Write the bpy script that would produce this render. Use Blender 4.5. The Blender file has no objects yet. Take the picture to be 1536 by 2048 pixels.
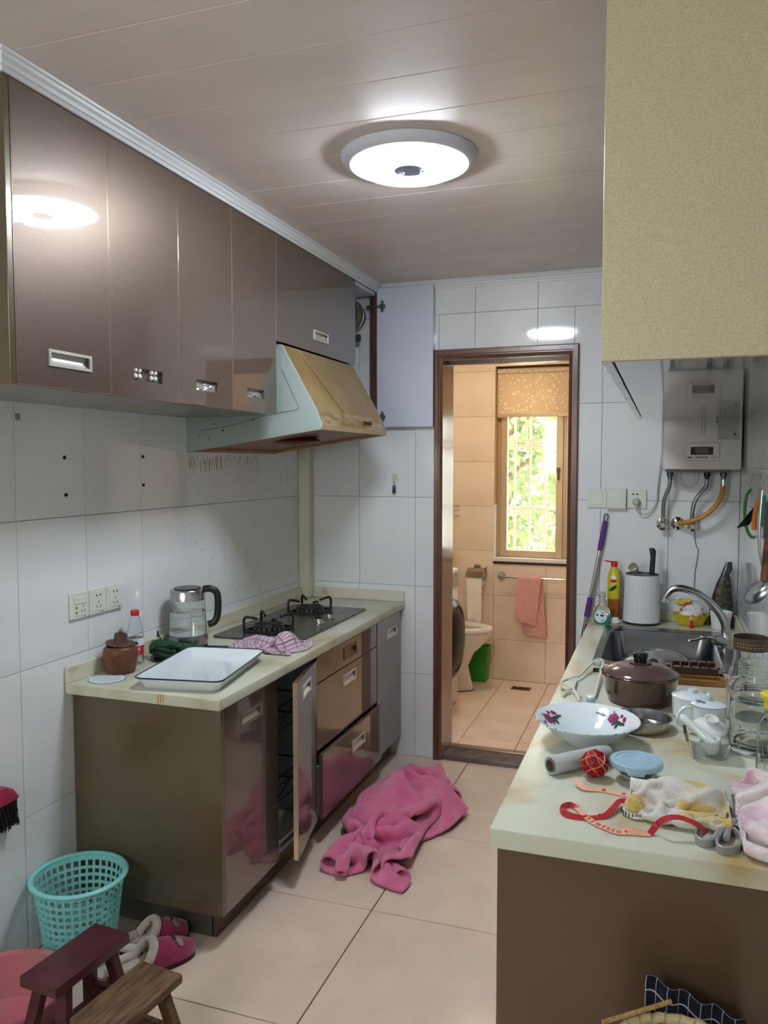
import bpy, bmesh, math, random
import numpy as np
from mathutils import Vector, Matrix, noise as mnoise
random.seed(7)
PI = math.pi
SC = bpy.context.scene
COL = SC.collection

# ------------------------------------------------------------------ camera
cam_d = bpy.data.cameras.new('camera')
cam_d.sensor_fit = 'HORIZONTAL'; cam_d.sensor_width = 36.0
cam_d.lens = 1606.3 * 36.0 / 1536.0
cam_d.clip_start = 0.02; cam_d.clip_end = 200
cam = bpy.data.objects.new('camera', cam_d); COL.objects.link(cam)
cam.location = (1.8073, 0.0, 1.5059)
cam.rotation_euler = (PI / 2 - 0.061, 0, 0.3356)
SC.camera = cam

# ------------------------------------------------------------------ sky, sun, window portals, exposure
world = bpy.data.worlds.new('sky'); SC.world = world
world.use_nodes = True
wn = world.node_tree.nodes; wn.clear()
wo = wn.new('ShaderNodeOutputWorld'); wb = wn.new('ShaderNodeBackground')
wb.inputs['Color'].default_value = (1.0, 0.98, 0.94, 1)
wb.inputs['Strength'].default_value = 7.2
world.node_tree.links.new(wb.outputs[0], wo.inputs[0])
sun_d = bpy.data.lights.new('sun', 'SUN'); sun_d.energy = 4.0; sun_d.angle = 0.02
sun_d.color = (1.0, 0.95, 0.85)
sun = bpy.data.objects.new('sun', sun_d); COL.objects.link(sun)
sun.location = (8, 4, 9)
sun.rotation_euler = Vector((-0.75, 0.0, -1.0)).to_track_quat('-Z', 'Y').to_euler()
def portal(name, loc, rot, sx, sy):
    d = bpy.data.lights.new(name, 'AREA'); d.shape = 'RECTANGLE'; d.size = sx; d.size_y = sy
    d.cycles.is_portal = True
    o = bpy.data.objects.new(name, d); COL.objects.link(o); o.location = loc; o.rotation_euler = rot
portal('bathroom_window_portal', (1.0, 5.62, 1.49), (-PI / 2, 0, 0), 0.66, 1.36)
portal('added_window_portal', (0.40, -1.02, 1.75), (PI / 2, 0, 0), 0.74, 0.94)  # for the added, unseen window behind the camera
SC.view_settings.view_transform = 'Standard'
SC.view_settings.look = 'None'
SC.view_settings.gamma = 1.0
SC.view_settings.use_curve_mapping = False
SC.view_settings.exposure = 1.38
LAMP_POWER = 60.0

# ------------------------------------------------------------------ room dimensions
YB, XR, H = 3.88, 2.126, 2.40      # back wall face, right wall face, ceiling
ZL, ZR = 0.80, 0.785               # worktop heights, left and right
YW = 5.478                         # bathroom window wall face
YN = -1.0                          # wall behind the camera

# ------------------------------------------------------------------ helpers
def lin(c):
    return tuple(((x / 255.0) / 12.92 if x / 255.0 <= 0.04045 else ((x / 255.0 + 0.055) / 1.055) ** 2.4) for x in c) + (1.0,)

class MB:
    def __init__(s): s.v = []; s.f = []; s.m = []
    def add(s, vs, fs, mi=0):
        o = len(s.v); s.v += [tuple(map(float, v)) for v in vs]
        s.f += [[i + o for i in f] for f in fs]; s.m += [mi] * len(fs); return s
    def box(s, a, b, mi=0):
        x0, y0, z0 = a; x1, y1, z1 = b
        vs = [(x0,y0,z0),(x1,y0,z0),(x1,y1,z0),(x0,y1,z0),(x0,y0,z1),(x1,y0,z1),(x1,y1,z1),(x0,y1,z1)]
        return s.add(vs, [(0,3,2,1),(4,5,6,7),(0,1,5,4),(1,2,6,5),(2,3,7,6),(3,0,4,7)], mi)
    def tube(s, pts, r, n=10, closed=False, caps=True, mi=0, flat=None):
        P = [Vector(p) for p in pts]; N = len(P)
        R = r if hasattr(r, '__len__') else [r] * N
        T = []
        for i in range(N):
            if closed: t = P[(i + 1) % N] - P[(i - 1) % N]
            else: t = P[min(i + 1, N - 1)] - P[max(i - 1, 0)]
            if t.length < 1e-9: t = Vector((0, 0, 1))
            T.append(t.normalized())
        up = Vector((0, 0, 1)) if abs(T[0].z) < 0.9 else Vector((1, 0, 0))
        nrm = (up - T[0] * up.dot(T[0])).normalized()
        vs = []
        for i in range(N):
            nrm = (nrm - T[i] * nrm.dot(T[i]))
            if nrm.length < 1e-6: nrm = T[i].orthogonal()
            nrm.normalize(); b = T[i].cross(nrm)
            for k in range(n):
                a = 2 * PI * k / n
                fa = 1.0 if flat is None else flat
                vs.append(P[i] + nrm * (R[i] * math.cos(a) * fa) + b * (R[i] * math.sin(a)))
        fs = []
        for i in range(N if closed else N - 1):
            j = (i + 1) % N
            for k in range(n):
                l = (k + 1) % n
                fs.append((i * n + k, i * n + l, j * n + l, j * n + k))
        if not closed and caps:
            fs.append(tuple(range(n))[::-1]); fs.append(tuple((N - 1) * n + k for k in range(n)))
        return s.add(vs, fs, mi)
    def lathe(s, prof, n=32, c=(0, 0, 0), mi=0, sx=1.0, sy=1.0):
        vs = []; rings = []
        for r, z in prof:
            if r < 1e-6:
                rings.append([len(vs)] * n); vs.append((c[0], c[1], c[2] + z))
            else:
                rings.append(list(range(len(vs), len(vs) + n)))
                for k in range(n):
                    a = 2 * PI * k / n
                    vs.append((c[0] + r * sx * math.cos(a), c[1] + r * sy * math.sin(a), c[2] + z))
        fs = []
        for i in range(len(rings) - 1):
            A, B = rings[i], rings[i + 1]
            for k in range(n):
                l = (k + 1) % n
                q = []
                for w in (A[k], A[l], B[l], B[k]):
                    if w not in q: q.append(w)
                if len(q) >= 3: fs.append(tuple(q))
        if len(set(rings[0])) > 1 and prof[0] != prof[-1] and s.capend: fs.append(tuple(rings[0])[::-1]); 
        if len(set(rings[-1])) > 1 and prof[0] != prof[-1] and s.capend: fs.append(tuple(rings[-1]))
        return s.add(vs, fs, mi)
    capend = False
    def loft(s, rings, caps=True, closed_ring=True, mi=0):
        n = len(rings[0]); vs = [p for r in rings for p in r]; fs = []
        for i in range(len(rings) - 1):
            for k in range(n if closed_ring else n - 1):
                l = (k + 1) % n
                fs.append((i * n + k, i * n + l, (i + 1) * n + l, (i + 1) * n + k))
        if caps and closed_ring:
            fs.append(tuple(range(n))[::-1]); fs.append(tuple((len(rings) - 1) * n + k for k in range(n)))
        return s.add(vs, fs, mi)
    def prism(s, poly, h0, h1, ax='z', mi=0):
        mp = {'z': lambda u, v, h: (u, v, h), 'y': lambda u, v, h: (u, h, v), 'x': lambda u, v, h: (h, u, v)}[ax]
        return s.loft([[mp(u, v, h0) for u, v in poly], [mp(u, v, h1) for u, v in poly]], mi=mi)
    def sphere(s, c, r, n=16, m=10, sc=(1, 1, 1), mi=0):
        prof = [(r * math.sin(PI * i / m), -r * math.cos(PI * i / m)) for i in range(m + 1)]
        prof[0] = (0, -r); prof[-1] = (0, r)
        st = len(s.v); s.lathe(prof, n, (0, 0, 0), mi)
        for i in range(st, len(s.v)):
            x, y, z = s.v[i]; s.v[i] = (x * sc[0] + c[0], y * sc[1] + c[1], z * sc[2] + c[2])
        return s
    def xf(s, M, start=0):
        for i in range(start, len(s.v)): s.v[i] = tuple(M @ Vector(s.v[i]))
        return s
    def build(s, name, mat, parent=None, world=True, smooth=35, bev=0.0, seg=2, origin=None):
        me = bpy.data.meshes.new(name)
        off = Vector((0, 0, 0))
        if parent is not None and world:
            p = parent
            while p is not None: off += p.location; p = p.parent
        if origin is not None: off = Vector(origin)
        me.from_pydata([(v[0] - off.x, v[1] - off.y, v[2] - off.z) for v in s.v], [], s.f)
        mats = mat if isinstance(mat, (list, tuple)) else [mat]
        for m in mats: me.materials.append(m)
        if len(mats) > 1: me.polygons.foreach_set('material_index', s.m)
        finish(me, min(smooth, 20) if bev > 0 else smooth, bev, seg)
        return link(name, me, parent, origin)

def finish(me, smooth=35, bev=0.0, seg=2):
    bm = bmesh.new(); bm.from_mesh(me)
    bmesh.ops.recalc_face_normals(bm, faces=bm.faces[:])
    if bev > 0:
        ed = [e for e in bm.edges if len(e.link_faces) == 2 and e.calc_face_angle(0) > 0.5]
        bmesh.ops.bevel(bm, geom=ed, offset=bev, segments=seg, profile=0.5, affect='EDGES', clamp_overlap=True)
    bm.to_mesh(me); bm.free()
    if smooth:
        me.polygons.foreach_set('use_smooth', [True] * len(me.polygons))
        me.set_sharp_from_angle(angle=math.radians(smooth))
    me.update()

def link(name, me, parent=None, origin=None):
    o = bpy.data.objects.new(name, me); COL.objects.link(o)
    if parent is not None: o.parent = parent
    if origin is not None: o.location = origin
    return o

def tag(o, label=None, cat=None, group=None, kind=None):
    if label: o['label'] = label
    if cat: o['category'] = cat
    if group: o['group'] = group
    if kind: o['kind'] = kind
    return o
def thing(name, label, cat, loc, rotz=0.0, group=None):
    o = bpy.data.objects.new(name, None); COL.objects.link(o)
    o.empty_display_size = 0.05
    o.location = loc; o.rotation_euler = (0, 0, rotz)
    return tag(o, label, cat, group)
def structure(o): o['kind'] = 'structure'; return o
def copy_tree(o, parent=None):
    c = o.copy(); COL.objects.link(c); c.parent = parent
    for ch in list(o.children): copy_tree(ch, c)
    return c
def arc(c, r, a0, a1, n, plane='xz'):
    out = []
    for i in range(n + 1):
        a = a0 + (a1 - a0) * i / n
        u, v = r * math.cos(a), r * math.sin(a)
        out.append({'xz': (c[0] + u, c[1], c[2] + v), 'yz': (c[0], c[1] + u, c[2] + v), 'xy': (c[0] + u, c[1] + v, c[2])}[plane])
    return out
def spline(pts, k=6, closed=False):
    P = [Vector(p) for p in pts]; N = len(P); out = []
    rng = N if closed else N - 1
    for i in range(rng):
        if closed: a, b, c, d = P[(i - 1) % N], P[i], P[(i + 1) % N], P[(i + 2) % N]
        else: a, b, c, d = P[max(i - 1, 0)], P[i], P[i + 1], P[min(i + 2, N - 1)]
        for j in range(k):
            t = j / k
            out.append(0.5 * ((2 * b) + (c - a) * t + (2 * a - 5 * b + 4 * c - d) * t * t + (3 * b - a - 3 * c + d) * t ** 3))
    if not closed: out.append(P[-1])
    return out
def rrect(x0, x1, y0, y1, r, n=5):
    out = []
    for cx, cy, a in ((x1 - r, y1 - r, 0), (x0 + r, y1 - r, PI / 2), (x0 + r, y0 + r, PI), (x1 - r, y0 + r, 1.5 * PI)):
        for i in range(n + 1):
            t = a + PI / 2 * i / n; out.append((cx + r * math.cos(t), cy + r * math.sin(t)))
    return out
def text_part(s, size, mat, parent, M, name='lettering', ext=0.0002, align='CENTER'):
    cu = bpy.data.curves.new('txt', 'FONT'); cu.body = s; cu.size = size; cu.extrude = ext
    cu.align_x = align; cu.align_y = 'CENTER'; cu.resolution_u = 2
    ob = bpy.data.objects.new('txt', cu)
    me = bpy.data.meshes.new_from_object(ob); bpy.data.objects.remove(ob)
    me.transform(M); me.materials.clear(); me.materials.append(mat); me.name = name
    return link(name, me, parent)

# ------------------------------------------------------------------ materials
def nd(nt, t, **kw):
    n = nt.nodes.new(t)
    for k, v in kw.items(): setattr(n, k, v)
    return n
def mat(name, col, rough=0.5, metal=0.0, coat=0.0, coat_rough=0.03, coat_ior=1.5, spec=0.5, col2=None, nscale=8.0, nlo=0.4, nhi=0.65,
        bump=0.0, bscale=60.0, trans=0.0, ior=1.45, emit=None, estr=0.0, sheen=0.0, stretch=None, rough2=None, sss=0.0, alpha=1.0, detail=4.0):
    m = bpy.data.materials.new(name); m.use_nodes = True
    nt = m.node_tree; b = nt.nodes['Principled BSDF']
    b.inputs['Base Color'].default_value = lin(col)
    b.inputs['Roughness'].default_value = rough; b.inputs['Metallic'].default_value = metal
    b.inputs['Coat Weight'].default_value = coat; b.inputs['Coat Roughness'].default_value = coat_rough
    b.inputs['Coat IOR'].default_value = coat_ior
    b.inputs['Specular IOR Level'].default_value = spec; b.inputs['IOR'].default_value = ior
    b.inputs['Transmission Weight'].default_value = trans
    b.inputs['Alpha'].default_value = alpha
    if sheen: b.inputs['Sheen Weight'].default_value = sheen; b.inputs['Sheen Roughness'].default_value = 0.5
    if emit is not None:
        b.inputs['Emission Color'].default_value = lin(emit); b.inputs['Emission Strength'].default_value = estr
    tc = None
    def coords():
        t = nd(nt, 'ShaderNodeTexCoord'); mp = nd(nt, 'ShaderNodeMapping')
        nt.links.new(t.outputs['Object'], mp.inputs['Vector'])
        if stretch: mp.inputs['Scale'].default_value = stretch
        return mp.outputs[0]
    if col2 is not None:
        tc = coords()
        nz = nd(nt, 'ShaderNodeTexNoise'); nz.inputs['Scale'].default_value = nscale; nz.inputs['Detail'].default_value = detail
        nt.links.new(tc, nz.inputs['Vector'])
        rp = nd(nt, 'ShaderNodeValToRGB'); rp.color_ramp.elements[0].position = nlo; rp.color_ramp.elements[1].position = nhi
        rp.color_ramp.elements[0].color = lin(col); rp.color_ramp.elements[1].color = lin(col2)
        nt.links.new(nz.outputs[0], rp.inputs[0]); nt.links.new(rp.outputs[0], b.inputs['Base Color'])
        if rough2 is not None:
            mr = nd(nt, 'ShaderNodeMapRange'); mr.inputs['From Min'].default_value = nlo; mr.inputs['From Max'].default_value = nhi
            mr.inputs['To Min'].default_value = rough; mr.inputs['To Max'].default_value = rough2
            nt.links.new(nz.outputs[0], mr.inputs[0]); nt.links.new(mr.outputs[0], b.inputs['Roughness'])
    if bump:
        tc = tc or coords()
        nb = nd(nt, 'ShaderNodeTexNoise'); nb.inputs['Scale'].default_value = bscale; nb.inputs['Detail'].default_value = 3
        nt.links.new(tc, nb.inputs['Vector'])
        bp = nd(nt, 'ShaderNodeBump'); bp.inputs['Strength'].default_value = bump; bp.inputs['Distance'].default_value = 0.004
        nt.links.new(nb.outputs[0], bp.inputs['Height']); nt.links.new(bp.outputs[0], b.inputs['Normal'])
    return m

M = {}
M['wall_tile'] = mat('glazed white wall tile', (226, 231, 232), 0.06, spec=0.5, col2=(221, 226, 229), nscale=2.5, bump=0.012, bscale=7)
M['wall_tile_greasy'] = mat('glazed wall tile with grease spots', (224, 227, 227), 0.13, col2=(196, 176, 134), nscale=46, nlo=0.62, nhi=0.74, bump=0.012, bscale=7, stretch=(1, 1, 0.55))
M['grout'] = mat('grey grout', (112, 116, 116), 0.9)
M['grout_floor'] = mat('brown floor grout', (98, 82, 70), 0.9)
M['floor_tile'] = mat('polished beige floor tile', (216, 198, 182), 0.13, spec=0.5, col2=(207, 188, 171), nscale=5.5, nlo=0.38, nhi=0.7, rough2=0.22, bump=0.01, bscale=5)
M['bath_wall_tile'] = mat('peach bathroom wall tile', (240, 218, 192), 0.16, col2=(232, 208, 180), nscale=3, bump=0.02, bscale=6, stretch=(1, 1, 5))
M['bath_floor_tile'] = mat('peach bathroom floor tile', (238, 214, 194), 0.20, col2=(230, 204, 182), nscale=5)
M['bath_grout'] = mat('tan grout', (160, 125, 95), 0.9)
M['plaster'] = mat('white plaster', (222, 222, 216), 0.85)
M['ceiling_plank'] = mat('glossy pvc ceiling plank', (220, 211, 204), 0.30, spec=0.35, col2=(214, 205, 198), nscale=2.2, bump=0.03, bscale=3.0, stretch=(1, 4, 1))
M['cornice'] = mat('white pvc cornice', (214, 219, 222), 0.35)
M['brown'] = mat('bronze lacquer', (94, 80, 69), 0.40, metal=0.6, coat=1.0, coat_rough=0.025, coat_ior=1.7, col2=(112, 96, 84), nscale=420, nlo=0.35, nhi=0.7, detail=1)
M['brown_edge'] = mat('champagne edge strip', (176, 158, 128), 0.3, metal=0.6)
M['brown_dull'] = mat('worn bronze laminate', (100, 91, 68), 0.30, metal=0.25, coat=0.55, coat_rough=0.12, col2=(90, 79, 62), nscale=3.0, nlo=0.4, nhi=0.7)
M['gold_panel'] = mat('champagne gold end panel', (206, 198, 168), 0.42, metal=0.2, col2=(190, 182, 152), nscale=260, nlo=0.35, nhi=0.7, detail=1)  # separate colour, lighter than the other end panels
M['dark_gloss'] = mat('dark gloss underside', (66, 57, 53), 0.10, col2=(92, 84, 80), nscale=7, nlo=0.45, nhi=0.75, stretch=(1, 5, 1), coat=0.6)
M['melamine'] = mat('white melamine', (204, 211, 228), 0.35)
M['melamine_shaded'] = mat('white melamine greyed for shade', (150, 154, 164), 0.5)  # white melamine, the shade inside the cabinets put into its grey
M['wood_post'] = mat('reddish brown wood edge', (92, 62, 50), 0.4, col2=(70, 44, 36), nscale=14, stretch=(6, 6, 0.6))
M['chrome'] = mat('chrome', (215, 215, 213), 0.10, metal=1.0)
M['chrome_dull'] = mat('worn chrome', (190, 188, 180), 0.28, metal=1.0)
M['satin'] = mat('satin aluminium', (212, 212, 206), 0.38, metal=0.55)
M['steel'] = mat('brushed stainless steel', (176, 178, 178), 0.24, metal=1.0, bump=0.02, bscale=300)
M['steel_dark'] = mat('dark sink steel', (128, 130, 133), 0.26, metal=1.0)
M['alu'] = mat('ribbed aluminium plinth', (150, 152, 150), 0.32, metal=0.9)
M['worktop'] = mat('stained cream worktop', (198, 202, 182), 0.32, col2=(170, 158, 122), nscale=5.5, nlo=0.48, nhi=0.78, bump=0.02, bscale=20)
M['worktop_right'] = mat('stained pale worktop', (202, 207, 190), 0.32, col2=(176, 152, 104), nscale=6.5, nlo=0.47, nhi=0.74, bump=0.02, bscale=20)
M['upstand'] = mat('cream upstand with grease', (205, 204, 184), 0.4, col2=(168, 146, 92), nscale=16, nlo=0.58, nhi=0.78)
M['frame_wood'] = mat('dark mahogany door frame', (108, 68, 50), 0.28, coat=0.6, coat_rough=0.12, col2=(80, 48, 36), nscale=16, nlo=0.35, nhi=0.7, stretch=(8, 8, 0.5), bump=0.06, bscale=40)
M['threshold'] = mat('dark stone threshold', (92, 80, 80), 0.2, col2=(78, 66, 66), nscale=20)
M['black'] = mat('black plastic', (22, 22, 23), 0.35)
M['black_gloss'] = mat('black enamel', (20, 21, 23), 0.15)
M['iron'] = mat('black cast iron', (26, 26, 27), 0.5, bump=0.05, bscale=200)
M['white_plastic'] = mat('white plastic', (228, 230, 226), 0.35)
M['cream_plastic'] = mat('cream socket plastic', (214, 219, 208), 0.4)
M['white_enamel'] = mat('white enamel', (218, 230, 234), 0.08, coat=0.5)
M['ceramic'] = mat('white ceramic', (238, 230, 222), 0.08, coat=0.5)
M['glass'] = mat('clear glass', (248, 252, 250), 0.02, trans=1.0, ior=1.30)
M['clear_plastic'] = mat('clear plastic', (248, 250, 252), 0.05, trans=1.0, ior=1.2)
M['water'] = mat('water', (246, 250, 250), 0.0, trans=1.0, ior=1.12)
M['red_plastic'] = mat('red plastic', (190, 28, 40), 0.35)
M['pink_lens'] = mat('dark display', (52, 34, 32), 0.15)
M['black_print'] = mat('black print', (30, 30, 32), 0.5)
M['grey_print'] = mat('grey print', (96, 94, 92), 0.6)
M['white_print'] = mat('white print', (236, 236, 234), 0.5)

# ================================================================== the room
def rect_sub(rects, hole):
    hx0, hx1, hy0, hy1 = hole; out = []
    for (a, b, c, d) in rects:
        if hx1 <= a or hx0 >= b or hy1 <= c or hy0 >= d: out.append((a, b, c, d)); continue
        if a < hx0: out.append((a, hx0, c, d))
        if hx1 < b: out.append((hx1, b, c, d))
        m0, m1 = max(a, hx0), min(b, hx1)
        if c < hy0: out.append((m0, m1, c, hy0))
        if hy1 < d: out.append((m0, m1, hy1, d))
    return out
_tile_mesh = {}
def tile_piece(w, h, t, mt, bev):
    key = (round(w, 4), round(h, 4), t, mt.name)
    if key not in _tile_mesh:
        b = MB().box((-w / 2, -h / 2, 0), (w / 2, h / 2, t))
        me = bpy.data.meshes.new('tile'); me.from_pydata(b.v, [], b.f); me.materials.append(mt)
        finish(me, 30, bev, 1); _tile_mesh[key] = me
    return _tile_mesh[key]
def tiles(parent, us, vs, place, mt, holes=(), gap=0.0016, t=0.006, bev=0.0008, name='tile', alt=None):
    # place(u, v) -> (location, rotation matrix) for the centre of a tile on its backing face
    for i in range(len(us) - 1):
        for j in range(len(vs) - 1):
            rs = [(us[i], us[i + 1], vs[j], vs[j + 1])]
            for h in holes: rs = rect_sub(rs, h)
            for (a, b, c, d) in rs:
                w, h_ = b - a - gap, d - c - gap
                if w < 0.004 or h_ < 0.004: continue
                m2 = alt((a + b) / 2, (c + d) / 2) if alt else None
                o = link(name, tile_piece(w, h_, t, m2 or mt, bev), parent)
                Mx = place((a + b) / 2, (c + d) / 2)
                jit = Matrix.Rotation(random.uniform(-0.0010, 0.0010), 4, 'X') @ Matrix.Rotation(random.uniform(-0.0010, 0.0010), 4, 'Y')
                o.matrix_local = Mx @ jit
def steps(a, b, first, size):
    out = [a]; v = first
    while v <= a + 1e-6: v += size
    while v < b - 1e-6: out.append(v); v += size
    return out + [b]
TT = 0.006
def on_x(x, sgn):      # tiles on a wall whose face looks along sgn * X; u = y, v = z
    R = Matrix(((0, 0, sgn), (sgn, 0, 0), (0, 1, 0))).to_4x4() if sgn > 0 else Matrix(((0, 0, -1), (-1, 0, 0), (0, 1, 0))).to_4x4()
    return lambda u, v: Matrix.Translation((x, u, v)) @ R
def on_y(y):           # face looks along -Y; u = x, v = z
    R = Matrix(((1, 0, 0), (0, 0, -1), (0, 1, 0))).to_4x4()
    return lambda u, v: Matrix.Translation((u, y, v)) @ R
def on_z(z):
    return lambda u, v: Matrix.Translation((u, v, z))

# ---- floor
fl = structure(MB().box((-0.12, YN - 0.15, -0.12), (XR + 0.12, YB + 0.09, -TT)).build('floor', M['grout_floor']))
tiles(fl, steps(0, XR, 0.304, 0.60), steps(YN, YB + 0.005, 2.463 - 0.6 * 6, 0.60), on_z(-TT), M['floor_tile'], gap=0.0038, bev=0.001)
fb = structure(MB().box((-0.25, YB + 0.09, -0.12), (1.75, YW + 0.12, -TT)).build('floor_bathroom', M['bath_grout']))
tiles(fb, steps(-0.15, 1.65, 0.782 - 0.31 * 3, 0.31), steps(YB + 0.17, YW, 4.253 - 0.34, 0.34), on_z(-TT), M['bath_floor_tile'], gap=0.003, bev=0.001)

# ---- left wall
wl = structure(MB().box((-0.12, YN - 0.15, -0.12), (-TT, YB + 0.0, H + 0.12)).build('wall_left', M['grout']))
def left_alt(u, v):
    return M['wall_tile_greasy'] if (u > 2.70 and 0.85 < v < 1.80) else None
tiles(wl, steps(YN, YB - TT, 1.862 - 0.3 * 9, 0.302), steps(0, H - 0.02, 0.43, 0.4515), on_x(-TT, 1), M['wall_tile'], alt=left_alt)
plug_b = MB().lathe([(0, 0.0), (0.006, 0.0), (0.006, 0.004), (0.0035, 0.004), (0.0035, 0.001), (0, 0.001)], 14).xf(Matrix.Rotation(PI / 2, 4, 'Y'))
for (py, pz) in ((2.086, 1.523), (2.089, 1.404), (2.494, 1.529), (2.494, 1.425)):
    b = MB(); b.v = [(x + 0.0, y + py, z + pz) for x, y, z in plug_b.v]; b.f = plug_b.f; b.m = plug_b.m
    b.build('wall_plug', M['black'], wl)
b = MB(); rr = random.Random(77)
for k in range(80):
    y = 2.80 + 0.58 * rr.random() ** 1.4; z1d = 1.545 - rr.uniform(0.0, 0.03); ln = rr.uniform(0.004, 0.05) * (1.2 if y < 3.1 else 0.6)
    b.tube([(0.0004, y, z1d), (0.0005, y + rr.uniform(-.001, .001), z1d - ln * 0.6), (0.0006, y, z1d - ln)], [0.0005, 0.0008, 0.0011], 5)
tag(b.build('grease_drips', mat('brown grease drips', (166, 138, 96), 0.4), wl), kind='stuff')
MB().box((0, 1.885, 1.632), (0.0008, 1.905, 1.652)).build('adhesive_patch', mat('grey adhesive patch', (150, 150, 148), 0.7), wl)

# ---- back wall with the doorway
DX0, DX1, DZ = 0.742, 1.398, 2.030
b = MB()
b.box((-0.12, YB + TT, -0.12), (DX0, YB + 0.17, H + 0.12)); b.box((DX1, YB + TT, -0.12), (XR + 0.12, YB + 0.17, H + 0.12))
b.box((DX0, YB + TT, DZ), (DX1, YB + 0.17, H + 0.12)); b.box((DX0, YB + 0.02, -0.12), (DX1, YB + 0.17, -0.02))
wbk = structure(b.build('wall_back', M['grout']))
tiles(wbk, steps(0.0, XR, 0.32 - 0.302, 0.302), steps(0, H, 0.43, 0.4515), on_y(YB + TT), M['wall_tile'], holes=[(DX0, DX1, -1, DZ)])
# ---- right wall
wr = structure(MB().box((XR + TT, YN - 0.15, -0.12), (XR + 0.12, YB + TT, H + 0.12)).build('wall_right', M['grout']))
tiles(wr, steps(YN, YB - TT, 2.67 - 0.302 * 12, 0.302), steps(0, H, 0.43, 0.4515), on_x(XR + TT, -1), M['wall_tile'])
# ---- wall behind the camera, with an unseen window added for fill daylight
b = MB(); nx0, nx1, nz0, nz1 = 0.05, 0.75, 1.30, 2.20
b.box((-0.12, YN - 0.15, -0.12), (nx0, YN, H + 0.12)); b.box((nx1, YN - 0.15, -0.12), (XR + 0.12, YN, H + 0.12))
b.box((nx0, YN - 0.15, -0.12), (nx1, YN, nz0)); b.box((nx0, YN - 0.15, nz1), (nx1, YN, H + 0.12))
structure(b.build('wall_front', M['plaster']))
w2 = structure(MB().box((nx0, YN - 0.09, nz0), (nx1, YN - 0.05, nz0 + 0.05)).box((nx0, YN - 0.09, nz1 - 0.05), (nx1, YN - 0.05, nz1))
     .box((nx0, YN - 0.09, nz0), (nx0 + 0.05, YN - 0.05, nz1)).box((nx1 - 0.05, YN - 0.09, nz0), (nx1, YN - 0.05, nz1))
     .box((0.39, YN - 0.09, nz0), (0.41, YN - 0.05, nz1)).build('added_window', M['white_plastic'], bev=0.003))

# ---- ceiling of pvc planks
ce = structure(MB().box((-0.12, YN - 0.15, H + 0.008), (XR + 0.12, YB + 0.17, H + 0.12)).build('ceiling', mat('ceiling board', (150, 146, 140), 0.8)))
edges = steps(YN, YB, 1.630 - 0.196 * 14, 0.196)
for i in range(len(edges) - 1):
    y0, y1 = edges[i], edges[i + 1]
    pr = [(y0 + 0.0005, H + 0.008), (y0 + 0.0004, H + 0.0016), (y0 + 0.0035, H), (y1 - 0.002, H), (y1 - 0.0004, H + 0.0010), (y1 - 0.0005, H + 0.008)]
    MB().loft([[(0.0, y, z) for y, z in pr], [(XR, y, z) for y, z in pr]]).build('ceiling_plank', M['ceiling_plank'], ce, smooth=20)

# ---- bathroom shell
bz = 2.36
b = MB(); wx0, wx1, wz0, wz1 = 0.703, 1.32, 0.83, 2.163
b.box((-0.25, YW + TT, -0.12), (wx0, YW + 0.2, bz + 0.1)); b.box((wx1, YW + TT, -0.12), (1.75, YW + 0.2, bz + 0.1))
b.box((wx0, YW + TT, -0.12), (wx1, YW + 0.2, wz0)); b.box((wx0, YW + TT, wz1), (wx1, YW + 0.2, bz + 0.1))
wbb = structure(b.build('wall_bathroom_back', M['bath_grout']))
tiles(wbb, steps(-0.15, 1.65, 0.703 - 0.361 * 3, 0.361), steps(0, bz, 0.281 - 0.308, 0.3085), on_y(YW + TT), M['bath_wall_tile'], holes=[(wx0, wx1, wz0, wz1)])
wbl = structure(MB().box((-0.25, YB + 0.17, -0.12), (-0.15 - TT, YW + TT, bz + 0.1)).build('wall_bathroom_left', M['bath_grout']))
tiles(wbl, steps(YB + 0.17, YW, 4.1, 0.361), steps(0, bz, 0.281 - 0.308, 0.3085), on_x(-0.15 - TT, 1), M['bath_wall_tile'])
wbr = structure(MB().box((1.65 + TT, YB + 0.17, -0.12), (1.75, YW + TT, bz + 0.1)).build('wall_bathroom_right', M['bath_grout']))
tiles(wbr, steps(YB + 0.17, YW, 4.1, 0.361), steps(0, bz, 0.281 - 0.308, 0.3085), on_x(1.65 + TT, -1), M['bath_wall_tile'])
structure(MB().box((-0.25, YB + 0.17, bz), (1.75, YW + 0.2, bz + 0.1)).build('ceiling_bathroom', M['plaster']))

# ---- door frame (door_1): two jambs and a head, each with its moulded casing, and a threshold
def casing_profile(o, i, sgn):
    # plan section from outer edge o to inner edge i, (across, out from wall)
    w = i - o
    return [(o, 0.0), (o, 0.016), (o + w * 0.10, 0.022), (o + w * 0.50, 0.022), (o + w * 0.54, 0.015), (o + w * 0.66, 0.015), (o + w * 0.72, 0.019), (i, 0.012), (i, 0.0)]
ox0, ox1, oz = 0.722, 1.421, 2.062
ix0, ix1, iz = 0.766, 1.376, 2.012
d1 = structure(thing('door_1', 'dark mahogany door frame around the bathroom doorway', 'door frame', (1.07, YB, 0)))
del d1['category']
for nm, o, i in (('jamb', ox0, ix0), ('jamb', ox1, ix1)):
    P = casing_profile(o, i, 1)
    k = (oz - iz) / abs(i - o)
    b = MB(); b.loft([[(u, YB - v, 0.0) for u, v in P], [(u, YB - v, oz - abs(u - o) * k) for u, v in P]])
    j0, j1 = (i - 0.022, i) if i < 1 else (i, i + 0.022)
    b.box((j0, YB + 0.0005, 0), (j1, YB + 0.20, iz + 0.0))
    b.build(nm, M['frame_wood'], d1, smooth=20)
P = casing_profile(oz, iz, 1)
k = (ix0 - ox0) / (oz - iz)
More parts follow.
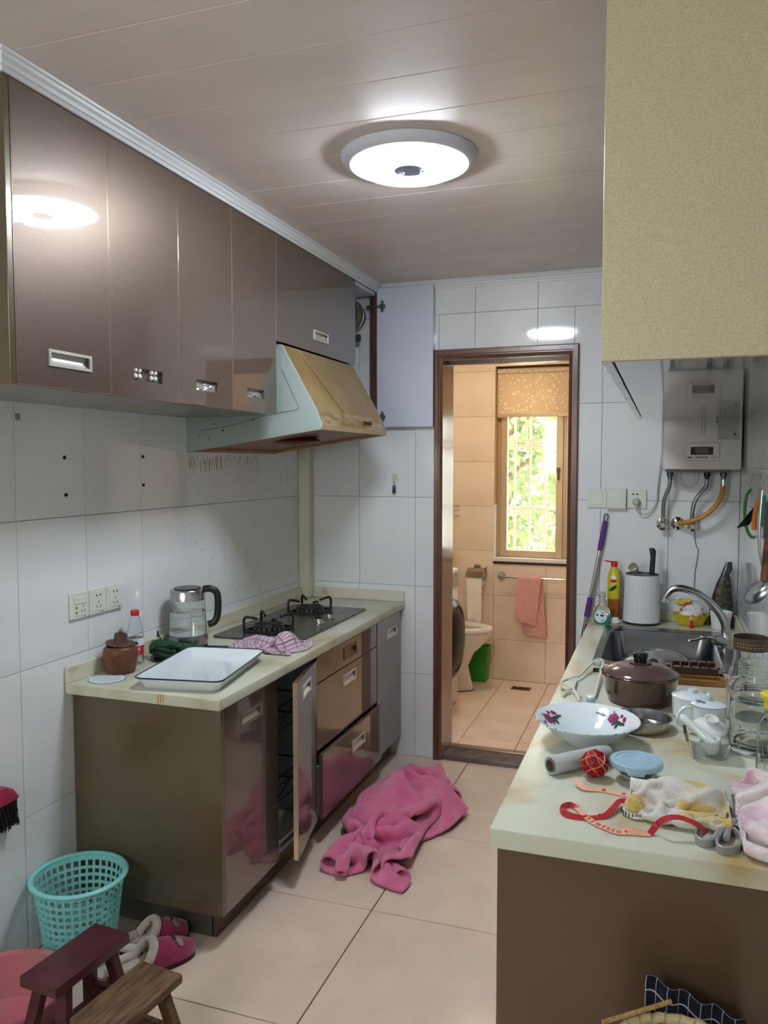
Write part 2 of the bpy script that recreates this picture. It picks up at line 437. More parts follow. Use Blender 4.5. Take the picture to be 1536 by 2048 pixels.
b = MB(); b.loft([[(ox0 + (oz - u) * k, YB - v, u) for u, v in P], [(ox1 - (oz - u) * k, YB - v, u) for u, v in P]])
b.box((ix0 - 0.022, YB + 0.0005, iz), (ix1 + 0.022, YB + 0.20, iz + 0.016)); b.box((ix0, YB + 0.09, iz - 0.014), (ix1, YB + 0.13, iz))
b.build('head', M['frame_wood'], d1, smooth=20)
t = MB().box((ix0, YB - 0.004, -0.02), (ix1, YB + 0.125, 0.022)).build('threshold', M['threshold'], d1, bev=0.003)
MB().box((ix0, YB + 0.127, -0.02), (ix1, YB + 0.172, 0.030)).build('metal_strip', mat('bronze strip', (150, 128, 112), 0.3, metal=0.6), d1, bev=0.003)

# ---- bathroom window (window_1)
w1 = structure(thing('window_1', 'champagne framed casement window over the bathroom sill', 'window', (1.0, YW, wz0)))
del w1['category']
champ = mat('champagne aluminium', (206, 180, 140), 0.35, metal=0.25)
b = MB(); fy0, fy1 = YW + 0.075, YW + 0.125
b.box((wx0, fy0, wz0), (wx0 + 0.034, fy1, wz1)); b.box((wx1 - 0.034, fy0, wz0), (wx1, fy1, wz1))
b.box((wx0, fy0, wz1 - 0.034), (wx1, fy1, wz1)); b.box((wx0, fy0, wz0), (wx1, fy1, wz0 + 0.030)); b.box((1.160, fy0, wz0), (1.176, fy1, wz1))
b.build('outer_frame', champ, w1, bev=0.002)
def sash(x0, x1, name):
    b = MB(); y0, y1 = fy0 - 0.018, fy0 + 0.03; z0, z1 = wz0 + 0.026, wz1 - 0.03; w = 0.045
    b.box((x0, y0, z0), (x0 + w, y1, z1)); b.box((x1 - w, y0, z0), (x1, y1, z1)); b.box((x0 + w, y0, z0), (x1 - w, y1, z0 + w)); b.box((x0 + w, y0, z1 - w), (x1 - w, y1, z1))
    s = b.build(name, champ, w1, bev=0.003)
    MB().box((x0 + w - 0.004, y0 + 0.02, z0 + w - 0.004), (x1 - w + 0.004, y0 + 0.024, z1 - w + 0.004)).build('pane', M['glass'], s)
    return s
s1 = sash(0.735, 1.158, 'sash'); sash(1.178, 1.30, 'sash')
MB().box((1.118, fy0 - 0.04, 1.44), (1.140, fy0 - 0.016, 1.475)).tube([(1.129, fy0 - 0.035, 1.455), (1.129, fy0 - 0.042, 1.39)], 0.008, 8).build('handle', mat('brown handle', (120, 90, 70), 0.4), s1)
b = MB().box((wx0 - 0.008, YW - 0.012, wz0 - 0.002), (wx1, fy0, wz0 + 0.024)); b.build('sill', mat('white marble sill', (232, 226, 220), 0.2), w1, bev=0.003)
MB().box((wx0 - 0.004, YW - 0.006, wz0 - 0.020), (wx1, YW + 0.004, wz0 - 0.003)).build('sill_edge', mat('dark sill edge', (60, 46, 42), 0.4), w1)
MB().box((wx0 - 0.001, YW + 0.001, wz0 + 0.024), (wx0 + 0.006, fy0, wz0 + 0.39)).build('reveal_liner', M['white_plastic'], w1)
MB().box((wx0 - 0.001, YW + 0.001, wz0 + 0.39), (wx0 + 0.006, fy0, wz1)).build('reveal_strip', mat('tan reveal', (178, 140, 104), 0.4), w1)
# bars outside
wbars = thing('security_grille', 'white painted steel security bars outside the bathroom window', 'window bars', (1.05, 5.80, 0.5))
wp = mat('white painted steel', (220, 214, 208), 0.5)
for i in range(9): MB().box((0.46 + i * 0.109 - 0.008, 5.792, 0.55), (0.46 + i * 0.109 + 0.008, 5.808, 2.4)).build('bar', wp, wbars)
for z in (0.70, 1.180, 1.625, 1.668, 2.3): MB().box((0.2, 5.782, z - 0.011), (1.7, 5.818, z + 0.011)).build('rail', wp, wbars)
for sx in (0.2, 1.7):
    for sz in (0.66, 2.27): MB().box((sx - 0.012, YW + 0.19, sz), (sx + 0.012, 5.81, sz + 0.04)).build('bracket', wp, wbars)

# ---- cornices
def cornice_profile():
    return [(0, 0), (0, -0.040), (0.006, -0.040), (0.007, -0.030), (0.012, -0.029), (0.014, -0.020), (0.020, -0.014), (0.022, -0.007), (0.028, -0.006), (0.030, 0)]
def cornice(name, fn):
    P = cornice_profile(); b = MB(); b.loft([[fn(0, u, v) for u, v in P], [fn(1, u, v) for u, v in P]])
    return structure(b.build(name, M['cornice'], smooth=15))
cx = 0.424
cornice('trim_1', lambda e, u, v: (cx + u, (1.434 - u) if e == 0 else YB - u, H + v - 0.0005))
cornice('trim_2', lambda e, u, v: ((cx + u) if e == 0 else 1.70, YB - u, H + v - 0.0005))
cornice('trim_3', lambda e, u, v: (0.0 if e == 0 else cx + u, 1.434 - u, H + v - 0.0005))

# ---- boxed pipe in the corner above the left worktop
structure(MB().box((0.001, YB - 0.061, ZL + 0.0015), (0.062, YB - 0.001, 1.70)).build('trim_4', mat('aged cream pipe boxing', (212, 212, 192), 0.45, col2=(170, 150, 110), nscale=9, nlo=0.6, nhi=0.85), bev=0.003))

# ================================================================== cabinets on the left
def front_panel(y0, y1, z0, z1, x1=0.0, t=0.018, pocket=None, depth=0.012):
    b = MB(); x0 = x1 - t
    if not pocket: return b.box((x0, y0, z0), (x1, y1, z1))
    a, c, d, e = pocket
    O = [(y0, z0), (y1, z0), (y1, z1), (y0, z1)]; I = [(a, d), (c, d), (c, e), (a, e)]
    vs = [(x1, y, z) for y, z in O] + [(x1, y, z) for y, z in I] + [(x1 - depth, y, z) for y, z in I] + [(x0, y, z) for y, z in O]
    fs = []
    for k in range(4):
        l = (k + 1) % 4
        fs += [(k, l, 4 + l, 4 + k), (4 + k, 4 + l, 8 + l, 8 + k), (k, 12 + k, 12 + l, l)]
    fs += [(8, 9, 10, 11), (12, 15, 14, 13)]
    return b.add(vs, fs)
def recess_pull(parent, p, x1=0.0, depth=0.011, m=None, world=True):
    a, c, d, e = p; m = m or M['satin']; r = 0.006
    b = MB()
    for (ya, yb, za, zb) in ((a - r, c + r, d - r, d + 0.001), (a - r, c + r, e - 0.001, e + r), (a - r, a + 0.001, d, e), (c - 0.001, c + r, d, e)):
        b.box((x1 - 0.001, ya, za), (x1 + 0.004, yb, zb))
    zs = [d + (e - d) * k / 6 for k in range(7)]
    prof = [(x1 - depth * math.sin(min(1, k / 4.0) * PI / 2), z) for k, z in enumerate(zs)]
    b.loft([[(x, y, z) for x, z in prof] + [(x1 - depth - 0.0005, y, z) for z in reversed(zs)] for y in (a, c)], caps=True)
    return b.build('handle', m, parent, world=world, bev=0.0008, seg=1)

def carcase(b, x0, x1, y0, y1, z0, z1, t=0.016, top=True, back=True):
    b.box((x0, y0, z0), (x1, y0 + t, z1)); b.box((x0, y1 - t, z0), (x1, y1, z1)); b.box((x0, y0 + t, z0), (x1, y1 - t, z0 + t))
    if top: b.box((x0, y0 + t, z1 - t), (x1, y1 - t, z1))
    if back: b.box((x0, y0 + t, z0 + t), (x0 + 0.005, y1 - t, z1 - (t if top else 0)))
    return b

UF, UZ0, UZ1 = 0.424, 1.685, H - 0.041     # upper fronts
def upper_unit(y0, y1, label, doors, end=False):
    t = thing('wall_cabinet', label, 'cabinet', (0.21, (y0 + y1) / 2, UZ0))
    carcase(MB(), 0.002, UF - 0.019, y0 + (0.017 if end else 0), y1, UZ0, H - 0.002).build('carcase', M['brown_dull'], t, bev=0.0008)
    if end:
        MB().box((0.002, y0, UZ0 - 0.002), (UF - 0.0005, y0 + 0.0165, H - 0.002)).build('end_panel', M['brown_dull'], t, bev=0.001)
    for (a, c, pk, kind) in doors:
        d = front_panel(a + 0.0018, c - 0.0018, UZ0 + 0.001, UZ1, UF, pocket=pk).build('door', M['brown'], t, bev=0.0015)
        for yy in (a + 0.0018, c - 0.0018):      # bright edging along both long sides
            MB().box((UF - 0.017, yy - 0.0008, UZ0 + 0.003), (UF - 0.0005, yy + 0.0008, UZ1 - 0.002)).build('edge_strip', M['brown_edge'], d)
        if kind == 'pull': recess_pull(d, pk, UF)
        if kind == 'plugs':
            for k in range(8):
                yy = pk[0] + 0.014 + (k // 2) * 0.019 + (0.035 if k >= 4 else 0); zz = pk[2] + 0.012 + (k % 2) * 0.017
                MB().lathe([(0, 0), (0.006, 0), (0.007, 0.003), (0.007, 0.007), (0.004, 0.010), (0, 0.010)], 12).xf(Matrix.Translation((UF - 0.0118, yy, zz)) @ Matrix.Rotation(PI / 2, 4, 'Y')).build('screw_plug', M['clear_plug'], d)
        if kind == 'foil':
            b = MB(); n = 14; rr = random.Random(int(a * 100))
            g = [[(UF - 0.0112 + rr.uniform(0, 0.006), pk[0] + 0.002 + (pk[1] - pk[0] - 0.004) * i / n, pk[2] + 0.001 + (pk[3] - pk[2] - 0.010) * j / 5) for i in range(n + 1)] for j in range(6)]
            b.loft(g, caps=False, closed_ring=False).build('foil_lining', M['foil'], d, smooth=0)
    return t
M['clear_plug'] = mat('cloudy plastic plugs', (225, 226, 224), 0.3)
M['foil'] = mat('crumpled silver foil', (214, 216, 218), 0.25, metal=0.9)
upper_unit(1.434, 2.10, 'tall bronze wall cabinet at the near end, chrome pull in its first door', [
    (1.452, 1.781, (1.558, 1.696, 1.742, 1.770), 'pull'), (1.781, 2.099, (1.878, 2.013, 1.735, 1.768), 'plugs')], end=True)
upper_unit(2.10, 2.742, 'bronze wall cabinet beside the range hood with foil in its bare pull slots', [
    (2.099, 2.417, (2.192, 2.320, 1.735, 1.767), 'foil'), (2.417, 2.741, (2.516, 2.640, 1.738, 1.768), 'foil')])
# over the hood
t = thing('wall_cabinet', 'short dark bronze wall cabinet directly above the range hood', 'cabinet', (0.21, 3.15, 1.963))
carcase(MB(), 0.002, UF - 0.019, 2.744, 3.560, 1.968, H - 0.002).build('carcase', M['brown_dull'], t)
d = front_panel(2.747, 3.558, 1.964, UZ1, UF, pocket=(3.090, 3.225, 2.022, 2.052)).build('door', M['brown'], t, bev=0.0015)
recess_pull(d, (3.090, 3.225, 2.022, 2.052), UF)
MB().box((UF - 0.017, 2.7462, 1.966), (UF - 0.0005, 2.7478, UZ1 - 0.002)).build('edge_strip', M['brown_edge'], d)
# the open narrow cabinet by the back wall
t = thing('wall_cabinet', 'narrow wall cabinet by the back wall, its white-backed door swung wide open', 'cabinet', (0.21, 3.72, UZ0))
b = MB(); b.box((0.002, 3.565, H - 0.058), (UF - 0.004, 3.842, H - 0.042)); b.build('top_board', M['melamine'], t)
MB().box((0.392, 3.843, UZ0), (UF + 0.004, 3.857, H - 0.042)).build('side_post', M['wood_post'], t, bev=0.001)
dd = MB().box((0, -0.018, 0), (0.292, 0, 0.690)).build('door', [M['melamine']], t, world=False, bev=0.001)
dd.location = (0.429 - 0.21, 3.861 - 3.72, 0.001); dd.rotation_euler = (0, 0, 0.006)
MB().box((0.0005, -0.0005, 0.001), (0.2915, 0.012, 0.689)).build('bronze_face', M['brown'], dd, world=False)
for zz in (0.05, 0.60):
    h = MB().lathe([(0, 0.0), (0.016, 0.0), (0.016, 0.006), (0, 0.006)], 16).xf(Matrix.Translation((0.030, -0.0185, zz)) @ Matrix.Rotation(PI / 2, 4, 'X'))
    h.box((0.026, -0.030, zz - 0.028), (0.036, -0.018, zz + 0.028)).tube([(0.026, -0.026, zz), (-0.005, -0.030, zz), (-0.030, -0.030, zz)], 0.006, 8)
    h.box((-0.05, -0.036, zz - 0.007), (-0.012, -0.024, zz + 0.007)).build('hinge', M['hinge'] if 'hinge' in M else M.setdefault('hinge', mat('grey hinge', (92, 100, 100), 0.35, metal=0.7)), dd, world=False, bev=0.001)
# pipes inside it
fp = thing('flue_pipe', 'thick grey flue pipe end inside the open wall cabinet', 'pipe', (0.30, 3.74, 2.165))
MB().lathe([(0.0, 0.0), (0.060, 0.0), (0.074, 0.006), (0.078, 0.02), (0.078, 0.11), (0.074, 0.115), (0.0, 0.115)], 36).xf(Matrix.Translation((0.288, 3.875, 2.246)) @ Matrix.Rotation(PI / 2, 4, 'X')).build('pipe_body', mat('sooty grey metal', (120, 116, 112), 0.4, metal=0.6, col2=(150, 130, 110), nscale=30), fp)
MB().lathe([(0.0785, 0), (0.082, 0.002), (0.082, 0.012), (0.0785, 0.014)], 36).xf(Matrix.Translation((0.288, 3.83, 2.246)) @ Matrix.Rotation(PI / 2, 4, 'X')).build('clamp_band', M['steel'], fp)
wpipe = thing('water_pipe', 'small dark pipe stub below the flue pipe in the open cabinet', 'pipe', (0.32, 3.79, 2.11))
MB().tube([(0.15, 3.80, 2.13), (0.33, 3.80, 2.13)], 0.016, 14).build('pipe_body', mat('dark pipe', (70, 66, 70), 0.4), wpipe)
MB().lathe([(0, 0), (0.019, 0), (0.019, 0.004), (0.017, 0.006), (0.019, 0.008), (0.019, 0.012), (0.017, 0.014), (0.019, 0.016), (0.019, 0.022), (0, 0.022)], 20).xf(Matrix.Translation((0.332, 3.80, 2.13)) @ Matrix.Rotation(PI / 2, 4, 'Y')).build('end_cap', M['hinge'], wpipe)

# ------------------------------------------------------------------ range hood
HY0, HY1 = 2.785, 3.530
M['hood_side'] = mat('pale green grey enamel', (146, 160, 155), 0.3, col2=(128, 128, 108), nscale=26, nlo=0.66, nhi=0.8)
M['hood_front'] = mat('greasy gold stained steel', (152, 124, 74), 0.36, metal=0.4, col2=(172, 148, 98), nscale=5, nlo=0.35, nhi=0.7, bump=0.03, bscale=30)
M['hood_band'] = mat('rust streaked steel', (158, 128, 84), 0.35, metal=0.6, col2=(206, 186, 146), nscale=22, nlo=0.42, nhi=0.66, stretch=(1, 0.5, 2))
M['hood_under'] = mat('rusty oily underside', (128, 66, 30), 0.3, col2=(94, 46, 22), nscale=10, bump=0.05, bscale=40)
hd = thing('range_hood', 'slanted greasy gold range hood with pale green sides over the hob', 'range hood', (0.3, 3.15, 1.548))
side = [(0.001, 1.548), (0.585, 1.632), (0.590, 1.650), (0.567, 1.706), (0.424, 1.956), (0.395, 1.960), (0.001, 1.960)]
for y0 in (HY0, HY1 - 0.010):
    sp = MB().prism(side, y0, y0 + 0.010, 'y').build('side_panel', M['hood_side'], hd, bev=0.002)
    if y0 == HY0:
        emb = spline([(0.06, 0, 1.634), (0.20, 0, 1.652), (0.36, 0, 1.690), (0.478, 0, 1.707), (0.492, 0, 1.722), (0.486, 0, 1.735), (0.44, 0, 1.83), (0.425, 0, 1.862)], 6)
        MB().tube([(p[0], y0 - 0.0002, p[2]) for p in emb], 0.0016, 6).build('embossed_line', mat('hood emboss', (104, 122, 118), 0.4), sp)
        for (sx, sz) in ((0.10, 1.600), (0.165, 1.634), (0.30, 1.672), (0.13, 1.66), (0.06, 1.61)):
            MB().sphere((sx, y0, sz), 0.005 if sx == 0.165 else 0.003, 10, 6, (1, 0.35, 1)).build('grease_blob', mat('grease blob', (66, 42, 24), 0.4), sp)
def slab(p0, p1, y0, y1, th):
    (xa, za), (xb, zb) = p0, p1; dx, dz = xb - xa, zb - za; L = math.hypot(dx, dz); nx, nz = dz / L * th, -dx / L * th
    return MB().prism([(xa, za), (xb, zb), (xb - nx, zb - nz), (xa - nx, za - nz)], y0, y1, 'y')
fr = slab((0.424, 1.956), (0.567, 1.706), HY0 + 0.0102, HY1 - 0.0102, -0.004); fr = slab((0.567, 1.706), (0.424, 1.956), HY0 + 0.0102, HY1 - 0.0102, 0.004)
fro = fr.build('front_panel', M['hood_front'], hd)
yc = HY0 + 0.30
MB().tube([(0.429, yc - 0.16, 1.952), (0.570, yc - 0.02, 1.706)], 0.0022, 6).build('crease', M['hood_front'], fro)
bd = slab((0.590, 1.650), (0.567, 1.706), HY0 + 0.0102, HY1 - 0.0102, 0.004).build('control_band', M['hood_band'], hd)
slab((0.583, 1.632), (0.591, 1.650), HY0 + 0.0102, HY1 - 0.0102, 0.006).build('drip_lip', mat('cream drip lip', (196, 186, 150), 0.35, metal=0.4), hd)
MB().box((0.5835, 3.23, 1.662), (0.5865, 3.335, 1.692)).build('button_plate', M['hood_band'], bd)
for k in range(4): MB().lathe([(0, 0), (0.0075, 0), (0.0075, 0.007), (0.005, 0.009), (0, 0.009)], 14).xf(Matrix.Translation((0.584, 3.250 + k * 0.022, 1.677)) @ Matrix.Rotation(PI / 2, 4, 'Y')).build('button', M['black'], bd)
b = MB().prism([(0.010, 1.560), (0.29, 1.602), (0.576, 1.642), (0.576, 1.650), (0.29, 1.612), (0.010, 1.570)], HY0 + 0.0105, HY1 - 0.0105, 'y')
un = b.build('oily_underside', M['hood_under'], hd)
MB().prism([(0.002, 1.550), (0.575, 1.6325), (0.575, 1.645), (0.002, 1.562)], HY0 + 0.0105, HY0 + 0.030, 'y').prism([(0.002, 1.550), (0.575, 1.6325), (0.575, 1.645), (0.002, 1.562)], HY1 - 0.030, HY1 - 0.0105, 'y').box((0.0022, HY0 + 0.031, 1.55), (0.03, HY1 - 0.031, 1.562)).build('bottom_flange', mat('dirty tan flange', (170, 120, 70), 0.4), hd)
MB().lathe([(0, 0), (0.10, 0), (0.11, -0.012), (0.10, -0.02), (0, -0.03)], 28, (0.30, 3.16, 1.610)).build('grease_filter', mat('oily filter', (96, 52, 26), 0.35, metal=0.3), hd)
MB().box((0.012, HY0 + 0.10, 1.556), (0.016, HY0 + 0.17, 1.584)).build('rating_sticker', mat('aged sticker', (170, 165, 150), 0.6), hd)

# ------------------------------------------------------------------ lower cabinets on the left
LF, LZ0, LZ1 = 0.550, 0.104, 0.754
def lower_unit(y0, y1, label):
    t = thing('base_cabinet', label, 'cabinet', (0.28, (y0 + y1) / 2, LZ0))
    carcase(MB(), 0.004, LF - 0.020, y0, y1, LZ0, 0.763, top=False).build('carcase', M['melamine_shaded'], t)
    return t
PK = lambda y: (y - 0.066, y + 0.066, 0.670, 0.702)
u1 = lower_unit(2.118, 2.482, 'bronze base cabinet at the near end of the left worktop, door shut')
MB().box((0.003, 2.098, LZ0), (LF, 2.1165, 0.763)).build('end_panel', M['brown_dull'], u1, bev=0.001)
d = front_panel(2.119, 2.480, LZ0, LZ1, LF, pocket=PK(2.292)).build('door', M['brown'], u1, bev=0.0015); recess_pull(d, PK(2.292), LF, m=M['chrome_dull'])
MB().box((LF - 0.017, 2.1178, LZ0 + 0.002), (LF - 0.0005, 2.1192, LZ1 - 0.002)).build('edge_strip', M['brown_edge'], d)
u2 = lower_unit(2.484, 2.810, 'base cabinet with its door ajar and dark wire racks inside')
door2 = front_panel(-0.324, 0, 0.006, 0.640, 0.0, pocket=(-0.245, -0.118, 0.565, 0.600)).build('door', M['brown'], u2, world=False, bev=0.0015)
door2.location = (LF + 0.002 - 0.28, 2.8085 - (2.484 + 2.810) / 2, 0.0); door2.rotation_euler = (0, 0, 0.215)
recess_pull(door2, (-0.245, -0.118, 0.565, 0.600), 0.0, m=M['satin'], world=False)
MB().box((-0.0175, -0.3252, 0.007), (-0.0005, -0.3236, 0.639)).build('edge_strip', M['brown_edge'], door2, world=False)
M['wire'] = mat('dark coated wire', (34, 36, 42), 0.35, metal=0.6)
for zz, nn in ((0.62, 2), (0.36, 6)):
    b = MB(); ya, yb, xa, xb = 2.506, 2.788, 0.06, 0.505
    for dz in (0.0, -0.085):
        b.tube([(xa, ya, zz + dz), (xb, ya, zz + dz), (xb, yb, zz + dz), (xa, yb, zz + dz)], 0.003, 6, closed=True)
    for k in range(nn): b.tube([(xb - k * 0.06, ya, zz - 0.085), (xb - k * 0.06, yb, zz - 0.085)], 0.0022, 6)
    b.tube([(xb, ya, zz - 0.085), (xb, yb, zz)], 0.0022, 6)
    for (x, y) in ((xa, ya), (xb, ya), (xb, yb), (xa, yb)): b.tube([(x, y, zz - 0.085), (x, y, zz)], 0.003, 6)
    b.build('wire_rack', M['wire'], u2)
MB().box((0.30, 2.502, 0.126), (0.52, 2.79, 0.140)).box((0.30, 2.502, 0.140), (0.306, 2.79, 0.165)).build('drip_tray', M['white_plastic'], u2)
u3 = lower_unit(2.812, 3.504, 'bronze unit of three stacked drawers, the lowest pulled out a little')
for (z0, z1, hx, py, pz) in ((0.650, LZ1, 0.0, 3.165, 0.702), (0.382, 0.646, 0.0, 3.155, 0.590), (LZ0 + 0.01, 0.372, 0.024, 3.20, 0.296)):
    pk = (py - 0.068, py + 0.068, pz - 0.018, pz + 0.018)
    d = front_panel(2.8145, 3.500, z0, z1, LF + hx, pocket=pk).build('drawer', M['brown'], u3, bev=0.0015)
    recess_pull(d, pk, LF + hx, m=M['satin'] if z1 < 0.7 else mat('tarnished pull', (120, 104, 88), 0.35, metal=0.8))
    if hx:
        MB().box((0.06, 2.835, z0 + 0.02), (LF + hx - 0.0182, 2.847, z1 - 0.06)).box((0.06, 3.468, z0 + 0.02), (LF + hx - 0.0182, 3.480, z1 - 0.06)).box((0.06, 2.847, z0 + 0.02), (LF + hx - 0.0182, 3.468, z0 + 0.03)).build('drawer_box', M['melamine'], d)
u4 = lower_unit(3.506, 3.872, 'bronze base cabinet at the far end against the back wall')
pk = (3.650, 3.786, 0.655, 0.690)
d = front_panel(3.510, 3.868, LZ0, LZ1, LF, pocket=pk).build('door', M['brown'], u4, bev=0.0015); recess_pull(d, pk, LF)
# plinth
pl = thing('plinth', 'ribbed aluminium plinth strip under the left base cabinets', 'plinth', (0.25, 2.2, 0))
def ribs(n, z0, z1, d0, d1):
    out = []
    for k in range(n):
        za = z0 + (z1 - z0) * k / n; zb = z0 + (z1 - z0) * (k + 1) / n
        out += [(d0, za), (d0, za + (zb - za) * 0.55), (d1, za + (zb - za) * 0.65), (d1, zb - (zb - za) * 0.1)]
    return out
pr = ribs(14, 0.002, 0.101, 0.0, 0.0015)
P = [(u, z) for u, z in pr] + [(0.012, 0.101), (0.012, 0.002)]
MB().loft([[(0.003, 2.150 + u, z) for u, z in P], [(0.478, 2.150 + u, z) for u, z in P]]).build('end_strip', M['alu'], pl, smooth=20)
MB().loft([[(0.494 - u, 2.152, z) for u, z in P], [(0.494 - u, 3.868, z) for u, z in P]]).build('front_strip', mat('brown plinth', (112, 100, 84), 0.35, metal=0.5), pl, smooth=20)
MB().box((0.4785, 2.1502, 0.002), (0.4815, 2.164, 0.101)).build('corner_seal', M['black'], pl)

# ------------------------------------------------------------------ left worktop
t = thing('worktop', 'cream worktop with greasy upstand under the hob and kettle', 'worktop', (0.28, 2.97, 0.764))
MB().box((0.002, 2.062, 0.7645), (0.568, YB - 0.001, ZL)).build('slab', M['worktop'], t, bev=0.004, seg=3)
MB().box((0.002, 2.062, ZL + 0.0002), (0.022, YB - 0.063, ZL + 0.052)).build('upstand', M['upstand'], t, bev=0.002)
MB().box((0.064, YB - 0.021, ZL + 0.0002), (0.568, YB - 0.001, ZL + 0.052)).build('upstand', M['upstand'], t, bev=0.002)
b = MB(); rr = random.Random(3)
for k in range(3):
    y = 2.0612; x = 0.352 + k * 0.009
    b.box((x, y, 0.767 + 0.004 * k), (x + 0.0035, y + 0.0012, 0.7985))
b.build('drip_stain', mat('yellow drip stain', (176, 146, 70), 0.4), t)

# ------------------------------------------------------------------ right side: base cabinet, worktop, wall cabinet
t = thing('base_cabinet', 'brown base cabinet run under the sink worktop, plain end panel facing out', 'cabinet', (1.81, 2.72, 0))
b = MB().box((1.524, 1.5885, 0.10), (XR - 0.002, 2.90, 0.742)).box((1.524, 3.70, 0.10), (XR - 0.002, YB - 0.003, 0.742)).box((1.524, 2.90, 0.10), (XR - 0.002, 3.70, 0.50)).build('carcase', M['melamine_shaded'], t)
MB().box((1.503, 1.570, 0.001), (XR - 0.002, 1.588, 0.7435)).build('end_panel', mat('brown end panel', (100, 82, 66), 0.26, metal=0.2, coat=0.5, coat_rough=0.15, col2=(92, 74, 58), nscale=2.5), t, bev=0.001)
for k in range(5):
    y0 = 1.592 + k * 0.4545
    pk = (y0 + 0.16, y0 + 0.295, 0.66, 0.694)
    b = front_panel(-(y0 + 0.451), -y0, 0.104, 0.740, 0, pocket=(-pk[1], -pk[0], pk[2], pk[3]))
    b.xf(Matrix.Translation((1.5045, 0, 0)) @ Matrix.Rotation(PI, 4, 'Z'))
    b.build('door', M['brown'], t, bev=0.0015)
MB().box((1.56, 1.60, 0.001), (1.575, YB - 0.003, 0.0995)).build('plinth_strip', M['alu'], t)

t = thing('worktop', 'pale stained worktop around the sink, covered with clutter', 'worktop', (1.81, 2.7, 0.745))
SX0, SX1, SY0, SY1 = 1.600, 2.022, 2.985, 3.600
b = MB()
xs = [1.494, SX0, SX1, XR - 0.001]; ys = [1.531, SY0, SY1, YB - 0.001]
vid = {}
for iz, z in enumerate((0.7445, ZR)):
    for i, x in enumerate(xs):
        for j, y in enumerate(ys): vid[(i, j, iz)] = len(b.v); b.v.append((x, y, z))
for i in range(3):
    for j in range(3):
        if i == 1 and j == 1: continue
        for iz in (0, 1): b.f.append([vid[(i, j, iz)], vid[(i + 1, j, iz)], vid[(i + 1, j + 1, iz)], vid[(i, j + 1, iz)]]); b.m.append(0)
def wallq(p, q): b.f.append([vid[p + (0,)], vid[q + (0,)], vid[q + (1,)], vid[p + (1,)]]); b.m.append(0)
for k in range(3):
    wallq((k, 0), (k + 1, 0)); wallq((k, 3), (k + 1, 3)); wallq((0, k), (0, k + 1)); wallq((3, k), (3, k + 1))
for p, q in (((1, 1), (2, 1)), ((1, 2), (2, 2)), ((1, 1), (1, 2)), ((2, 1), (2, 2))): wallq(p, q)
b.build('slab', M['worktop_right'], t, bev=0.004, seg=3)
MB().box((1.497, YB - 0.017, ZR + 0.0002), (XR - 0.001, YB - 0.001, ZR + 0.045)).build('upstand', M['upstand'], t, bev=0.002)
MB().box((XR - 0.017, 1.531, ZR + 0.0002), (XR - 0.001, YB - 0.018, ZR + 0.045)).build('upstand', M['upstand'], t, bev=0.002)

t = thing('wall_cabinet', 'champagne gold wall cabinet above the sink worktop, big plain end panel', 'cabinet', (1.91, 2.5, 1.685))
gx, gy0, gy1 = 1.697, 1.470, 3.630
MB().box((gx + 0.001, gy0, 1.684), (XR - 0.001, gy0 + 0.018, H - 0.001)).build('end_panel', M['gold_panel'], t, bev=0.0012)
MB().box((gx + 0.020, gy0 + 0.0185, 1.690), (XR - 0.001, gy1, H - 0.001)).build('carcase', M['dark_gloss'], t)
for k in range(5):
    y0 = gy0 + 0.019 + k * 0.4282
    MB().box((gx, y0, 1.6865), (gx + 0.018, y0 + 0.4262, H - 0.003)).build('door', M['brown'], t, bev=0.0015)

# ------------------------------------------------------------------ ceiling lamp
LX, LY = 1.085, 2.295
t = thing('ceiling_lamp', 'round white ceiling lamp, cover off, bare glowing ring showing', 'ceiling lamp', (LX, LY, 2.34))
MB().lathe([(0, 2.399), (0.200, 2.399), (0.201, 2.396), (0.194, 2.384), (0.182, 2.375), (0.173, 2.373), (0.170, 2.376), (0.166, 2.393), (0, 2.393)], 64, (LX, LY, 0)).build('tray', mat('white lamp tray', (214, 218, 230), 0.4), t)
MB().lathe([(0, 2.3925), (0.1645, 2.3925), (0.1645, 2.3905), (0, 2.3905)], 48, (LX, LY, 0)).build('reflector', mat('white reflector', (216, 218, 222), 0.6), t)
led = mat('glowing led tube', (255, 255, 255), 0.4, emit=(238, 246, 255), estr=LAMP_POWER)
ring = [(LX + 0.124 * math.cos(a), LY + 0.124 * math.sin(a), 2.366) for a in [0.35 + 2 * PI * 0.96 * k / 44 for k in range(45)]]
MB().tube(ring, 0.024, 8, flat=0.42).build('glowing_ring', led, t)
MB().lathe([(0, 2.390), (0.050, 2.390), (0.050, 2.366), (0.044, 2.358), (0, 2.358)], 28, (LX, LY, 0)).build('hub', mat('grey hub', (120, 130, 156), 0.4), t)
MB().box((LX - 0.090, LY - 0.045, 2.372), (LX - 0.050, LY + 0.03, 2.387)).build('driver_box', M['white_plastic'], t, bev=0.003)
for (dx, dy, s_) in ((-0.09, -0.05, 1), (0.06, 0.03, -1), (-0.06, 0.06, 1)):
    MB().tube(spline([(LX + dx, LY + dy, 2.375), (LX + dx * 0.7, LY + dy * 0.3 + 0.02 * s_, 2.352), (LX + dx * 0.3, LY + dy * 0.6 - 0.03 * s_, 2.356), (LX + dx * 0.2, LY + dy * 0.2, 2.366)], 6), 0.0022, 6).build('lead_wire', mat('grey lead', (150, 150, 156), 0.5), t)
for a in (0.6, 2.2, 3.9, 5.4):
    MB().box((-0.008, -0.005, 0), (0.008, 0.005, 0.014)).xf(Matrix.Translation((LX + 0.134 * math.cos(a), LY + 0.134 * math.sin(a), 2.374)) @ Matrix.Rotation(a, 4, 'Z')).build('clip', M['hinge'], t)

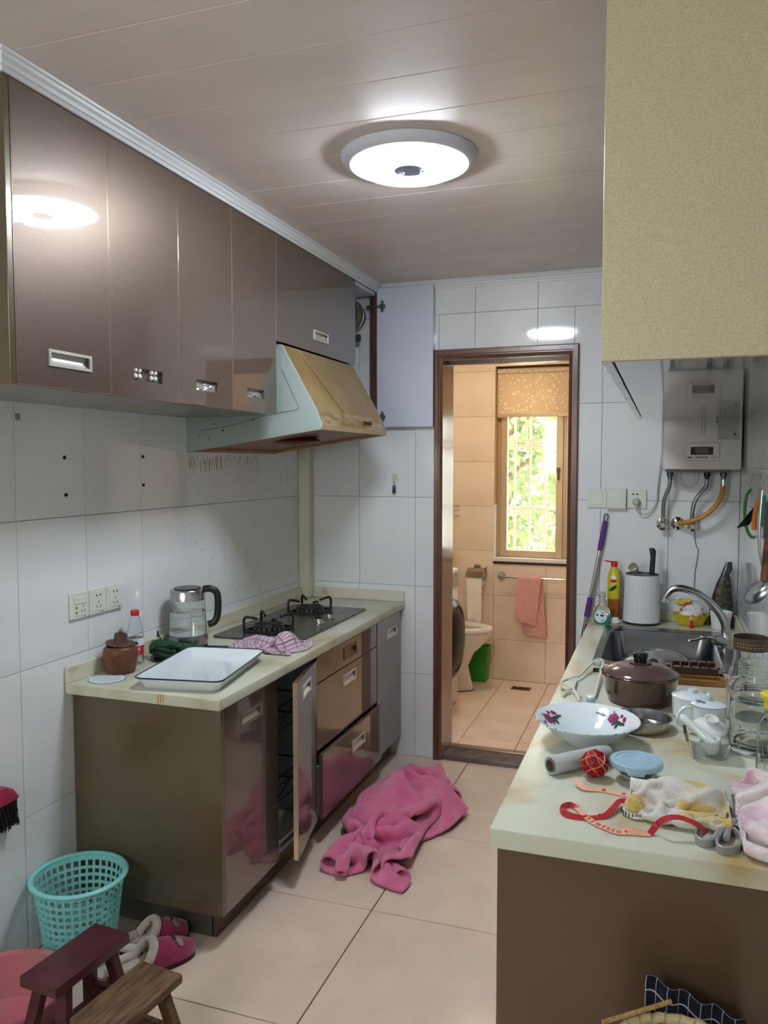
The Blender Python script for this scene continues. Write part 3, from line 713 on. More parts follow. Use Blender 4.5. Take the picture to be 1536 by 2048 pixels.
# ================================================================== cloth: a small position based solver for crumpled towels
def crumple(nu, nv, w, l, start, floor=0.0, steps=90, iters=8, bend=0.25, blobs=(), seed=1, walls=None, boxes=()):
    # start(s, t) -> position of the unfolded sheet point (s, t in 0..1); returns array [nv, nu, 3]
    rng = np.random.RandomState(seed)
    S, T = np.meshgrid(np.linspace(0, 1, nu), np.linspace(0, 1, nv))
    P = np.array([[start(S[j, i], T[j, i]) for i in range(nu)] for j in range(nv)], float)
    P += rng.normal(0, 0.0008, P.shape)
    V = np.zeros_like(P); du, dv = w / (nu - 1), l / (nv - 1); dd = math.hypot(du, dv)
    def solve(A, B, rest, k, lo=False):
        D = B - A; L = np.sqrt((D * D).sum(-1)) + 1e-9
        c = (L - rest)
        if lo: c = np.minimum(c, 0)
        D *= (0.5 * k * c / L)[..., None]
        A += D; B -= D
    dt = 0.016
    for st in range(steps):
        V *= 0.97; V[..., 2] -= 9.8 * dt * 0.5
        Q = P.copy(); P = P + V * dt
        for it in range(iters):
            for o in (0, 1):
                a = P[:, o:nu - 1:2]; b_ = P[:, o + 1:nu:2]; solve(a, b_, du, 1.0)
                a = P[o:nv - 1:2]; b_ = P[o + 1:nv:2]; solve(a, b_, dv, 1.0)
            for o in (0, 1):
                solve(P[o:nv - 1:2, :-1], P[o + 1:nv:2, 1:], dd, 0.6); solve(P[o:nv - 1:2, 1:], P[o + 1:nv:2, :-1], dd, 0.6)
            for o in range(4):
                h = P[:, o:nu - 2:4]; solve(h, P[:, o + 2:nu:4][:, :h.shape[1]], 2 * du, bend)
                h = P[o:nv - 2:4]; solve(h, P[o + 2:nv:4][:h.shape[0]], 2 * dv, bend)
            for (c, r) in blobs:
                d = (P - np.array(c)) / np.array(r); n = np.sqrt((d * d).sum(-1)) + 1e-9
                m = n < 1; s_ = np.where(m, 1 / n, 1.0)[..., None]
                P = np.array(c) + d * s_ * np.array(r)
            P[..., 2] = np.maximum(P[..., 2], floor + 0.003)
            if walls is not None: P = walls(P)
        V = (P - Q) / dt
        near = P[..., 2] < floor + 0.006
        V[near] *= 0.3
    return P
def cloth_object(P, name, mt, thick=0.004, parent=None, origin=None, sub=1, uvscale=None):
    nv, nu = P.shape[:2]
    fs = [(j * nu + i, j * nu + i + 1, (j + 1) * nu + i + 1, (j + 1) * nu + i) for j in range(nv - 1) for i in range(nu - 1)]
    me = bpy.data.meshes.new(name); off = Vector(origin) if origin is not None else Vector((0, 0, 0))
    pts = P.reshape(-1, 3) - np.array(off) + np.array([0, 0, thick * 0.5])
    me.from_pydata(pts.tolist(), [], fs)
    uv = me.uv_layers.new(name='UVMap')
    for p in me.polygons:
        for li in p.loop_indices:
            vi = me.loops[li].vertex_index; uv.data[li].uv = ((vi % nu) / (nu - 1), (vi // nu) / (nv - 1))
    me.materials.append(mt)
    me.polygons.foreach_set('use_smooth', [True] * len(me.polygons))
    o = link(name, me, parent, origin if parent is None else None)
    so = o.modifiers.new('thickness', 'SOLIDIFY'); so.thickness = thick; so.offset = 0.0
    if sub: ss = o.modifiers.new('smooth', 'SUBSURF'); ss.levels = sub; ss.render_levels = sub
    return o
def cloth_mat(name, col, col2, nscale=30, bump=0.5, bscale=350, sheen=0.6, nlo=0.35, nhi=0.7, stripes=None):
    m = mat(name, col, 0.95, spec=0.1, col2=col2, nscale=nscale, nlo=nlo, nhi=nhi, bump=bump, bscale=bscale, sheen=sheen)
    if stripes:
        nt = m.node_tree; b = nt.nodes['Principled BSDF']; base = b.inputs['Base Color'].links[0].from_socket
        uv = nd(nt, 'ShaderNodeTexCoord'); sp = nd(nt, 'ShaderNodeSeparateXYZ'); nt.links.new(uv.outputs['UV'], sp.inputs[0])
        out = None
        for ax, freq, wd in stripes:
            mu = nd(nt, 'ShaderNodeMath', operation='MULTIPLY'); mu.inputs[1].default_value = freq; nt.links.new(sp.outputs[ax], mu.inputs[0])
            fr = nd(nt, 'ShaderNodeMath', operation='FRACT'); nt.links.new(mu.outputs[0], fr.inputs[0])
            ls = nd(nt, 'ShaderNodeMath', operation='LESS_THAN'); ls.inputs[1].default_value = wd; nt.links.new(fr.outputs[0], ls.inputs[0])
            if out is None: out = ls.outputs[0]
            else:
                mx = nd(nt, 'ShaderNodeMath', operation='MAXIMUM'); nt.links.new(out, mx.inputs[0]); nt.links.new(ls.outputs[0], mx.inputs[1]); out = mx.outputs[0]
        mix = nd(nt, 'ShaderNodeMix', data_type='RGBA'); nt.links.new(out, mix.inputs[0]); nt.links.new(base, mix.inputs[6]); mix.inputs[7].default_value = lin((126, 92, 116))
        nt.links.new(mix.outputs[2], b.inputs['Base Color'])
    return m

# ================================================================== on and above the left worktop
# ---- gas hob
t = thing('gas_hob', 'black glass gas hob with two cast iron burners set in the left worktop', 'hob', (0.28, 3.19, ZL))
M['hob_glass'] = mat('dusty black hob glass', (52, 52, 52), 0.16, col2=(78, 76, 72), nscale=9, rough2=0.35)
MB().prism(rrect(0.088, 0.470, 2.806, 3.585, 0.02), ZL + 0.0004, ZL + 0.008).build('glass_plate', M['hob_glass'], t, bev=0.002)
for (bx, by) in ((0.255, 2.985), (0.245, 3.420)):
    g = MB().lathe([(0, 0.008), (0.062, 0.008), (0.064, 0.014), (0.064, 0.030), (0.058, 0.036), (0.050, 0.036), (0.046, 0.028), (0.030, 0.028), (0.027, 0.036), (0.016, 0.040), (0, 0.040)], 36, (bx, by, ZL)).build('burner', M['iron'], t)
    b = MB()
    for k in range(18):
        a = 2 * PI * k / 18; b.box((-0.0035, -0.002, 0), (0.0035, 0.002, 0.010)).v
        b.xf(Matrix.Translation((bx + 0.0645 * math.cos(a), by + 0.0645 * math.sin(a), ZL + 0.016)) @ Matrix.Rotation(a + PI / 2, 4, 'Z'), len(b.v) - 8)
    tag(b.build('flame_slots', mat('grey slots', (120, 118, 112), 0.4, metal=0.5), g), kind='stuff')
    ring = MB().tube([(bx + 0.105 * math.cos(2 * PI * k / 4 + PI / 4), by + 0.105 * math.sin(2 * PI * k / 4 + PI / 4), ZL + 0.012) for k in range(4)], 0.007, 8, closed=True)
    sup = ring.build('pan_support', M['iron'], t)
    for k in range(4):
        a = PI / 2 * k + PI / 4
        P = [(0.105, 0.012), (0.107, 0.05), (0.103, 0.064), (0.095, 0.070), (0.060, 0.062), (0.050, 0.058)]
        MB().tube(spline([(bx + r * math.cos(a), by + r * math.sin(a), ZL + z) for r, z in P], 4), 0.0058, 8).build('prong', M['iron'], sup)
for ky in (3.175, 3.290):
    kn = MB().lathe([(0, 0.0082), (0.024, 0.0082), (0.024, 0.012), (0.018, 0.014), (0.016, 0.030), (0.013, 0.032), (0, 0.032)], 24, (0.400, ky, ZL)).build('knob', M['chrome_dull'], t)
    MB().box((0.382, ky - 0.004, ZL + 0.0315), (0.418, ky + 0.004, ZL + 0.040)).build('grip', M['black'], kn, bev=0.002)

# ---- kettle
KX, KY = 0.100, 2.620
t = thing('electric_kettle', 'glass and steel electric kettle with black handle, half full of water', 'kettle', (KX, KY, ZL))
MB().lathe([(0, 0.001), (0.070, 0.001), (0.074, 0.005), (0.074, 0.012), (0.066, 0.014), (0, 0.014)], 40, (KX, KY, ZL)).build('power_base', M['black'], t)
MB().lathe([(0, 0.0145), (0.070, 0.0145), (0.0745, 0.019), (0.074, 0.052), (0.071, 0.054), (0, 0.054)], 48, (KX, KY, ZL)).build('steel_base', M['steel'], t)
MB().lathe([(0.0715, 0.0545), (0.0715, 0.07), (0.0655, 0.187), (0.0635, 0.187), (0.0695, 0.07), (0.0695, 0.0545), (0.0715, 0.0545)], 48, (KX, KY, ZL)).build('glass_body', M['glass'], t)
MB().lathe([(0, 0.056), (0.0690, 0.056), (0.0690, 0.07), (0.0653, 0.144), (0, 0.144)], 40, (KX, KY, ZL)).build('water', M['water'], t)
lid = MB().lathe([(0.060, 0.188), (0.0665, 0.188), (0.0660, 0.192), (0.0645, 0.222), (0.062, 0.226), (0.045, 0.230), (0, 0.231)], 48, (KX, KY, ZL)).build('lid', M['steel'], t)
MB().lathe([(0, 0.231), (0.05, 0.2295), (0.05, 0.233), (0, 0.235)], 32, (KX, KY, ZL)).build('lid_cap', mat('dark grey plastic', (66, 68, 70), 0.35), lid)
ha = 0.50
hp = [(0.058, 0.224), (0.085, 0.226), (0.108, 0.212), (0.114, 0.180), (0.112, 0.130), (0.100, 0.098), (0.076, 0.088)]
MB().tube(spline([(KX + r * math.cos(ha), KY + r * math.sin(ha), ZL + z) for r, z in hp], 6), [0.011] * 37, 12, flat=1.2).build('handle', M['black'], t)
for k, z in enumerate((0.085, 0.110, 0.135, 0.158)):
    a = -0.6; MB().box((-0.007, -0.0002, -0.0005), (0.007, 0.0002, 0.0005)).xf(Matrix.Translation((KX + 0.0708 * math.cos(a) * (1 - (z - .07) * 0.7), KY + 0.0708 * math.sin(a) * (1 - (z - .07) * 0.7), ZL + z)) @ Matrix.Rotation(a + PI / 2, 4, 'Z')).build('level_mark', M['grey_print'], t)

# ---- clay jar
JX, JY = 0.084, 2.236
t = thing('clay_jar', 'brown clay jar with a loose tilted lid beside the water bottle', 'jar', (JX, JY, ZL))
M['clay'] = mat('brown terracotta', (104, 64, 40), 0.42, col2=(84, 50, 30), nscale=14, bump=0.03)
body = MB().lathe([(0, 0.001), (0.044, 0.001), (0.049, 0.006), (0.056, 0.045), (0.0575, 0.066), (0.055, 0.083), (0.045, 0.092), (0.045, 0.089), (0.050, 0.080), (0.050, 0.02), (0, 0.012)], 44, (JX, JY, ZL)).build('body', M['clay'], t)
b = MB(); rr = random.Random(5)
for k in range(7):
    a0 = -1.15 + rr.uniform(-0.25, 0.25); h0 = 0.030
    pts = []
    for i in range(7):
        u = i / 6; a = a0 + (rr.uniform(-.02, .02) + (k - 3) * 0.10 * u + 0.15 * u * u); z = h0 + 0.028 * math.sin(u * PI * 0.75) + 0.003 * k * u
        r = 0.0525 + (0.0575 - 0.0525) * min(1, (z - 0.02) / 0.045); pts.append((JX + (r + 0.0004) * math.cos(a), JY + (r + 0.0004) * math.sin(a), ZL + z))
    b.tube(pts, 0.0007, 5)
tag(b.build('grass_drawing', mat('dark incised line', (58, 34, 26), 0.6), body), kind='stuff')
lid = MB().lathe([(0, 0), (0.047, 0.0), (0.049, 0.003), (0.047, 0.006), (0.022, 0.009), (0.021, 0.012), (0.021, 0.034), (0.018, 0.036), (0, 0.036)], 40).lathe([(0, 0.036), (0.007, 0.036), (0.008, 0.040), (0.005, 0.044), (0, 0.045)], 16)
lid.xf(Matrix.Translation((JX, JY, ZL + 0.0965)) @ Matrix.Rotation(0.10, 4, 'Y'))
lid.build('lid', mat('dark brown clay lid', (76, 48, 38), 0.45), t)

# ---- water bottle
BX, BY = 0.062, 2.348
t = thing('water_bottle', 'clear plastic water bottle with red cap and red and white label', 'bottle', (BX, BY, ZL))
prof = [(0.0, 0.001), (0.026, 0.001), (0.0285, 0.006), (0.0275, 0.016), (0.0285, 0.024), (0.0275, 0.034), (0.0275, 0.095), (0.0280, 0.100), (0.0270, 0.115), (0.0185, 0.160), (0.0125, 0.172), (0.0125, 0.182), (0.0112, 0.182), (0.0112, 0.171), (0.0172, 0.159), (0.0258, 0.114), (0.0265, 0.090), (0.0265, 0.030), (0.0255, 0.004), (0.0, 0.004)]
MB().lathe(prof, 36, (BX, BY, ZL)).build('bottle_body', M['clear_plastic'], t)
MB().lathe([(0.0, 0.172), (0.0145, 0.172), (0.0150, 0.174), (0.0150, 0.188), (0.0138, 0.191), (0, 0.191)], 28, (BX, BY, ZL)).build('cap', M['red_plastic'], t)
lab = MB().lathe([(0.0280, 0.036), (0.0284, 0.036), (0.0284, 0.068), (0.0280, 0.068)], 36, (BX, BY, ZL)).build('red_label', mat('red label', (188, 24, 38), 0.4), t)
MB().lathe([(0.0280, 0.0682), (0.0284, 0.0682), (0.0284, 0.094), (0.0280, 0.094)], 36, (BX, BY, ZL)).build('white_label', mat('white label', (224, 230, 228), 0.4), t)
fa = math.atan2(0 - BY, 1.807 - BX)
def on_cyl(cx, cy, r, a, z): return Matrix.Translation((cx + r * math.cos(a), cy + r * math.sin(a), z)) @ Matrix.Rotation(a + PI / 2, 4, 'Z') @ Matrix.Rotation(PI / 2, 4, 'X')
off = Matrix.Translation((-BX, -BY, -ZL))
text_part('山泉', 0.015, M['white_print'], t, off @ on_cyl(BX, BY, 0.0288, fa + 0.15, ZL + 0.056))
MB().box((-0.010, -0.0012, 0), (0.010, 0.0012, 0.0003)).xf(on_cyl(BX, BY, 0.0286, fa + 0.15, ZL + 0.044)).build('print_line', M['white_print'], t)
b = MB(); b.prism([(-0.008, 0), (0.008, 0), (0.002, 0.012), (0, 0.009), (-0.002, 0.014)], 0, 0.0003); b.xf(on_cyl(BX, BY, 0.0286, fa + 0.1, ZL + 0.074)).build('mountain_mark', mat('navy print', (26, 44, 74), 0.5), t)

# ---- paper coaster
t = thing('paper_coaster', 'round printed white paper lid with blue edge lying at the worktop corner', 'paper lid', (0.100, 2.146, ZL))
MB().lathe([(0, 0.0004), (0.059, 0.0004), (0.059, 0.0014), (0, 0.0014)], 40, (0.100, 2.146, ZL)).build('disc', mat('white card', (222, 228, 232), 0.5), t)
MB().lathe([(0.0565, 0.0014), (0.060, 0.0010), (0.060, 0.0018), (0.0565, 0.0020)], 40, (0.100, 2.146, ZL)).build('blue_rim', mat('blue rim', (110, 138, 180), 0.5), t)
b = MB(); rr = random.Random(9)
for k in range(9):
    y = 2.146 - 0.036 + k * 0.009; hw = math.sqrt(max(0.0, 0.052 ** 2 - (y - 2.146) ** 2)); x = 0.100 - hw + 0.004
    while x < 0.100 + hw - 0.012:
        w = rr.uniform(0.004, 0.012); b.box((x, y, ZL + 0.0014), (x + w, y + 0.0022, ZL + 0.0016)); x += w + 0.003
tag(b.build('printed_lines', mat('grey blue print', (126, 132, 150), 0.6), t), kind='stuff')

# ---- black plate with green cord bundle
PX, PY = 0.128, 2.468
t = thing('black_plate', 'flat black rimmed oval plate under the green rope by the kettle', 'plate', (PX, PY, ZL))
MB().lathe([(0, 0.001), (0.080, 0.001), (0.088, 0.006), (0.086, 0.008), (0.078, 0.004), (0, 0.004)], 40, (PX, PY, ZL), sx=0.78, sy=0.98).build('rim', M['black_gloss'], t)
t = thing('green_rope', 'bundle of dark green woven rope tied up beside the kettle', 'rope', (PX, PY, ZL + 0.008))
M['green_cord'] = mat('green woven cord', (34, 82, 54), 0.8, col2=(20, 52, 36), nscale=160, bump=0.5, bscale=300, nlo=0.45, nhi=0.55)
rr = random.Random(2); b = MB()
for k in range(9):
    r = 0.028 + 0.004 * (k % 3); ph = k * 0.7
    pts = [(PX - 0.018 + (r + 0.012) * math.cos(a + ph) * 0.9, PY - 0.030 + r * math.sin(a + ph) * 1.05, ZL + 0.018 + 0.004 * k + 0.010 * math.sin(2 * a + k)) for a in [2 * PI * i / 18 for i in range(18)]]
    b.tube(pts, 0.0052, 7, closed=True)
b.build('coil', M['green_cord'], t)
pts = spline([(PX - 0.020, PY + 0.012, ZL + 0.042), (PX + 0.012, PY + 0.030, ZL + 0.034), (PX + 0.036, PY + 0.060, ZL + 0.026), (PX + 0.048, PY + 0.078, ZL + 0.025)], 6)
MB().tube(pts, [0.018 - 0.004 * i / len(pts) for i in range(len(pts))], 12).build('woven_sleeve', M['green_cord'], t)
pts = spline([(PX - 0.030, PY + 0.0, ZL + 0.045), (PX - 0.060, PY + 0.01, ZL + 0.075), (PX - 0.078, PY + 0.03, ZL + 0.085), (PX - 0.090, PY + 0.045, ZL + 0.060)], 6)
MB().tube(pts, 0.003, 7).build('loose_loop', M['black'], t)
t = thing('kitchen_knife', 'black handled knife sticking out of the green rope bundle', 'knife', (PX + 0.06, PY + 0.08, ZL + 0.020))
a = math.atan2(0.075, 0.060)
kb = MB().box((0.0, -0.0008, -0.012), (0.028, 0.0008, 0.008)).xf(Matrix.Translation((PX + 0.056, PY + 0.074, ZL + 0.024)) @ Matrix.Rotation(a - 0.35, 4, 'Z')); kb.build('blade', M['steel'], t)
MB().tube([(0.028, 0, 0), (0.034, 0, 0), (0.09, 0, -0.004), (0.115, 0, -0.006), (0.119, 0, -0.006)], [0.006, 0.009, 0.009, 0.010, 0.005], 10).xf(Matrix.Translation((PX + 0.056, PY + 0.074, ZL + 0.022)) @ Matrix.Rotation(a - 0.35, 4, 'Z')).build('handle', M['black'], t)

# ---- enamel tray
t = thing('enamel_tray', 'white rectangular enamel tray with navy rim on the left worktop', 'tray', (0.364, 2.306, ZL), 0.165)
def rring(hx, hy, r, z): return [(x, y, z) for x, y in rrect(-hx, hx, -hy, hy, r, 6)]
b = MB(); b.loft([rring(0.122, 0.195, 0.022, 0.001), rring(0.126, 0.199, 0.024, 0.004), rring(0.140, 0.212, 0.026, 0.034), rring(0.145, 0.217, 0.028, 0.036), rring(0.145, 0.217, 0.028, 0.0385), rring(0.138, 0.210, 0.026, 0.037), rring(0.124, 0.197, 0.024, 0.0068), rring(0.119, 0.192, 0.021, 0.0045)])
b.build('pan', M['white_enamel'], t, world=False)
MB().tube([(x, y, 0.0378) for x, y in rrect(-0.1455, 0.1455, -0.2175, 0.2175, 0.029, 6)], 0.0026, 8, closed=True).build('navy_rim', mat('navy enamel', (24, 30, 48), 0.2), t, world=False)

# ---- checked dishcloth
M['dishcloth'] = cloth_mat('mauve checked dishcloth', (198, 178, 188), (184, 164, 176), stripes=[(0, 26, 0.24), (1, 7, 0.10), (0, 5, 0.06)], bump=0.25)
def st(s, t_):
    a = s - 0.5; c = t_ - 0.5
    x = 0.390 + 0.27 * a + 0.05 * math.sin(9 * c + 2) * 0.6 + 0.10 * c * 0.6; y = 2.735 + 0.15 * c + 0.03 * math.sin(11 * a)
    return (x, y, ZL + 0.05 + 0.045 * math.sin(13 * a + 3 * c) * math.cos(10 * c + 1) + 0.02 * math.sin(23 * c + 7 * a))
P = crumple(46, 40, 0.40, 0.34, st, ZL, steps=46, iters=8, bend=0.30, blobs=[((0.345, 2.735, ZL), (0.07, 0.045, 0.040)), ((0.455, 2.745, ZL), (0.05, 0.045, 0.062))], seed=4)
P[..., 0] = np.clip(P[..., 0], 0.24, 0.545); P[..., 1] = np.clip(P[..., 1], 2.62, 2.80)
P[..., 2] += np.where(P[..., 1] > 2.79, 0.008, 0)
tag(cloth_object(P, 'dishcloth', M['dishcloth'], 0.002, origin=(0.38, 2.72, ZL)), 'crumpled mauve checked dishcloth lying against the hob and the enamel tray', 'cloth')

# ---- sockets on the left wall
def socket_face(t, y0, y1, z0, z1, kind):
    pl = MB().prism(rrect(y0 + 0.001, y1 - 0.001, z0, z1, 0.004), 0.0005, 0.010, 'x').build('plate', M['cream_plastic'], t, bev=0.002)
    yc, zc = (y0 + y1) / 2, (z0 + z1) / 2
    MB().prism(rrect(yc - 0.031, yc + 0.031, zc - 0.033, zc + 0.033, 0.002), 0.0101, 0.0118, 'x').build('insert', M['cream_plastic'], pl, bev=0.0006)
    def slot(cy, cz, w, h, rot): MB().box((0.0, -w / 2, -h / 2), (0.0006, w / 2, h / 2)).xf(Matrix.Translation((0.0119, cy, cz)) @ Matrix.Rotation(rot, 4, 'X')).build('slot', M['black'], pl)
    if kind == 'two':
        slot(yc - 0.009, zc + 0.020, 0.005, 0.007, 0.4); slot(yc + 0.009, zc + 0.020, 0.005, 0.007, -0.4)
        slot(yc, zc - 0.003, 0.0022, 0.009, 0); slot(yc - 0.009, zc - 0.018, 0.0022, 0.010, 0.6); slot(yc + 0.009, zc - 0.018, 0.0022, 0.010, -0.6)
    else:
        MB().box((0.0119, yc - 0.028, zc + 0.006), (0.0145, yc + 0.028, zc + 0.027)).build('rocker', M['cream_plastic'], pl, bev=0.001)
        slot(yc - 0.020, zc - 0.006, 0.006, 0.006, 0); slot(yc - 0.020, zc - 0.022, 0.006, 0.006, 0)
        slot(yc + 0.012, zc - 0.004, 0.0022, 0.008, 0); slot(yc + 0.005, zc - 0.019, 0.0022, 0.009, 0.6); slot(yc + 0.019, zc - 0.019, 0.0022, 0.009, -0.6)
    MB().box((0.0101, yc + 0.012, zc - 0.0385), (0.0106, yc + 0.026, zc - 0.0365)).build('maker_mark', M['grey_print'], pl)
for k, (kd, lb) in enumerate((('switch', 'cream switched socket, nearest of the three in a row above the clay jar'), ('two', 'cream double socket in the middle of the row of three'), ('two', 'cream double socket nearest the kettle in the row of three'))):
    y0 = 2.089 + k * 0.0885
    tt = thing('wall_socket', lb, 'socket', (0, y0 + 0.044, 0.998), group='sockets on the left wall')
    socket_face(tt, y0, y0 + 0.0885, 0.998, 1.084, kd)

# ---- brush hanging on the left wall
t = thing('dust_brush', 'pink handled dust brush with black bristles hanging on the left wall', 'brush', (0.03, 1.72, 0.45))
prof = [(-0.018, 0), (0.018, 0), (0.020, 0.018), (0.012, 0.040), (-0.012, 0.044), (-0.020, 0.02)]
b = MB(); n = 14; rings = []
for i in range(n + 1):
    u = i / n; y = 1.56 + 0.258 * u; s_ = 1.0 if u < 0.72 else math.sqrt(max(0.02, 1 - ((u - 0.72) / 0.285) ** 2))
    rings.append([(0.028 + x * (0.6 + 0.4 * s_), y, 0.528 + z * s_ * (1.15 if u > 0.3 else 0.9)) for x, z in prof])
b.loft(rings).build('handle', mat('pink plastic', (150, 44, 78), 0.3), t, smooth=60)
b = MB(); rr = random.Random(11)
for i in range(420):
    y = 1.60 + 0.21 * (i / 420) + rr.uniform(-.002, .002); x = 0.028 + rr.uniform(-0.013, 0.013)
    b.tube([(x, y, 0.530), (x + rr.uniform(-.004, .004), y + rr.uniform(-.002, .010), 0.49), (max(0.003, x + rr.uniform(-.008, .008)), y + rr.uniform(-.004, .020), 0.450 + rr.uniform(-.006, .010))], [0.0026, 0.0024, 0.0018], 4)
tag(b.build('bristles', mat('black bristle', (24, 22, 22), 0.7), t), kind='stuff')
MB().tube(spline([(0.006, 1.70, 0.60), (0.014, 1.73, 0.585), (0.020, 1.76, 0.571)], 5), 0.0012, 6).build('hanging_wire', M['wire'], t)

# ---- adhesive hook on the back wall
t = thing('adhesive_hook', 'clear adhesive hook with a small black key on the back wall', 'hook', (0.512, YB, 1.36))
MB().prism(rrect(0.496, 0.530, 1.408, 1.452, 0.004), YB - 0.0012, YB - 0.0004, 'y').build('backing', mat('yellowed clear backing', (206, 206, 180), 0.3), t)
MB().tube(spline([(0.513, YB - 0.003, 1.445), (0.513, YB - 0.004, 1.412), (0.513, YB - 0.016, 1.400), (0.513, YB - 0.022, 1.412)], 5), 0.0022, 8).build('hook_wire', M['chrome_dull'], t)
MB().lathe([(0.005, -0.002), (0.009, -0.002), (0.009, 0.002), (0.005, 0.002), (0.005, -0.002)], 16).xf(Matrix.Translation((0.513, YB - 0.014, 1.385)) @ Matrix.Rotation(PI / 2, 4, 'X')).box((0.505, YB - 0.018, 1.352), (0.521, YB - 0.010, 1.377)).build('key', M['black'], t)

# ================================================================== right worktop and wall
def px(u, v, ax, val):      # photo pixel -> point on the plane ax = val
    f, yaw, pit = 1606.3, 0.3356, 0.061
    X, U = (u - 768) / f, -(v - 1024) / f
    Y = math.cos(pit) + U * math.sin(pit); z = -math.sin(pit) + U * math.cos(pit)
    d = (X * math.cos(yaw) - Y * math.sin(yaw), X * math.sin(yaw) + Y * math.cos(yaw), z)
    C = (1.8073, 0.0, 1.5059); i = 'xyz'.index(ax); k = (val - C[i]) / d[i]
    return tuple(C[j] + k * d[j] for j in range(3))

# ---- sink
t = thing('sink', 'dull stainless steel sink set into the right worktop', 'sink', (1.82, 3.3, 0.60))
def rr3(x0, x1, y0, y1, r, z): return [(x, y, z) for x, y in rrect(x0, x1, y0, y1, r, 6)]
b = MB(); b.loft([rr3(1.572, 2.070, 2.945, 3.655, 0.02, ZR + 0.0004), rr3(1.574, 2.068, 2.947, 3.653, 0.02, ZR + 0.0045), rr3(1.600, 2.016, 2.985, 3.590, 0.05, ZR + 0.0040),
     rr3(1.606, 2.010, 2.992, 3.583, 0.05, ZR - 0.004), rr3(1.622, 1.995, 3.010, 3.566, 0.06, 0.625), rr3(1.645, 1.972, 3.034, 3.542, 0.06, 0.610)], caps=False)
b.add(rr3(1.645, 1.972, 3.034, 3.542, 0.06, 0.610), [tuple(range(28))])
b.build('basin', M['steel_dark'], t)
MB().lathe([(0, 0.611), (0.040, 0.611), (0.042, 0.613), (0.030, 0.614), (0.026, 0.6125), (0, 0.6125)], 28, (1.81, 3.29, 0)).build('drain_strainer', M['chrome'], t)
MB().lathe([(0.030, 0), (0.034, 0.0), (0.034, 0.003), (0.030, 0.003)], 20, (1.66, 3.05, 0.6102)).build('overflow_ring', M['chrome'], t)
# ---- tap
t = thing('kitchen_tap', 'grey chrome kitchen tap arching over the sink with a side lever', 'tap', (2.046, 3.325, ZR + 0.005))
MB().lathe([(0, 0.0045), (0.026, 0.0045), (0.026, 0.012), (0.021, 0.016), (0.020, 0.060), (0.017, 0.066), (0, 0.066)], 28, (2.043, 3.325, ZR)).build('base', M['steel'], t)
sp = spline([(2.043, 3.325, 0.845), (2.040, 3.326, 0.885), (2.020, 3.328, 0.925), (1.985, 3.330, 0.965), (1.935, 3.330, 1.000), (1.880, 3.330, 1.016), (1.845, 3.330, 1.010), (1.826, 3.330, 0.990), (1.819, 3.330, 0.972)], 6)
MB().tube(sp, [0.0165 - 0.004 * i / len(sp) for i in range(len(sp))], 16).build('spout', M['steel'], t)
MB().lathe([(0.0105, 0), (0.0142, 0), (0.0145, 0.016), (0.0105, 0.016), (0.0105, 0)], 20).xf(Matrix.Translation((1.8187, 3.33, 0.957)) @ Matrix.Rotation(0.2, 4, 'Y')).build('nozzle', M['chrome'], t)
MB().tube([(2.040, 3.318, 0.818), (2.018, 3.290, 0.828), (2.004, 3.276, 0.832), (1.998, 3.270, 0.833)], [0.017, 0.019, 0.019, 0.014], 16).build('cartridge', M['steel'], t)
MB().tube(spline([(2.002, 3.275, 0.838), (1.970, 3.262, 0.842), (1.935, 3.255, 0.832), (1.905, 3.252, 0.828)], 5), [0.012, 0.012, 0.011, 0.010, 0.010, 0.009, 0.009, 0.009, 0.009, 0.009, 0.009, 0.009, 0.009, 0.009, 0.008, 0.006], 12, flat=0.45).build('lever', M['chrome'], t)
# ---- pan lid lying in the sink
t = thing('pan_lid', 'large round steel pan lid lying tilted in the sink', 'pan lid', (1.785, 3.25, 0.62), 0)
R_ = Matrix.Translation((1.785, 3.265, 0.700)) @ Matrix.Rotation(0.42, 4, 'X') @ Matrix.Rotation(-0.1, 4, 'Y')
MB().lathe([(0, 0.020), (0.05, 0.018), (0.10, 0.009), (0.132, 0.0), (0.134, -0.003), (0.128, -0.003), (0.10, 0.006), (0.05, 0.015), (0, 0.017)], 48).xf(R_).build('dome', M['steel'], t)
MB().tube([(0.134 * math.cos(2 * PI * k / 48), 0.134 * math.sin(2 * PI * k / 48), -0.001) for k in range(48)], 0.004, 8, closed=True).xf(R_).build('rim_band', M['chrome'], t)
MB().lathe([(0, 0.020), (0.010, 0.020), (0.010, 0.030), (0.018, 0.036), (0.016, 0.044), (0, 0.045)], 20).xf(R_).build('knob', M['black'], t)
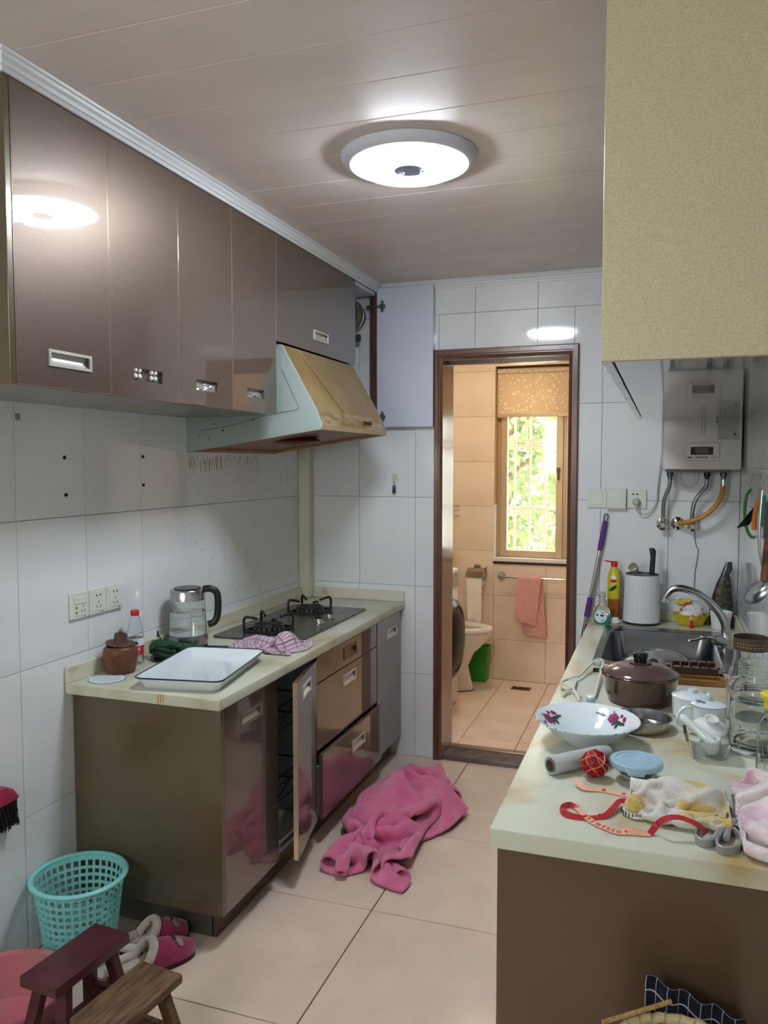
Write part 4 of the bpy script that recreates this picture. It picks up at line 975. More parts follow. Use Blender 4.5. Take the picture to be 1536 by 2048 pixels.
# ---- wooden rack over the sink edge
t = thing('wooden_rack', 'brown wooden rack of dark glossy blocks beside the sink', 'rack', (1.915, 2.86, ZR))
M['rack_wood'] = mat('amber bamboo', (150, 104, 52), 0.4, col2=(110, 72, 36), nscale=20, stretch=(0.4, 6, 6))
ra = 0.06
def rk(b): return b.xf(Matrix.Translation((1.915, 2.845, ZR)) @ Matrix.Rotation(ra, 4, 'Z'))
for y in (-0.085, 0.0, 0.075): rk(MB().box((-0.085, y - 0.010, 0.001), (0.085, y + 0.010, 0.020))).build('slat', M['rack_wood'], t, bev=0.002)
for x in (-0.078, 0.078): rk(MB().box((x - 0.008, -0.095, 0.0205), (x + 0.008, 0.085, 0.028))).build('rail', M['rack_wood'], t, bev=0.002)
for r_, y in ((0, 0.040), (1, -0.045)):
    for k in range(5):
        rk(MB().box((-0.068 + k * 0.028, y - 0.013, 0.0285), (-0.068 + k * 0.028 + 0.024, y + 0.013, 0.050))).build('dark_block', mat('dark walnut block', (54, 34, 28), 0.15) if k == 0 and r_ == 0 else bpy.data.materials['dark walnut block'], t, bev=0.002)
    rk(MB().box((-0.086, y - 0.014, 0.0205), (0.086, y + 0.014, 0.028))).build('block_tray', M['rack_wood'], t)

# ---- clay cooking pot
CX_, CY_ = 1.750, 2.520
t = thing('cooking_pot', 'brown glazed ceramic cooking pot with domed lid and black knob', 'pot', (CX_, CY_, ZR))
M['pot_glaze'] = mat('amber brown glaze', (82, 50, 24), 0.16, coat=0.6, col2=(50, 28, 20), nscale=9)
MB().lathe([(0, 0.001), (0.086, 0.001), (0.093, 0.006), (0.104, 0.040), (0.110, 0.078), (0.114, 0.083), (0.114, 0.088), (0.109, 0.088), (0.105, 0.078), (0.098, 0.040), (0.086, 0.008), (0, 0.008)], 56, (CX_, CY_, ZR)).build('body', M['pot_glaze'], t)
lid = MB().lathe([(0, 0.118), (0.028, 0.117), (0.062, 0.112), (0.092, 0.102), (0.106, 0.092), (0.108, 0.0885), (0.103, 0.0885), (0.09, 0.096), (0.06, 0.106), (0, 0.112)], 56, (CX_, CY_, ZR)).build('lid', mat('mauve brown glaze', (86, 66, 66), 0.14, coat=0.5), t)
MB().lathe([(0, 0.1175), (0.032, 0.1170), (0.033, 0.119), (0.030, 0.120), (0, 0.121)], 32, (CX_, CY_, ZR)).build('collar', mat('brown collar', (64, 46, 44), 0.2), lid)
MB().lathe([(0, 0.121), (0.018, 0.121), (0.019, 0.128), (0.023, 0.142), (0.022, 0.147), (0.018, 0.149), (0, 0.148)], 28, (CX_, CY_, ZR)).build('knob', M['black_gloss'], lid)

# ---- big enamel bowl
WX, WY = 1.632, 2.088
t = thing('enamel_bowl', 'big white enamel bowl with purple rose decoration and chipped rim', 'bowl', (WX, WY, ZR))
inner = [(0.0, 0.006), (0.044, 0.007), (0.060, 0.013), (0.088, 0.034), (0.112, 0.056), (0.128, 0.066)]
MB().lathe([(0, 0.001), (0.048, 0.001), (0.050, 0.003), (0.064, 0.011), (0.092, 0.032), (0.116, 0.054), (0.131, 0.0645), (0.1325, 0.0665), (0.131, 0.068)] + [(r, z) for r, z in reversed(inner)], 64, (WX, WY, ZR)).build('body', M['white_enamel'], t)
chip = mat('worn brown rim', (112, 92, 78), 0.5)
rr = random.Random(21)
for k in range(26):
    a = 2 * PI * (k + rr.random()) / 26; l = rr.uniform(0.01, 0.05)
    MB().tube([(WX + 0.1322 * math.cos(a + l * i / 3), WY + 0.1322 * math.sin(a + l * i / 3), ZR + 0.0668) for i in range(4)], 0.0013, 5).build('rim_chip', chip, t)
def decal(a, s, ang, poly, mt, name):
    # poly in (radial along slope, tangential) metres, on the inner cone between two profile points
    (r0, z0), (r1, z1) = inner[3], inner[4]
    L = math.hypot(r1 - r0, z1 - z0); ur, uz = (r1 - r0) / L, (z1 - z0) / L
    b = MB(); vs = []
    ca, sa_ = math.cos(ang), math.sin(ang)
    for (p, q) in poly:
        p, q = 1.5 * (p * ca - q * sa_), 1.5 * (p * sa_ + q * ca)
        d = s + p; r = r0 + ur * d - uz * 0.0012; z = z0 + uz * d + ur * 0.0012; th = a + q / max(r, 0.02)
        vs.append((WX + r * math.cos(th), WY + r * math.sin(th), ZR + z + 0.0003))
    b.add(vs, [tuple(range(len(vs)))]); return b.build(name, mt, t, smooth=0)
rose = mat('purple rose print', (140, 34, 92), 0.3); rose2 = mat('dark rose print', (96, 20, 62), 0.3); leaf_p = mat('dark green leaf print', (54, 74, 62), 0.3); leaf_p2 = mat('grey green leaf print', (104, 118, 92), 0.3)
def petal(n=8, l=0.008, w=0.005): return [(l * math.cos(2 * PI * k / n), w * math.sin(2 * PI * k / n)) for k in range(n)]
def spray(a0, s0, big=True):
    for k in range(6):
        an = k * PI / 3; decal(a0 + 0.080 * math.sin(an), s0 + 0.0075 * math.cos(an), an, petal(8, 0.0058, 0.0052), rose, 'rose_petal')
    decal(a0, s0, 0, petal(10, 0.0045, 0.0045), rose2, 'rose_heart')
    for da, ds, l in ((0.26, 0.010, 0.0045), (0.30, 0.006, 0.0040), (0.15, 0.014, 0.004)): decal(a0 - da * 1.25, s0 + ds, 0.5, petal(8, l, l * 0.8), rose, 'rose_bud')
    for da, ds, an, l in ((-0.16, -0.010, 0.6, 0.009), (-0.24, -0.006, 1.2, 0.008), (-0.20, -0.015, 0.1, 0.008), (-0.34, -0.004, 1.4, 0.007), (-0.10, -0.013, 2.5, 0.007), (0.26, 0.004, 1.5, 0.008), (0.36, 0.006, 1.7, 0.005), (0.05, 0.015, 0.3, 0.006)):
        decal(a0 + da * 1.3, s0 + ds, an, petal(6, l, l * 0.38), leaf_p if l > 0.0065 else leaf_p2, 'leaf_print')
spray(0.92, 0.018); spray(2.95, 0.020); spray(5.2, 0.016)

# ---- shallow steel dish
t = thing('steel_dish', 'shallow round stainless dish between the bowl and the white mugs', 'dish', (1.764, 2.262, ZR))
MB().lathe([(0, 0.001), (0.066, 0.001), (0.070, 0.004), (0.074, 0.030), (0.078, 0.032), (0.078, 0.0335), (0.073, 0.0325), (0.068, 0.005), (0.064, 0.003), (0, 0.003)], 48, (1.764, 2.262, ZR)).build('dish_body', M['steel'], t)

# ---- white mugs
t = thing('lidded_mug', 'plain white lidded enamel mug behind the mug with a blue flower', 'mug', (1.893, 2.405, ZR))
MB().lathe([(0, 0.001), (0.046, 0.001), (0.050, 0.005), (0.0535, 0.062), (0.052, 0.062), (0.0485, 0.006), (0, 0.004)], 44, (1.893, 2.405, ZR)).build('body', M['white_enamel'], t)
l_ = MB().lathe([(0, 0.0725), (0.030, 0.071), (0.052, 0.0645), (0.0545, 0.0625), (0.050, 0.0622), (0.03, 0.068), (0, 0.069)], 44, (1.893, 2.405, ZR)).build('lid', M['white_enamel'], t)
MB().lathe([(0, 0.072), (0.011, 0.0715), (0.013, 0.078), (0.012, 0.082), (0, 0.083)], 24, (1.893, 2.405, ZR)).build('knob', M['white_enamel'], l_)
MX, MY = 1.931, 2.286
t = thing('lidded_mug', 'white enamel lidded mug with blue flower on its lid and round handle', 'mug', (MX, MY, ZR))
MB().lathe([(0, 0.001), (0.040, 0.001), (0.0435, 0.004), (0.0445, 0.074), (0.0435, 0.074), (0.0422, 0.006), (0, 0.004)], 44, (MX, MY, ZR)).build('body', M['white_enamel'], t)
l_ = MB().lathe([(0, 0.087), (0.022, 0.0855), (0.043, 0.078), (0.0460, 0.0755), (0.0440, 0.0745), (0.022, 0.082), (0, 0.083)], 44, (MX, MY, ZR)).build('lid', M['white_enamel'], t)
MB().tube([(MX + 0.0458 * math.cos(2 * PI * k / 44), MY + 0.0458 * math.sin(2 * PI * k / 44), ZR + 0.0752) for k in range(44)], 0.0010, 6, closed=True).build('grey_edge', mat('grey enamel edge', (120, 128, 130), 0.3), l_)
MB().sphere((MX, MY, ZR + 0.096), 0.0085, 16, 10, (1, 1, 1.25)).build('knob', mat('pale aqua knob', (196, 220, 220), 0.2), l_)
for dx, dy, w in ((-0.026, -0.012, 0.007), (-0.019, -0.016, 0.006), (-0.013, -0.022, 0.005)): MB().sphere((MX + dx, MY + dy, ZR + 0.0875 - 0.11 * (math.hypot(dx, dy) ** 1.25)), w, 8, 6, (1, 1, 0.10)).build('flower_print', mat('blue print', (86, 128, 172), 0.3), l_)
MB().tube(spline([(MX - 0.040, MY - 0.014, ZR + 0.069), (MX - 0.062, MY - 0.022, ZR + 0.066), (MX - 0.078, MY - 0.028, ZR + 0.046), (MX - 0.074, MY - 0.026, ZR + 0.024), (MX - 0.056, MY - 0.020, ZR + 0.012), (MX - 0.042, MY - 0.014, ZR + 0.011)], 6), 0.0055, 10, flat=0.75).build('handle', M['white_enamel'], t)
fa = math.atan2(-MY, 1.807 - MX)
for k in range(6): 
    if k in (2, 3): continue
    MB().box((-0.0022, -0.0022, 0), (0.0022, 0.0022, 0.0004)).xf(on_cyl(MX, MY, 0.0446, fa - 0.45 + k * 0.18, ZR + 0.030)).build('black_mark', M['black_print'], t)

# ---- glass container with pestle and white lid
GX, GY = 1.921, 2.115
t = thing('glass_container', 'rectangular clear glass food container in front of the big jar', 'container', (GX, GY, ZR), 0.05)
b = MB(); b.loft([rring(0.037, 0.055, 0.012, 0.001), rring(0.041, 0.060, 0.014, 0.006), rring(0.050, 0.070, 0.016, 0.044), rring(0.054, 0.074, 0.017, 0.046), rring(0.054, 0.074, 0.017, 0.049), rring(0.047, 0.067, 0.015, 0.048), rring(0.038, 0.057, 0.013, 0.008), rring(0.035, 0.053, 0.011, 0.005)])
b.build('glass_body', M['glass'], t, world=False)
t = thing('pestle', 'white ceramic pestle propped in the glass container', 'pestle', (GX - 0.01, GY, ZR + 0.01))
MB().tube([(GX + 0.022, GY - 0.020, ZR + 0.020), (GX + 0.016, GY - 0.018, ZR + 0.026), (GX - 0.005, GY - 0.010, ZR + 0.044), (GX - 0.045, GY + 0.006, ZR + 0.072), (GX - 0.058, GY + 0.011, ZR + 0.080), (GX - 0.064, GY + 0.013, ZR + 0.084)], [0.006, 0.013, 0.0115, 0.0095, 0.0115, 0.005], 16).build('shaft', M['ceramic_w'] if 'ceramic_w' in M else M.setdefault('ceramic_w', mat('white porcelain', (226, 232, 232), 0.1, coat=0.4)), t, smooth=60)
t = thing('mortar_bowl', 'small white porcelain cup standing inside the glass container', 'cup', (GX + 0.010, GY - 0.030, ZR + 0.008))
MB().lathe([(0, 0.0), (0.014, 0.0), (0.016, 0.003), (0.025, 0.022), (0.026, 0.030), (0.0245, 0.030), (0.022, 0.020), (0, 0.005)], 30).xf(Matrix.Translation((GX + 0.012, GY - 0.022, ZR + 0.012)) @ Matrix.Rotation(-0.25, 4, 'Y')).build('cup_body', M['ceramic_w'], t)
t = thing('porcelain_lid', 'white porcelain lid with ring knob resting on the glass container', 'lid', (GX + 0.006, GY + 0.030, ZR + 0.05))
R_ = Matrix.Translation((GX + 0.008, GY + 0.036, ZR + 0.057)) @ Matrix.Rotation(0.30, 4, 'X') @ Matrix.Rotation(0.12, 4, 'Y')
MB().lathe([(0, 0.015), (0.016, 0.014), (0.034, 0.005), (0.042, 0.0), (0.043, -0.002), (0.040, -0.002), (0.03, 0.003), (0, 0.012)], 36).xf(R_).build('dome', M['ceramic_w'], t)
MB().lathe([(0, 0.0145), (0.010, 0.014), (0.012, 0.018), (0.018, 0.022), (0.018, 0.0245), (0.014, 0.024), (0.010, 0.020), (0, 0.0195)], 28).xf(R_).build('knob', M['ceramic_w'], t)

# ---- glass jars
def ribbed(z0, z1, r, n=4, amp=0.002):
    out = []
    for k in range(n * 4 + 1):
        u = k / (n * 4); out.append((r + amp * math.sin(u * n * 2 * PI), z0 + (z1 - z0) * u))
    return out
GXJ, GYJ = 2.038, 2.170
t = thing('glass_jar', 'big empty clear glass jar with ribbed shoulder and foot', 'jar', (GXJ, GYJ, ZR))
outer = [(0.0, 0.001), (0.058, 0.001)] + ribbed(0.006, 0.036, 0.0625, 3, 0.0015) + [(0.0635, 0.05), (0.0640, 0.09), (0.0635, 0.125)] + ribbed(0.130, 0.155, 0.062, 3, 0.0014) + [(0.054, 0.172), (0.046, 0.182), (0.0445, 0.190)] + ribbed(0.194, 0.222, 0.0465, 3, 0.0010) + [(0.0475, 0.228)]
inn = [(0.0435, 0.228), (0.0425, 0.200), (0.0425, 0.184), (0.050, 0.171), (0.0585, 0.152), (0.0605, 0.12), (0.0605, 0.04), (0.055, 0.014), (0.0, 0.012)]
MB().lathe(outer + inn, 56, (GXJ, GYJ, ZR)).build('jar_body', M['glass'], t, smooth=50)
t = thing('glass_jar', 'clear jar with a brown label round its neck behind the big jar', 'jar', (2.044, 2.415, ZR))
MB().lathe([(0, 0.001), (0.056, 0.001), (0.060, 0.006), (0.060, 0.10)] + ribbed(0.104, 0.120, 0.059, 2, 0.001) + [(0.052, 0.155), (0.046, 0.170), (0.045, 0.235), (0.042, 0.235), (0.0425, 0.168), (0.050, 0.148), (0.0565, 0.10), (0.0565, 0.01), (0, 0.009)], 52, (2.044, 2.415, ZR)).build('jar_body', M['clear_plastic'], t, smooth=50)
lb = MB().lathe([(0.0455, 0.205), (0.0462, 0.205), (0.0462, 0.240), (0.0455, 0.240)], 40, (2.044, 2.415, ZR)).build('brown_label', mat('dark brown label', (72, 58, 44), 0.5), t)
fa = math.atan2(-2.415, 1.807 - 2.044)
b = MB()
for k, z in ((0, 0.225), (1, 0.217)):
    for j in range(9):
        b.box((-0.0026, -0.0009, 0), (0.0026, 0.0009, 0.0003)); b.xf(on_cyl(2.044, 2.415, 0.0466, fa - 0.8 + j * 0.2, ZR + z), len(b.v) - 8)
tag(b.build('label_print', mat('tan print', (176, 160, 120), 0.6), lb), kind='stuff')
t = thing('glass_bottle', 'embossed clear glass bottle with yellow cap at the right edge', 'bottle', (2.052, 1.990, ZR))
MB().lathe([(0, 0.001), (0.030, 0.001), (0.033, 0.006), (0.034, 0.05), (0.033, 0.10), (0.031, 0.128), (0.019, 0.150), (0.016, 0.160), (0.016, 0.178), (0.0135, 0.178), (0.0135, 0.158), (0.028, 0.125), (0.030, 0.10), (0.0305, 0.05), (0.029, 0.010), (0, 0.008)], 40, (2.052, 1.990, ZR)).build('bottle_body', M['glass'], t)
MB().lathe([(0, 0.162), (0.0175, 0.162), (0.0195, 0.164), (0.020, 0.182), (0.027, 0.188), (0.028, 0.196), (0.022, 0.201), (0, 0.203)], 32, (2.052, 1.990, ZR)).build('yellow_cap', mat('yellow plastic', (214, 196, 40), 0.35), t)
for k in range(6):
    a = -2.2 + k * 0.35; MB().tube(spline([(2.052 + 0.0343 * math.cos(a + 0.06 * math.sin(i)), 1.990 + 0.0343 * math.sin(a + 0.06 * math.sin(i)), ZR + 0.02 + 0.013 * i) for i in range(7)], 3), 0.0016, 6).build('embossing', M['glass'], t)

# ---- glass tub with blue lid
TX, TY = 1.760, 1.880
t = thing('glass_tub', 'small round glass tub with pale blue plastic lid', 'tub', (TX, TY, ZR))
MB().lathe([(0, 0.001), (0.030, 0.001), (0.034, 0.004), (0.046, 0.022), (0.054, 0.036), (0.054, 0.040), (0.051, 0.040), (0.043, 0.023), (0.031, 0.007), (0, 0.005)], 44, (TX, TY, ZR)).build('glass_body', M['glass'], t)
MB().lathe([(0, 0.006), (0.030, 0.0075), (0.040, 0.020), (0.0405, 0.021), (0, 0.021)], 36, (TX, TY, ZR)).build('contents', mat('cloudy leftovers', (190, 192, 172), 0.4), t)
M['blue_lid'] = mat('pale blue plastic', (150, 186, 204), 0.35)
lid = MB().lathe([(0.0545, 0.034), (0.0575, 0.034), (0.0590, 0.038), (0.0580, 0.046), (0.055, 0.0485), (0.046, 0.0485), (0.0445, 0.0465), (0.034, 0.0465), (0.033, 0.0475), (0.030, 0.0475), (0.029, 0.0465), (0, 0.0465), (0, 0.043), (0.0545, 0.0425)], 56, (TX, TY, ZR)).build('lid', M['blue_lid'], t)
a0 = math.atan2(-TY, 1.807 - TX)
MB().loft([[(TX + r * math.cos(a0 + w), TY + r * math.sin(a0 + w), ZR + z) for w in (-0.36 * k, -0.12 * k, 0.12 * k, 0.36 * k)] for r, z, k in ((0.0585, 0.044, 1.25), (0.0600, 0.038, 1.0), (0.0595, 0.029, 0.8))], closed_ring=False, caps=False).build('pull_tab', M['blue_lid'], lid)

# ---- plastic wrap roll
t = thing('film_roll', 'roll of clear cling film lying beside the enamel bowl', 'film roll', (1.625, 1.91, ZR))
A = Vector((1.572, 1.842, ZR + 0.0225)); B_ = Vector((1.690, 1.972, ZR + 0.0225)); ax = (B_ - A).normalized()
L = (B_ - A).length
RM = Matrix.Translation(A) @ ax.to_track_quat('Z', 'Y').to_matrix().to_4x4()
M['film'] = mat('frosted cling film', (216, 222, 224), 0.16, trans=0.35, ior=1.3)
MB().lathe([(0.0155, 0.002), (0.0205, 0.0), (0.0215, 0.004), (0.0215, L - 0.004), (0.0205, L), (0.0155, L), (0.0155, 0.002)], 36).xf(RM).build('film', M['film'], t)
MB().lathe([(0.0125, -0.002), (0.0153, -0.002), (0.0153, L + 0.002), (0.0125, L + 0.002), (0.0125, -0.002)], 30).xf(RM).build('card_tube', mat('grey card tube', (120, 110, 98), 0.8), t)
P = []
rr = random.Random(31)
for j in range(9):
    row = []
    for i in range(12):
        u = i / 11; v = j / 8
        p = A + ax * (L * (0.25 + 0.68 * u)) + Vector((0.018 + 0.022 * v * (0.4 + 0.6 * math.sin(u * PI)), -0.012 - 0.018 * v * (0.4 + 0.6 * math.sin(u * PI)), 0.004 - 0.022 * v + rr.uniform(0, 0.010) * v))
        p.z = max(p.z, ZR + 0.0015); row.append(tuple(p))
    P.append(row)
MB().loft(P, closed_ring=False, caps=False).build('loose_film', M['clear_plastic'], t, smooth=0)

# ---- ribbon ball and its tail
t = thing('ribbon_ball', 'ball of red printed ribbon with a long tail across the worktop', 'ribbon', (1.668, 1.868, ZR))
RB = Vector((1.670, 1.862, ZR + 0.0335))
M['rib_red'] = mat('red ribbon', (176, 34, 40), 0.45); M['rib_pink'] = mat('pale salmon ribbon', (226, 168, 140), 0.55)
MB().sphere(RB, 0.0255, 18, 12).build('core', M['rib_red'], t)
for k in range(16):
    ph = Vector((rr.uniform(-1, 1), rr.uniform(-1, 1), rr.uniform(-1, 1))).normalized(); q = ph.to_track_quat('Z', 'Y')
    rg = 0.0265 + rr.uniform(0, 0.0015)
    MB().tube([RB + q @ Vector((rg * math.cos(a), rg * math.sin(a), 0.004 * math.sin(3 * a))) for a in [2 * PI * i / 26 for i in range(26)]], 0.0042, 6, closed=True, flat=0.22).build('wrap', M['rib_red'] if k % 4 else M['rib_pink'], t)
def strip(path, w=0.013, up=None, mt=None, name='tail', th=0.0006):
    pts = [Vector(p) for p in path]; b = MB(); rings = []
    for i, p in enumerate(pts):
        tg = (pts[min(i + 1, len(pts) - 1)] - pts[max(i - 1, 0)]); tg.normalize()
        n = (up[i] if up else Vector((0, 0, 1))); sd = tg.cross(n); sd.normalize(); n = sd.cross(tg)
        rings.append([p - sd * w / 2 - n * th, p + sd * w / 2 - n * th, p + sd * w / 2 + n * th, p - sd * w / 2 + n * th])
    b.loft(rings); b.v = [(v[0], v[1], max(v[2], ZR + 0.0012 + 0.0006 * (k % 4 > 1))) for k, v in enumerate(b.v)]; return b.build(name, mt, t, smooth=50)
def path_px(lst, z0=0.0025):
    out = []
    for u, v, h in lst: p = px(u, v, 'z', ZR + h); out.append(Vector((p[0], p[1], ZR + max(h, z0))))
    return out
flat_up = lambda n, tilt: [Vector((0, -math.sin(a), math.cos(a))) for a in np.interp(np.linspace(0, 1, n), np.linspace(0, 1, len(tilt)), tilt)]
p1 = spline(path_px([(1152, 1560, 0.012), (1168, 1576, 0.006), (1200, 1580, 0.003), (1240, 1588, 0.003), (1272, 1594, 0.006), (1287, 1602, 0.010), (1293, 1612, 0.008), (1302, 1624, 0.006)]), 5)
strip(p1, 0.013, flat_up(len(p1), [0.6, 0.3, 0.2, 0.2, 0.4, 0.9, 1.2, 0.8]), M['rib_pink'])
p2 = spline(path_px([(1300, 1622, 0.008), (1280, 1614, 0.008), (1256, 1605, 0.010), (1240, 1602, 0.012), (1228, 1615, 0.010), (1212, 1630, 0.006), (1198, 1634, 0.004)]), 5)
strip(p2, 0.0125, flat_up(len(p2), [1.2, 1.2, 1.0, 0.3, 0.4, 0.5, 0.7]), M['rib_red'])
p3 = spline(path_px([(1198, 1634, 0.0035), (1170, 1636, 0.0035), (1143, 1632, 0.006), (1127, 1624, 0.008), (1127, 1614, 0.008), (1140, 1610, 0.006), (1155, 1616, 0.004)]), 5)
strip(p3, 0.0125, flat_up(len(p3), [0.2, 0.3, 0.9, 1.3, 1.3, 1.0, 0.4]), M['rib_red'])
p4 = spline(path_px([(1155, 1616, 0.004), (1170, 1632, 0.004), (1190, 1646, 0.004), (1212, 1656, 0.004), (1236, 1664, 0.004), (1262, 1662, 0.008), (1285, 1666, 0.005), (1300, 1668, 0.004)]), 5)
strip(p4, 0.0135, flat_up(len(p4), [0.2, 0.15, 0.15, 0.15, 0.2, 0.8, 0.4, 0.2]), M['rib_pink'])
p5 = spline(path_px([(1300, 1668, 0.004), (1312, 1652, 0.016), (1326, 1640, 0.034), (1350, 1634, 0.040), (1376, 1640, 0.036), (1396, 1650, 0.028), (1408, 1660, 0.016), (1412, 1668, 0.008)]), 5)
strip(p5, 0.0125, flat_up(len(p5), [0.6, 0.9, 0.7, 0.3, 0.3, 0.6, 0.6, 0.4]), M['rib_red'])
for k, ch in enumerate('26258205029'):
    u = 0.16 + 0.052 * k; i = int(u * (len(p4) - 1)); q = p4[i]; dr = (p4[i + 1] - p4[i]).normalized(); a = math.atan2(dr.y, dr.x)
    text_part(ch, 0.0125, M['rib_red'], t, Matrix.Translation((q.x - 1.668, q.y - 1.868, q.z - ZR + 0.0012)) @ Matrix.Rotation(a + PI, 4, 'Z') @ Matrix.Rotation(-0.15, 4, 'X'), name='ribbon_digit')
for k, ch in enumerate('生日快'):
    i = int((0.34 + 0.12 * k) * (len(p1) - 1)); q = p1[i]; dr = (p1[i + 1] - p1[i]).normalized(); a = math.atan2(dr.y, dr.x)
    text_part(ch, 0.010, M['rib_red'], t, Matrix.Translation((q.x - 1.668, q.y - 1.868, q.z - ZR + 0.0014)) @ Matrix.Rotation(a, 4, 'Z') @ Matrix.Rotation(0.2, 4, 'X'), name='ribbon_character')

# ---- dirty rag
M['rag'] = cloth_mat('stained white and yellow rag', (212, 212, 204), (206, 182, 106), nscale=13, nlo=0.52, nhi=0.60, bump=0.6, bscale=260)
def st(s, t_):
    a = s - 0.5; c = t_ - 0.5
    return (1.850 + 0.150 * a + 0.02 * math.sin(10 * c + 1), 1.752 + 0.16 * c + 0.015 * math.sin(12 * a), ZR + 0.06 + 0.04 * math.sin(15 * a + 4 * c) * math.cos(13 * c) + 0.015 * math.sin(27 * c + 9 * a))
P = crumple(34, 34, 0.34, 0.34, st, ZR, steps=26, iters=12, bend=0.7, blobs=[((1.835, 1.775, ZR), (0.055, 0.055, 0.050)), ((1.890, 1.765, ZR), (0.045, 0.05, 0.034)), ((1.760, 1.880, ZR + 0.02), (0.066, 0.066, 0.09))], seed=8)
P[..., 0] = np.clip(P[..., 0], 1.752, 1.945); P[..., 1] = np.clip(P[..., 1], 1.622, 1.90)
rag = tag(cloth_object(P, 'kitchen_rag', M['rag'], 0.004, origin=(1.85, 1.75, ZR), sub=2), 'dirty white and yellow rag crumpled beside the scissors', 'rag')
t = thing('bottle_brush', 'small yellow tufted scrub brush with white ridged rim poking out of the rag', 'brush', (1.764, 1.688, ZR))
MB().lathe([(0, 0.001), (0.024, 0.001), (0.026, 0.004), (0.024, 0.012), (0, 0.012)], 30, (1.764, 1.688, ZR)).build('rim', M['white_plastic'], t)
for k in range(22):
    a = 2 * PI * k / 22; MB().box((-0.0012, -0.0012, 0.002), (0.0012, 0.0012, 0.0115)).xf(Matrix.Translation((1.764 + 0.0258 * math.cos(a), 1.688 + 0.0258 * math.sin(a), ZR)) @ Matrix.Rotation(a, 4, 'Z')).build('ridge', M['hinge'], t)
MB().lathe([(0, 0.0122), (0.021, 0.0122), (0.023, 0.018), (0.016, 0.034), (0.007, 0.042), (0, 0.044)], 24, (1.764, 1.688, ZR)).build('yellow_tuft', cloth_mat('yellow tuft', (210, 190, 120), (186, 160, 84), nscale=60, bump=1.0, bscale=200), t)

# ---- scissors
t = thing('kitchen_scissors', 'grey handled kitchen scissors lying open near the worktop edge', 'scissors', (1.93, 1.67, ZR))
M['sc_grey'] = mat('grey plastic', (142, 146, 148), 0.35)
def loop_px(lst, z): return [Vector(px(u, v, 'z', ZR + z)) for u, v in lst]
def ring_handle(lst, name):
    lo = spline(loop_px(lst, 0.0), 5, closed=True); n = len(lo)
    cx0 = sum((p for p in lo), Vector()) / n; b = MB()
    ringsO = []
    for i, p in enumerate(lo):
        d = (p - cx0); d.z = 0; d.normalize()
        ringsO.append([Vector((p.x, p.y, ZR + 0.0012)) + d * 0.003, Vector((p.x, p.y, ZR + 0.015)) + d * 0.0035, Vector((p.x, p.y, ZR + 0.017)), Vector((p.x, p.y, ZR + 0.015)) - d * 0.0035, Vector((p.x, p.y, ZR + 0.0012)) - d * 0.003])
    ringsO.append(ringsO[0]); b.loft(ringsO, caps=False); return b.build(name, M['sc_grey'], t)
ring_handle([(1394, 1668), (1392, 1684), (1404, 1694), (1424, 1694), (1434, 1684), (1438, 1668), (1434, 1654), (1418, 1648), (1402, 1654)], 'finger_loop')
ring_handle([(1434, 1690), (1436, 1704), (1450, 1710), (1474, 1706), (1483, 1694), (1478, 1680), (1462, 1668), (1448, 1674)], 'finger_loop')
def arm(lst, r): MB().tube(spline([Vector(px(u, v, 'z', ZR + h)) for u, v, h in lst], 5), r, 10, flat=0.7).build('shank', M['sc_grey'], t)
arm([(1428, 1680, 0.010), (1440, 1662, 0.012), (1450, 1648, 0.012), (1456, 1640, 0.010)], 0.0065); arm([(1452, 1678, 0.010), (1456, 1660, 0.012), (1462, 1648, 0.012), (1470, 1640, 0.010)], 0.0065)
bp_ = [Vector(px(u, v, 'z', ZR + 0.010)) for u, v in ((1450, 1642), (1462, 1640), (1454, 1626))]
MB().loft([[Vector((p.x, p.y, ZR + 0.006)) for p in bp_], [Vector((p.x, p.y, ZR + 0.014)) for p in bp_]]).build('blade_root', M['steel'], t)
MB().box((1.948, 1.745, ZR + 0.007), (1.962, 1.86, ZR + 0.009)).xf(Matrix.Translation((0.008, -0.02, 0))).build('blade', M['steel'], t)

# ---- fluffy pink towel at the right edge
M['fluffy'] = cloth_mat('fluffy pink white towelling', (228, 220, 220), (212, 172, 192), nscale=17, bump=1.0, bscale=130, sheen=0.6, nlo=0.42, nhi=0.62)
def st(s, t_):
    a = s - 0.5; c = t_ - 0.5
    return (2.045 + 0.17 * a + 0.015 * math.sin(9 * c), 1.735 + 0.31 * c, ZR + 0.065 + 0.050 * math.sin(12 * a + 5 * c) * math.cos(9 * c + 1) + 0.012 * math.sin(21 * c))
P = crumple(30, 44, 0.36, 0.58, st, ZR, steps=16, iters=12, bend=0.6, blobs=[((2.03, 1.66, ZR), (0.06, 0.06, 0.05)), ((2.05, 1.80, ZR), (0.05, 0.06, 0.06))], seed=12)
P[..., 0] = np.clip(P[..., 0], 1.962, 2.100); P[..., 1] = np.clip(P[..., 1], 1.545, 1.915)
tag(cloth_object(P, 'fluffy_towel', M['fluffy'], 0.008, origin=(2.04, 1.73, ZR), sub=2), 'fluffy pale pink towel heaped at the right end of the worktop', 'towel')

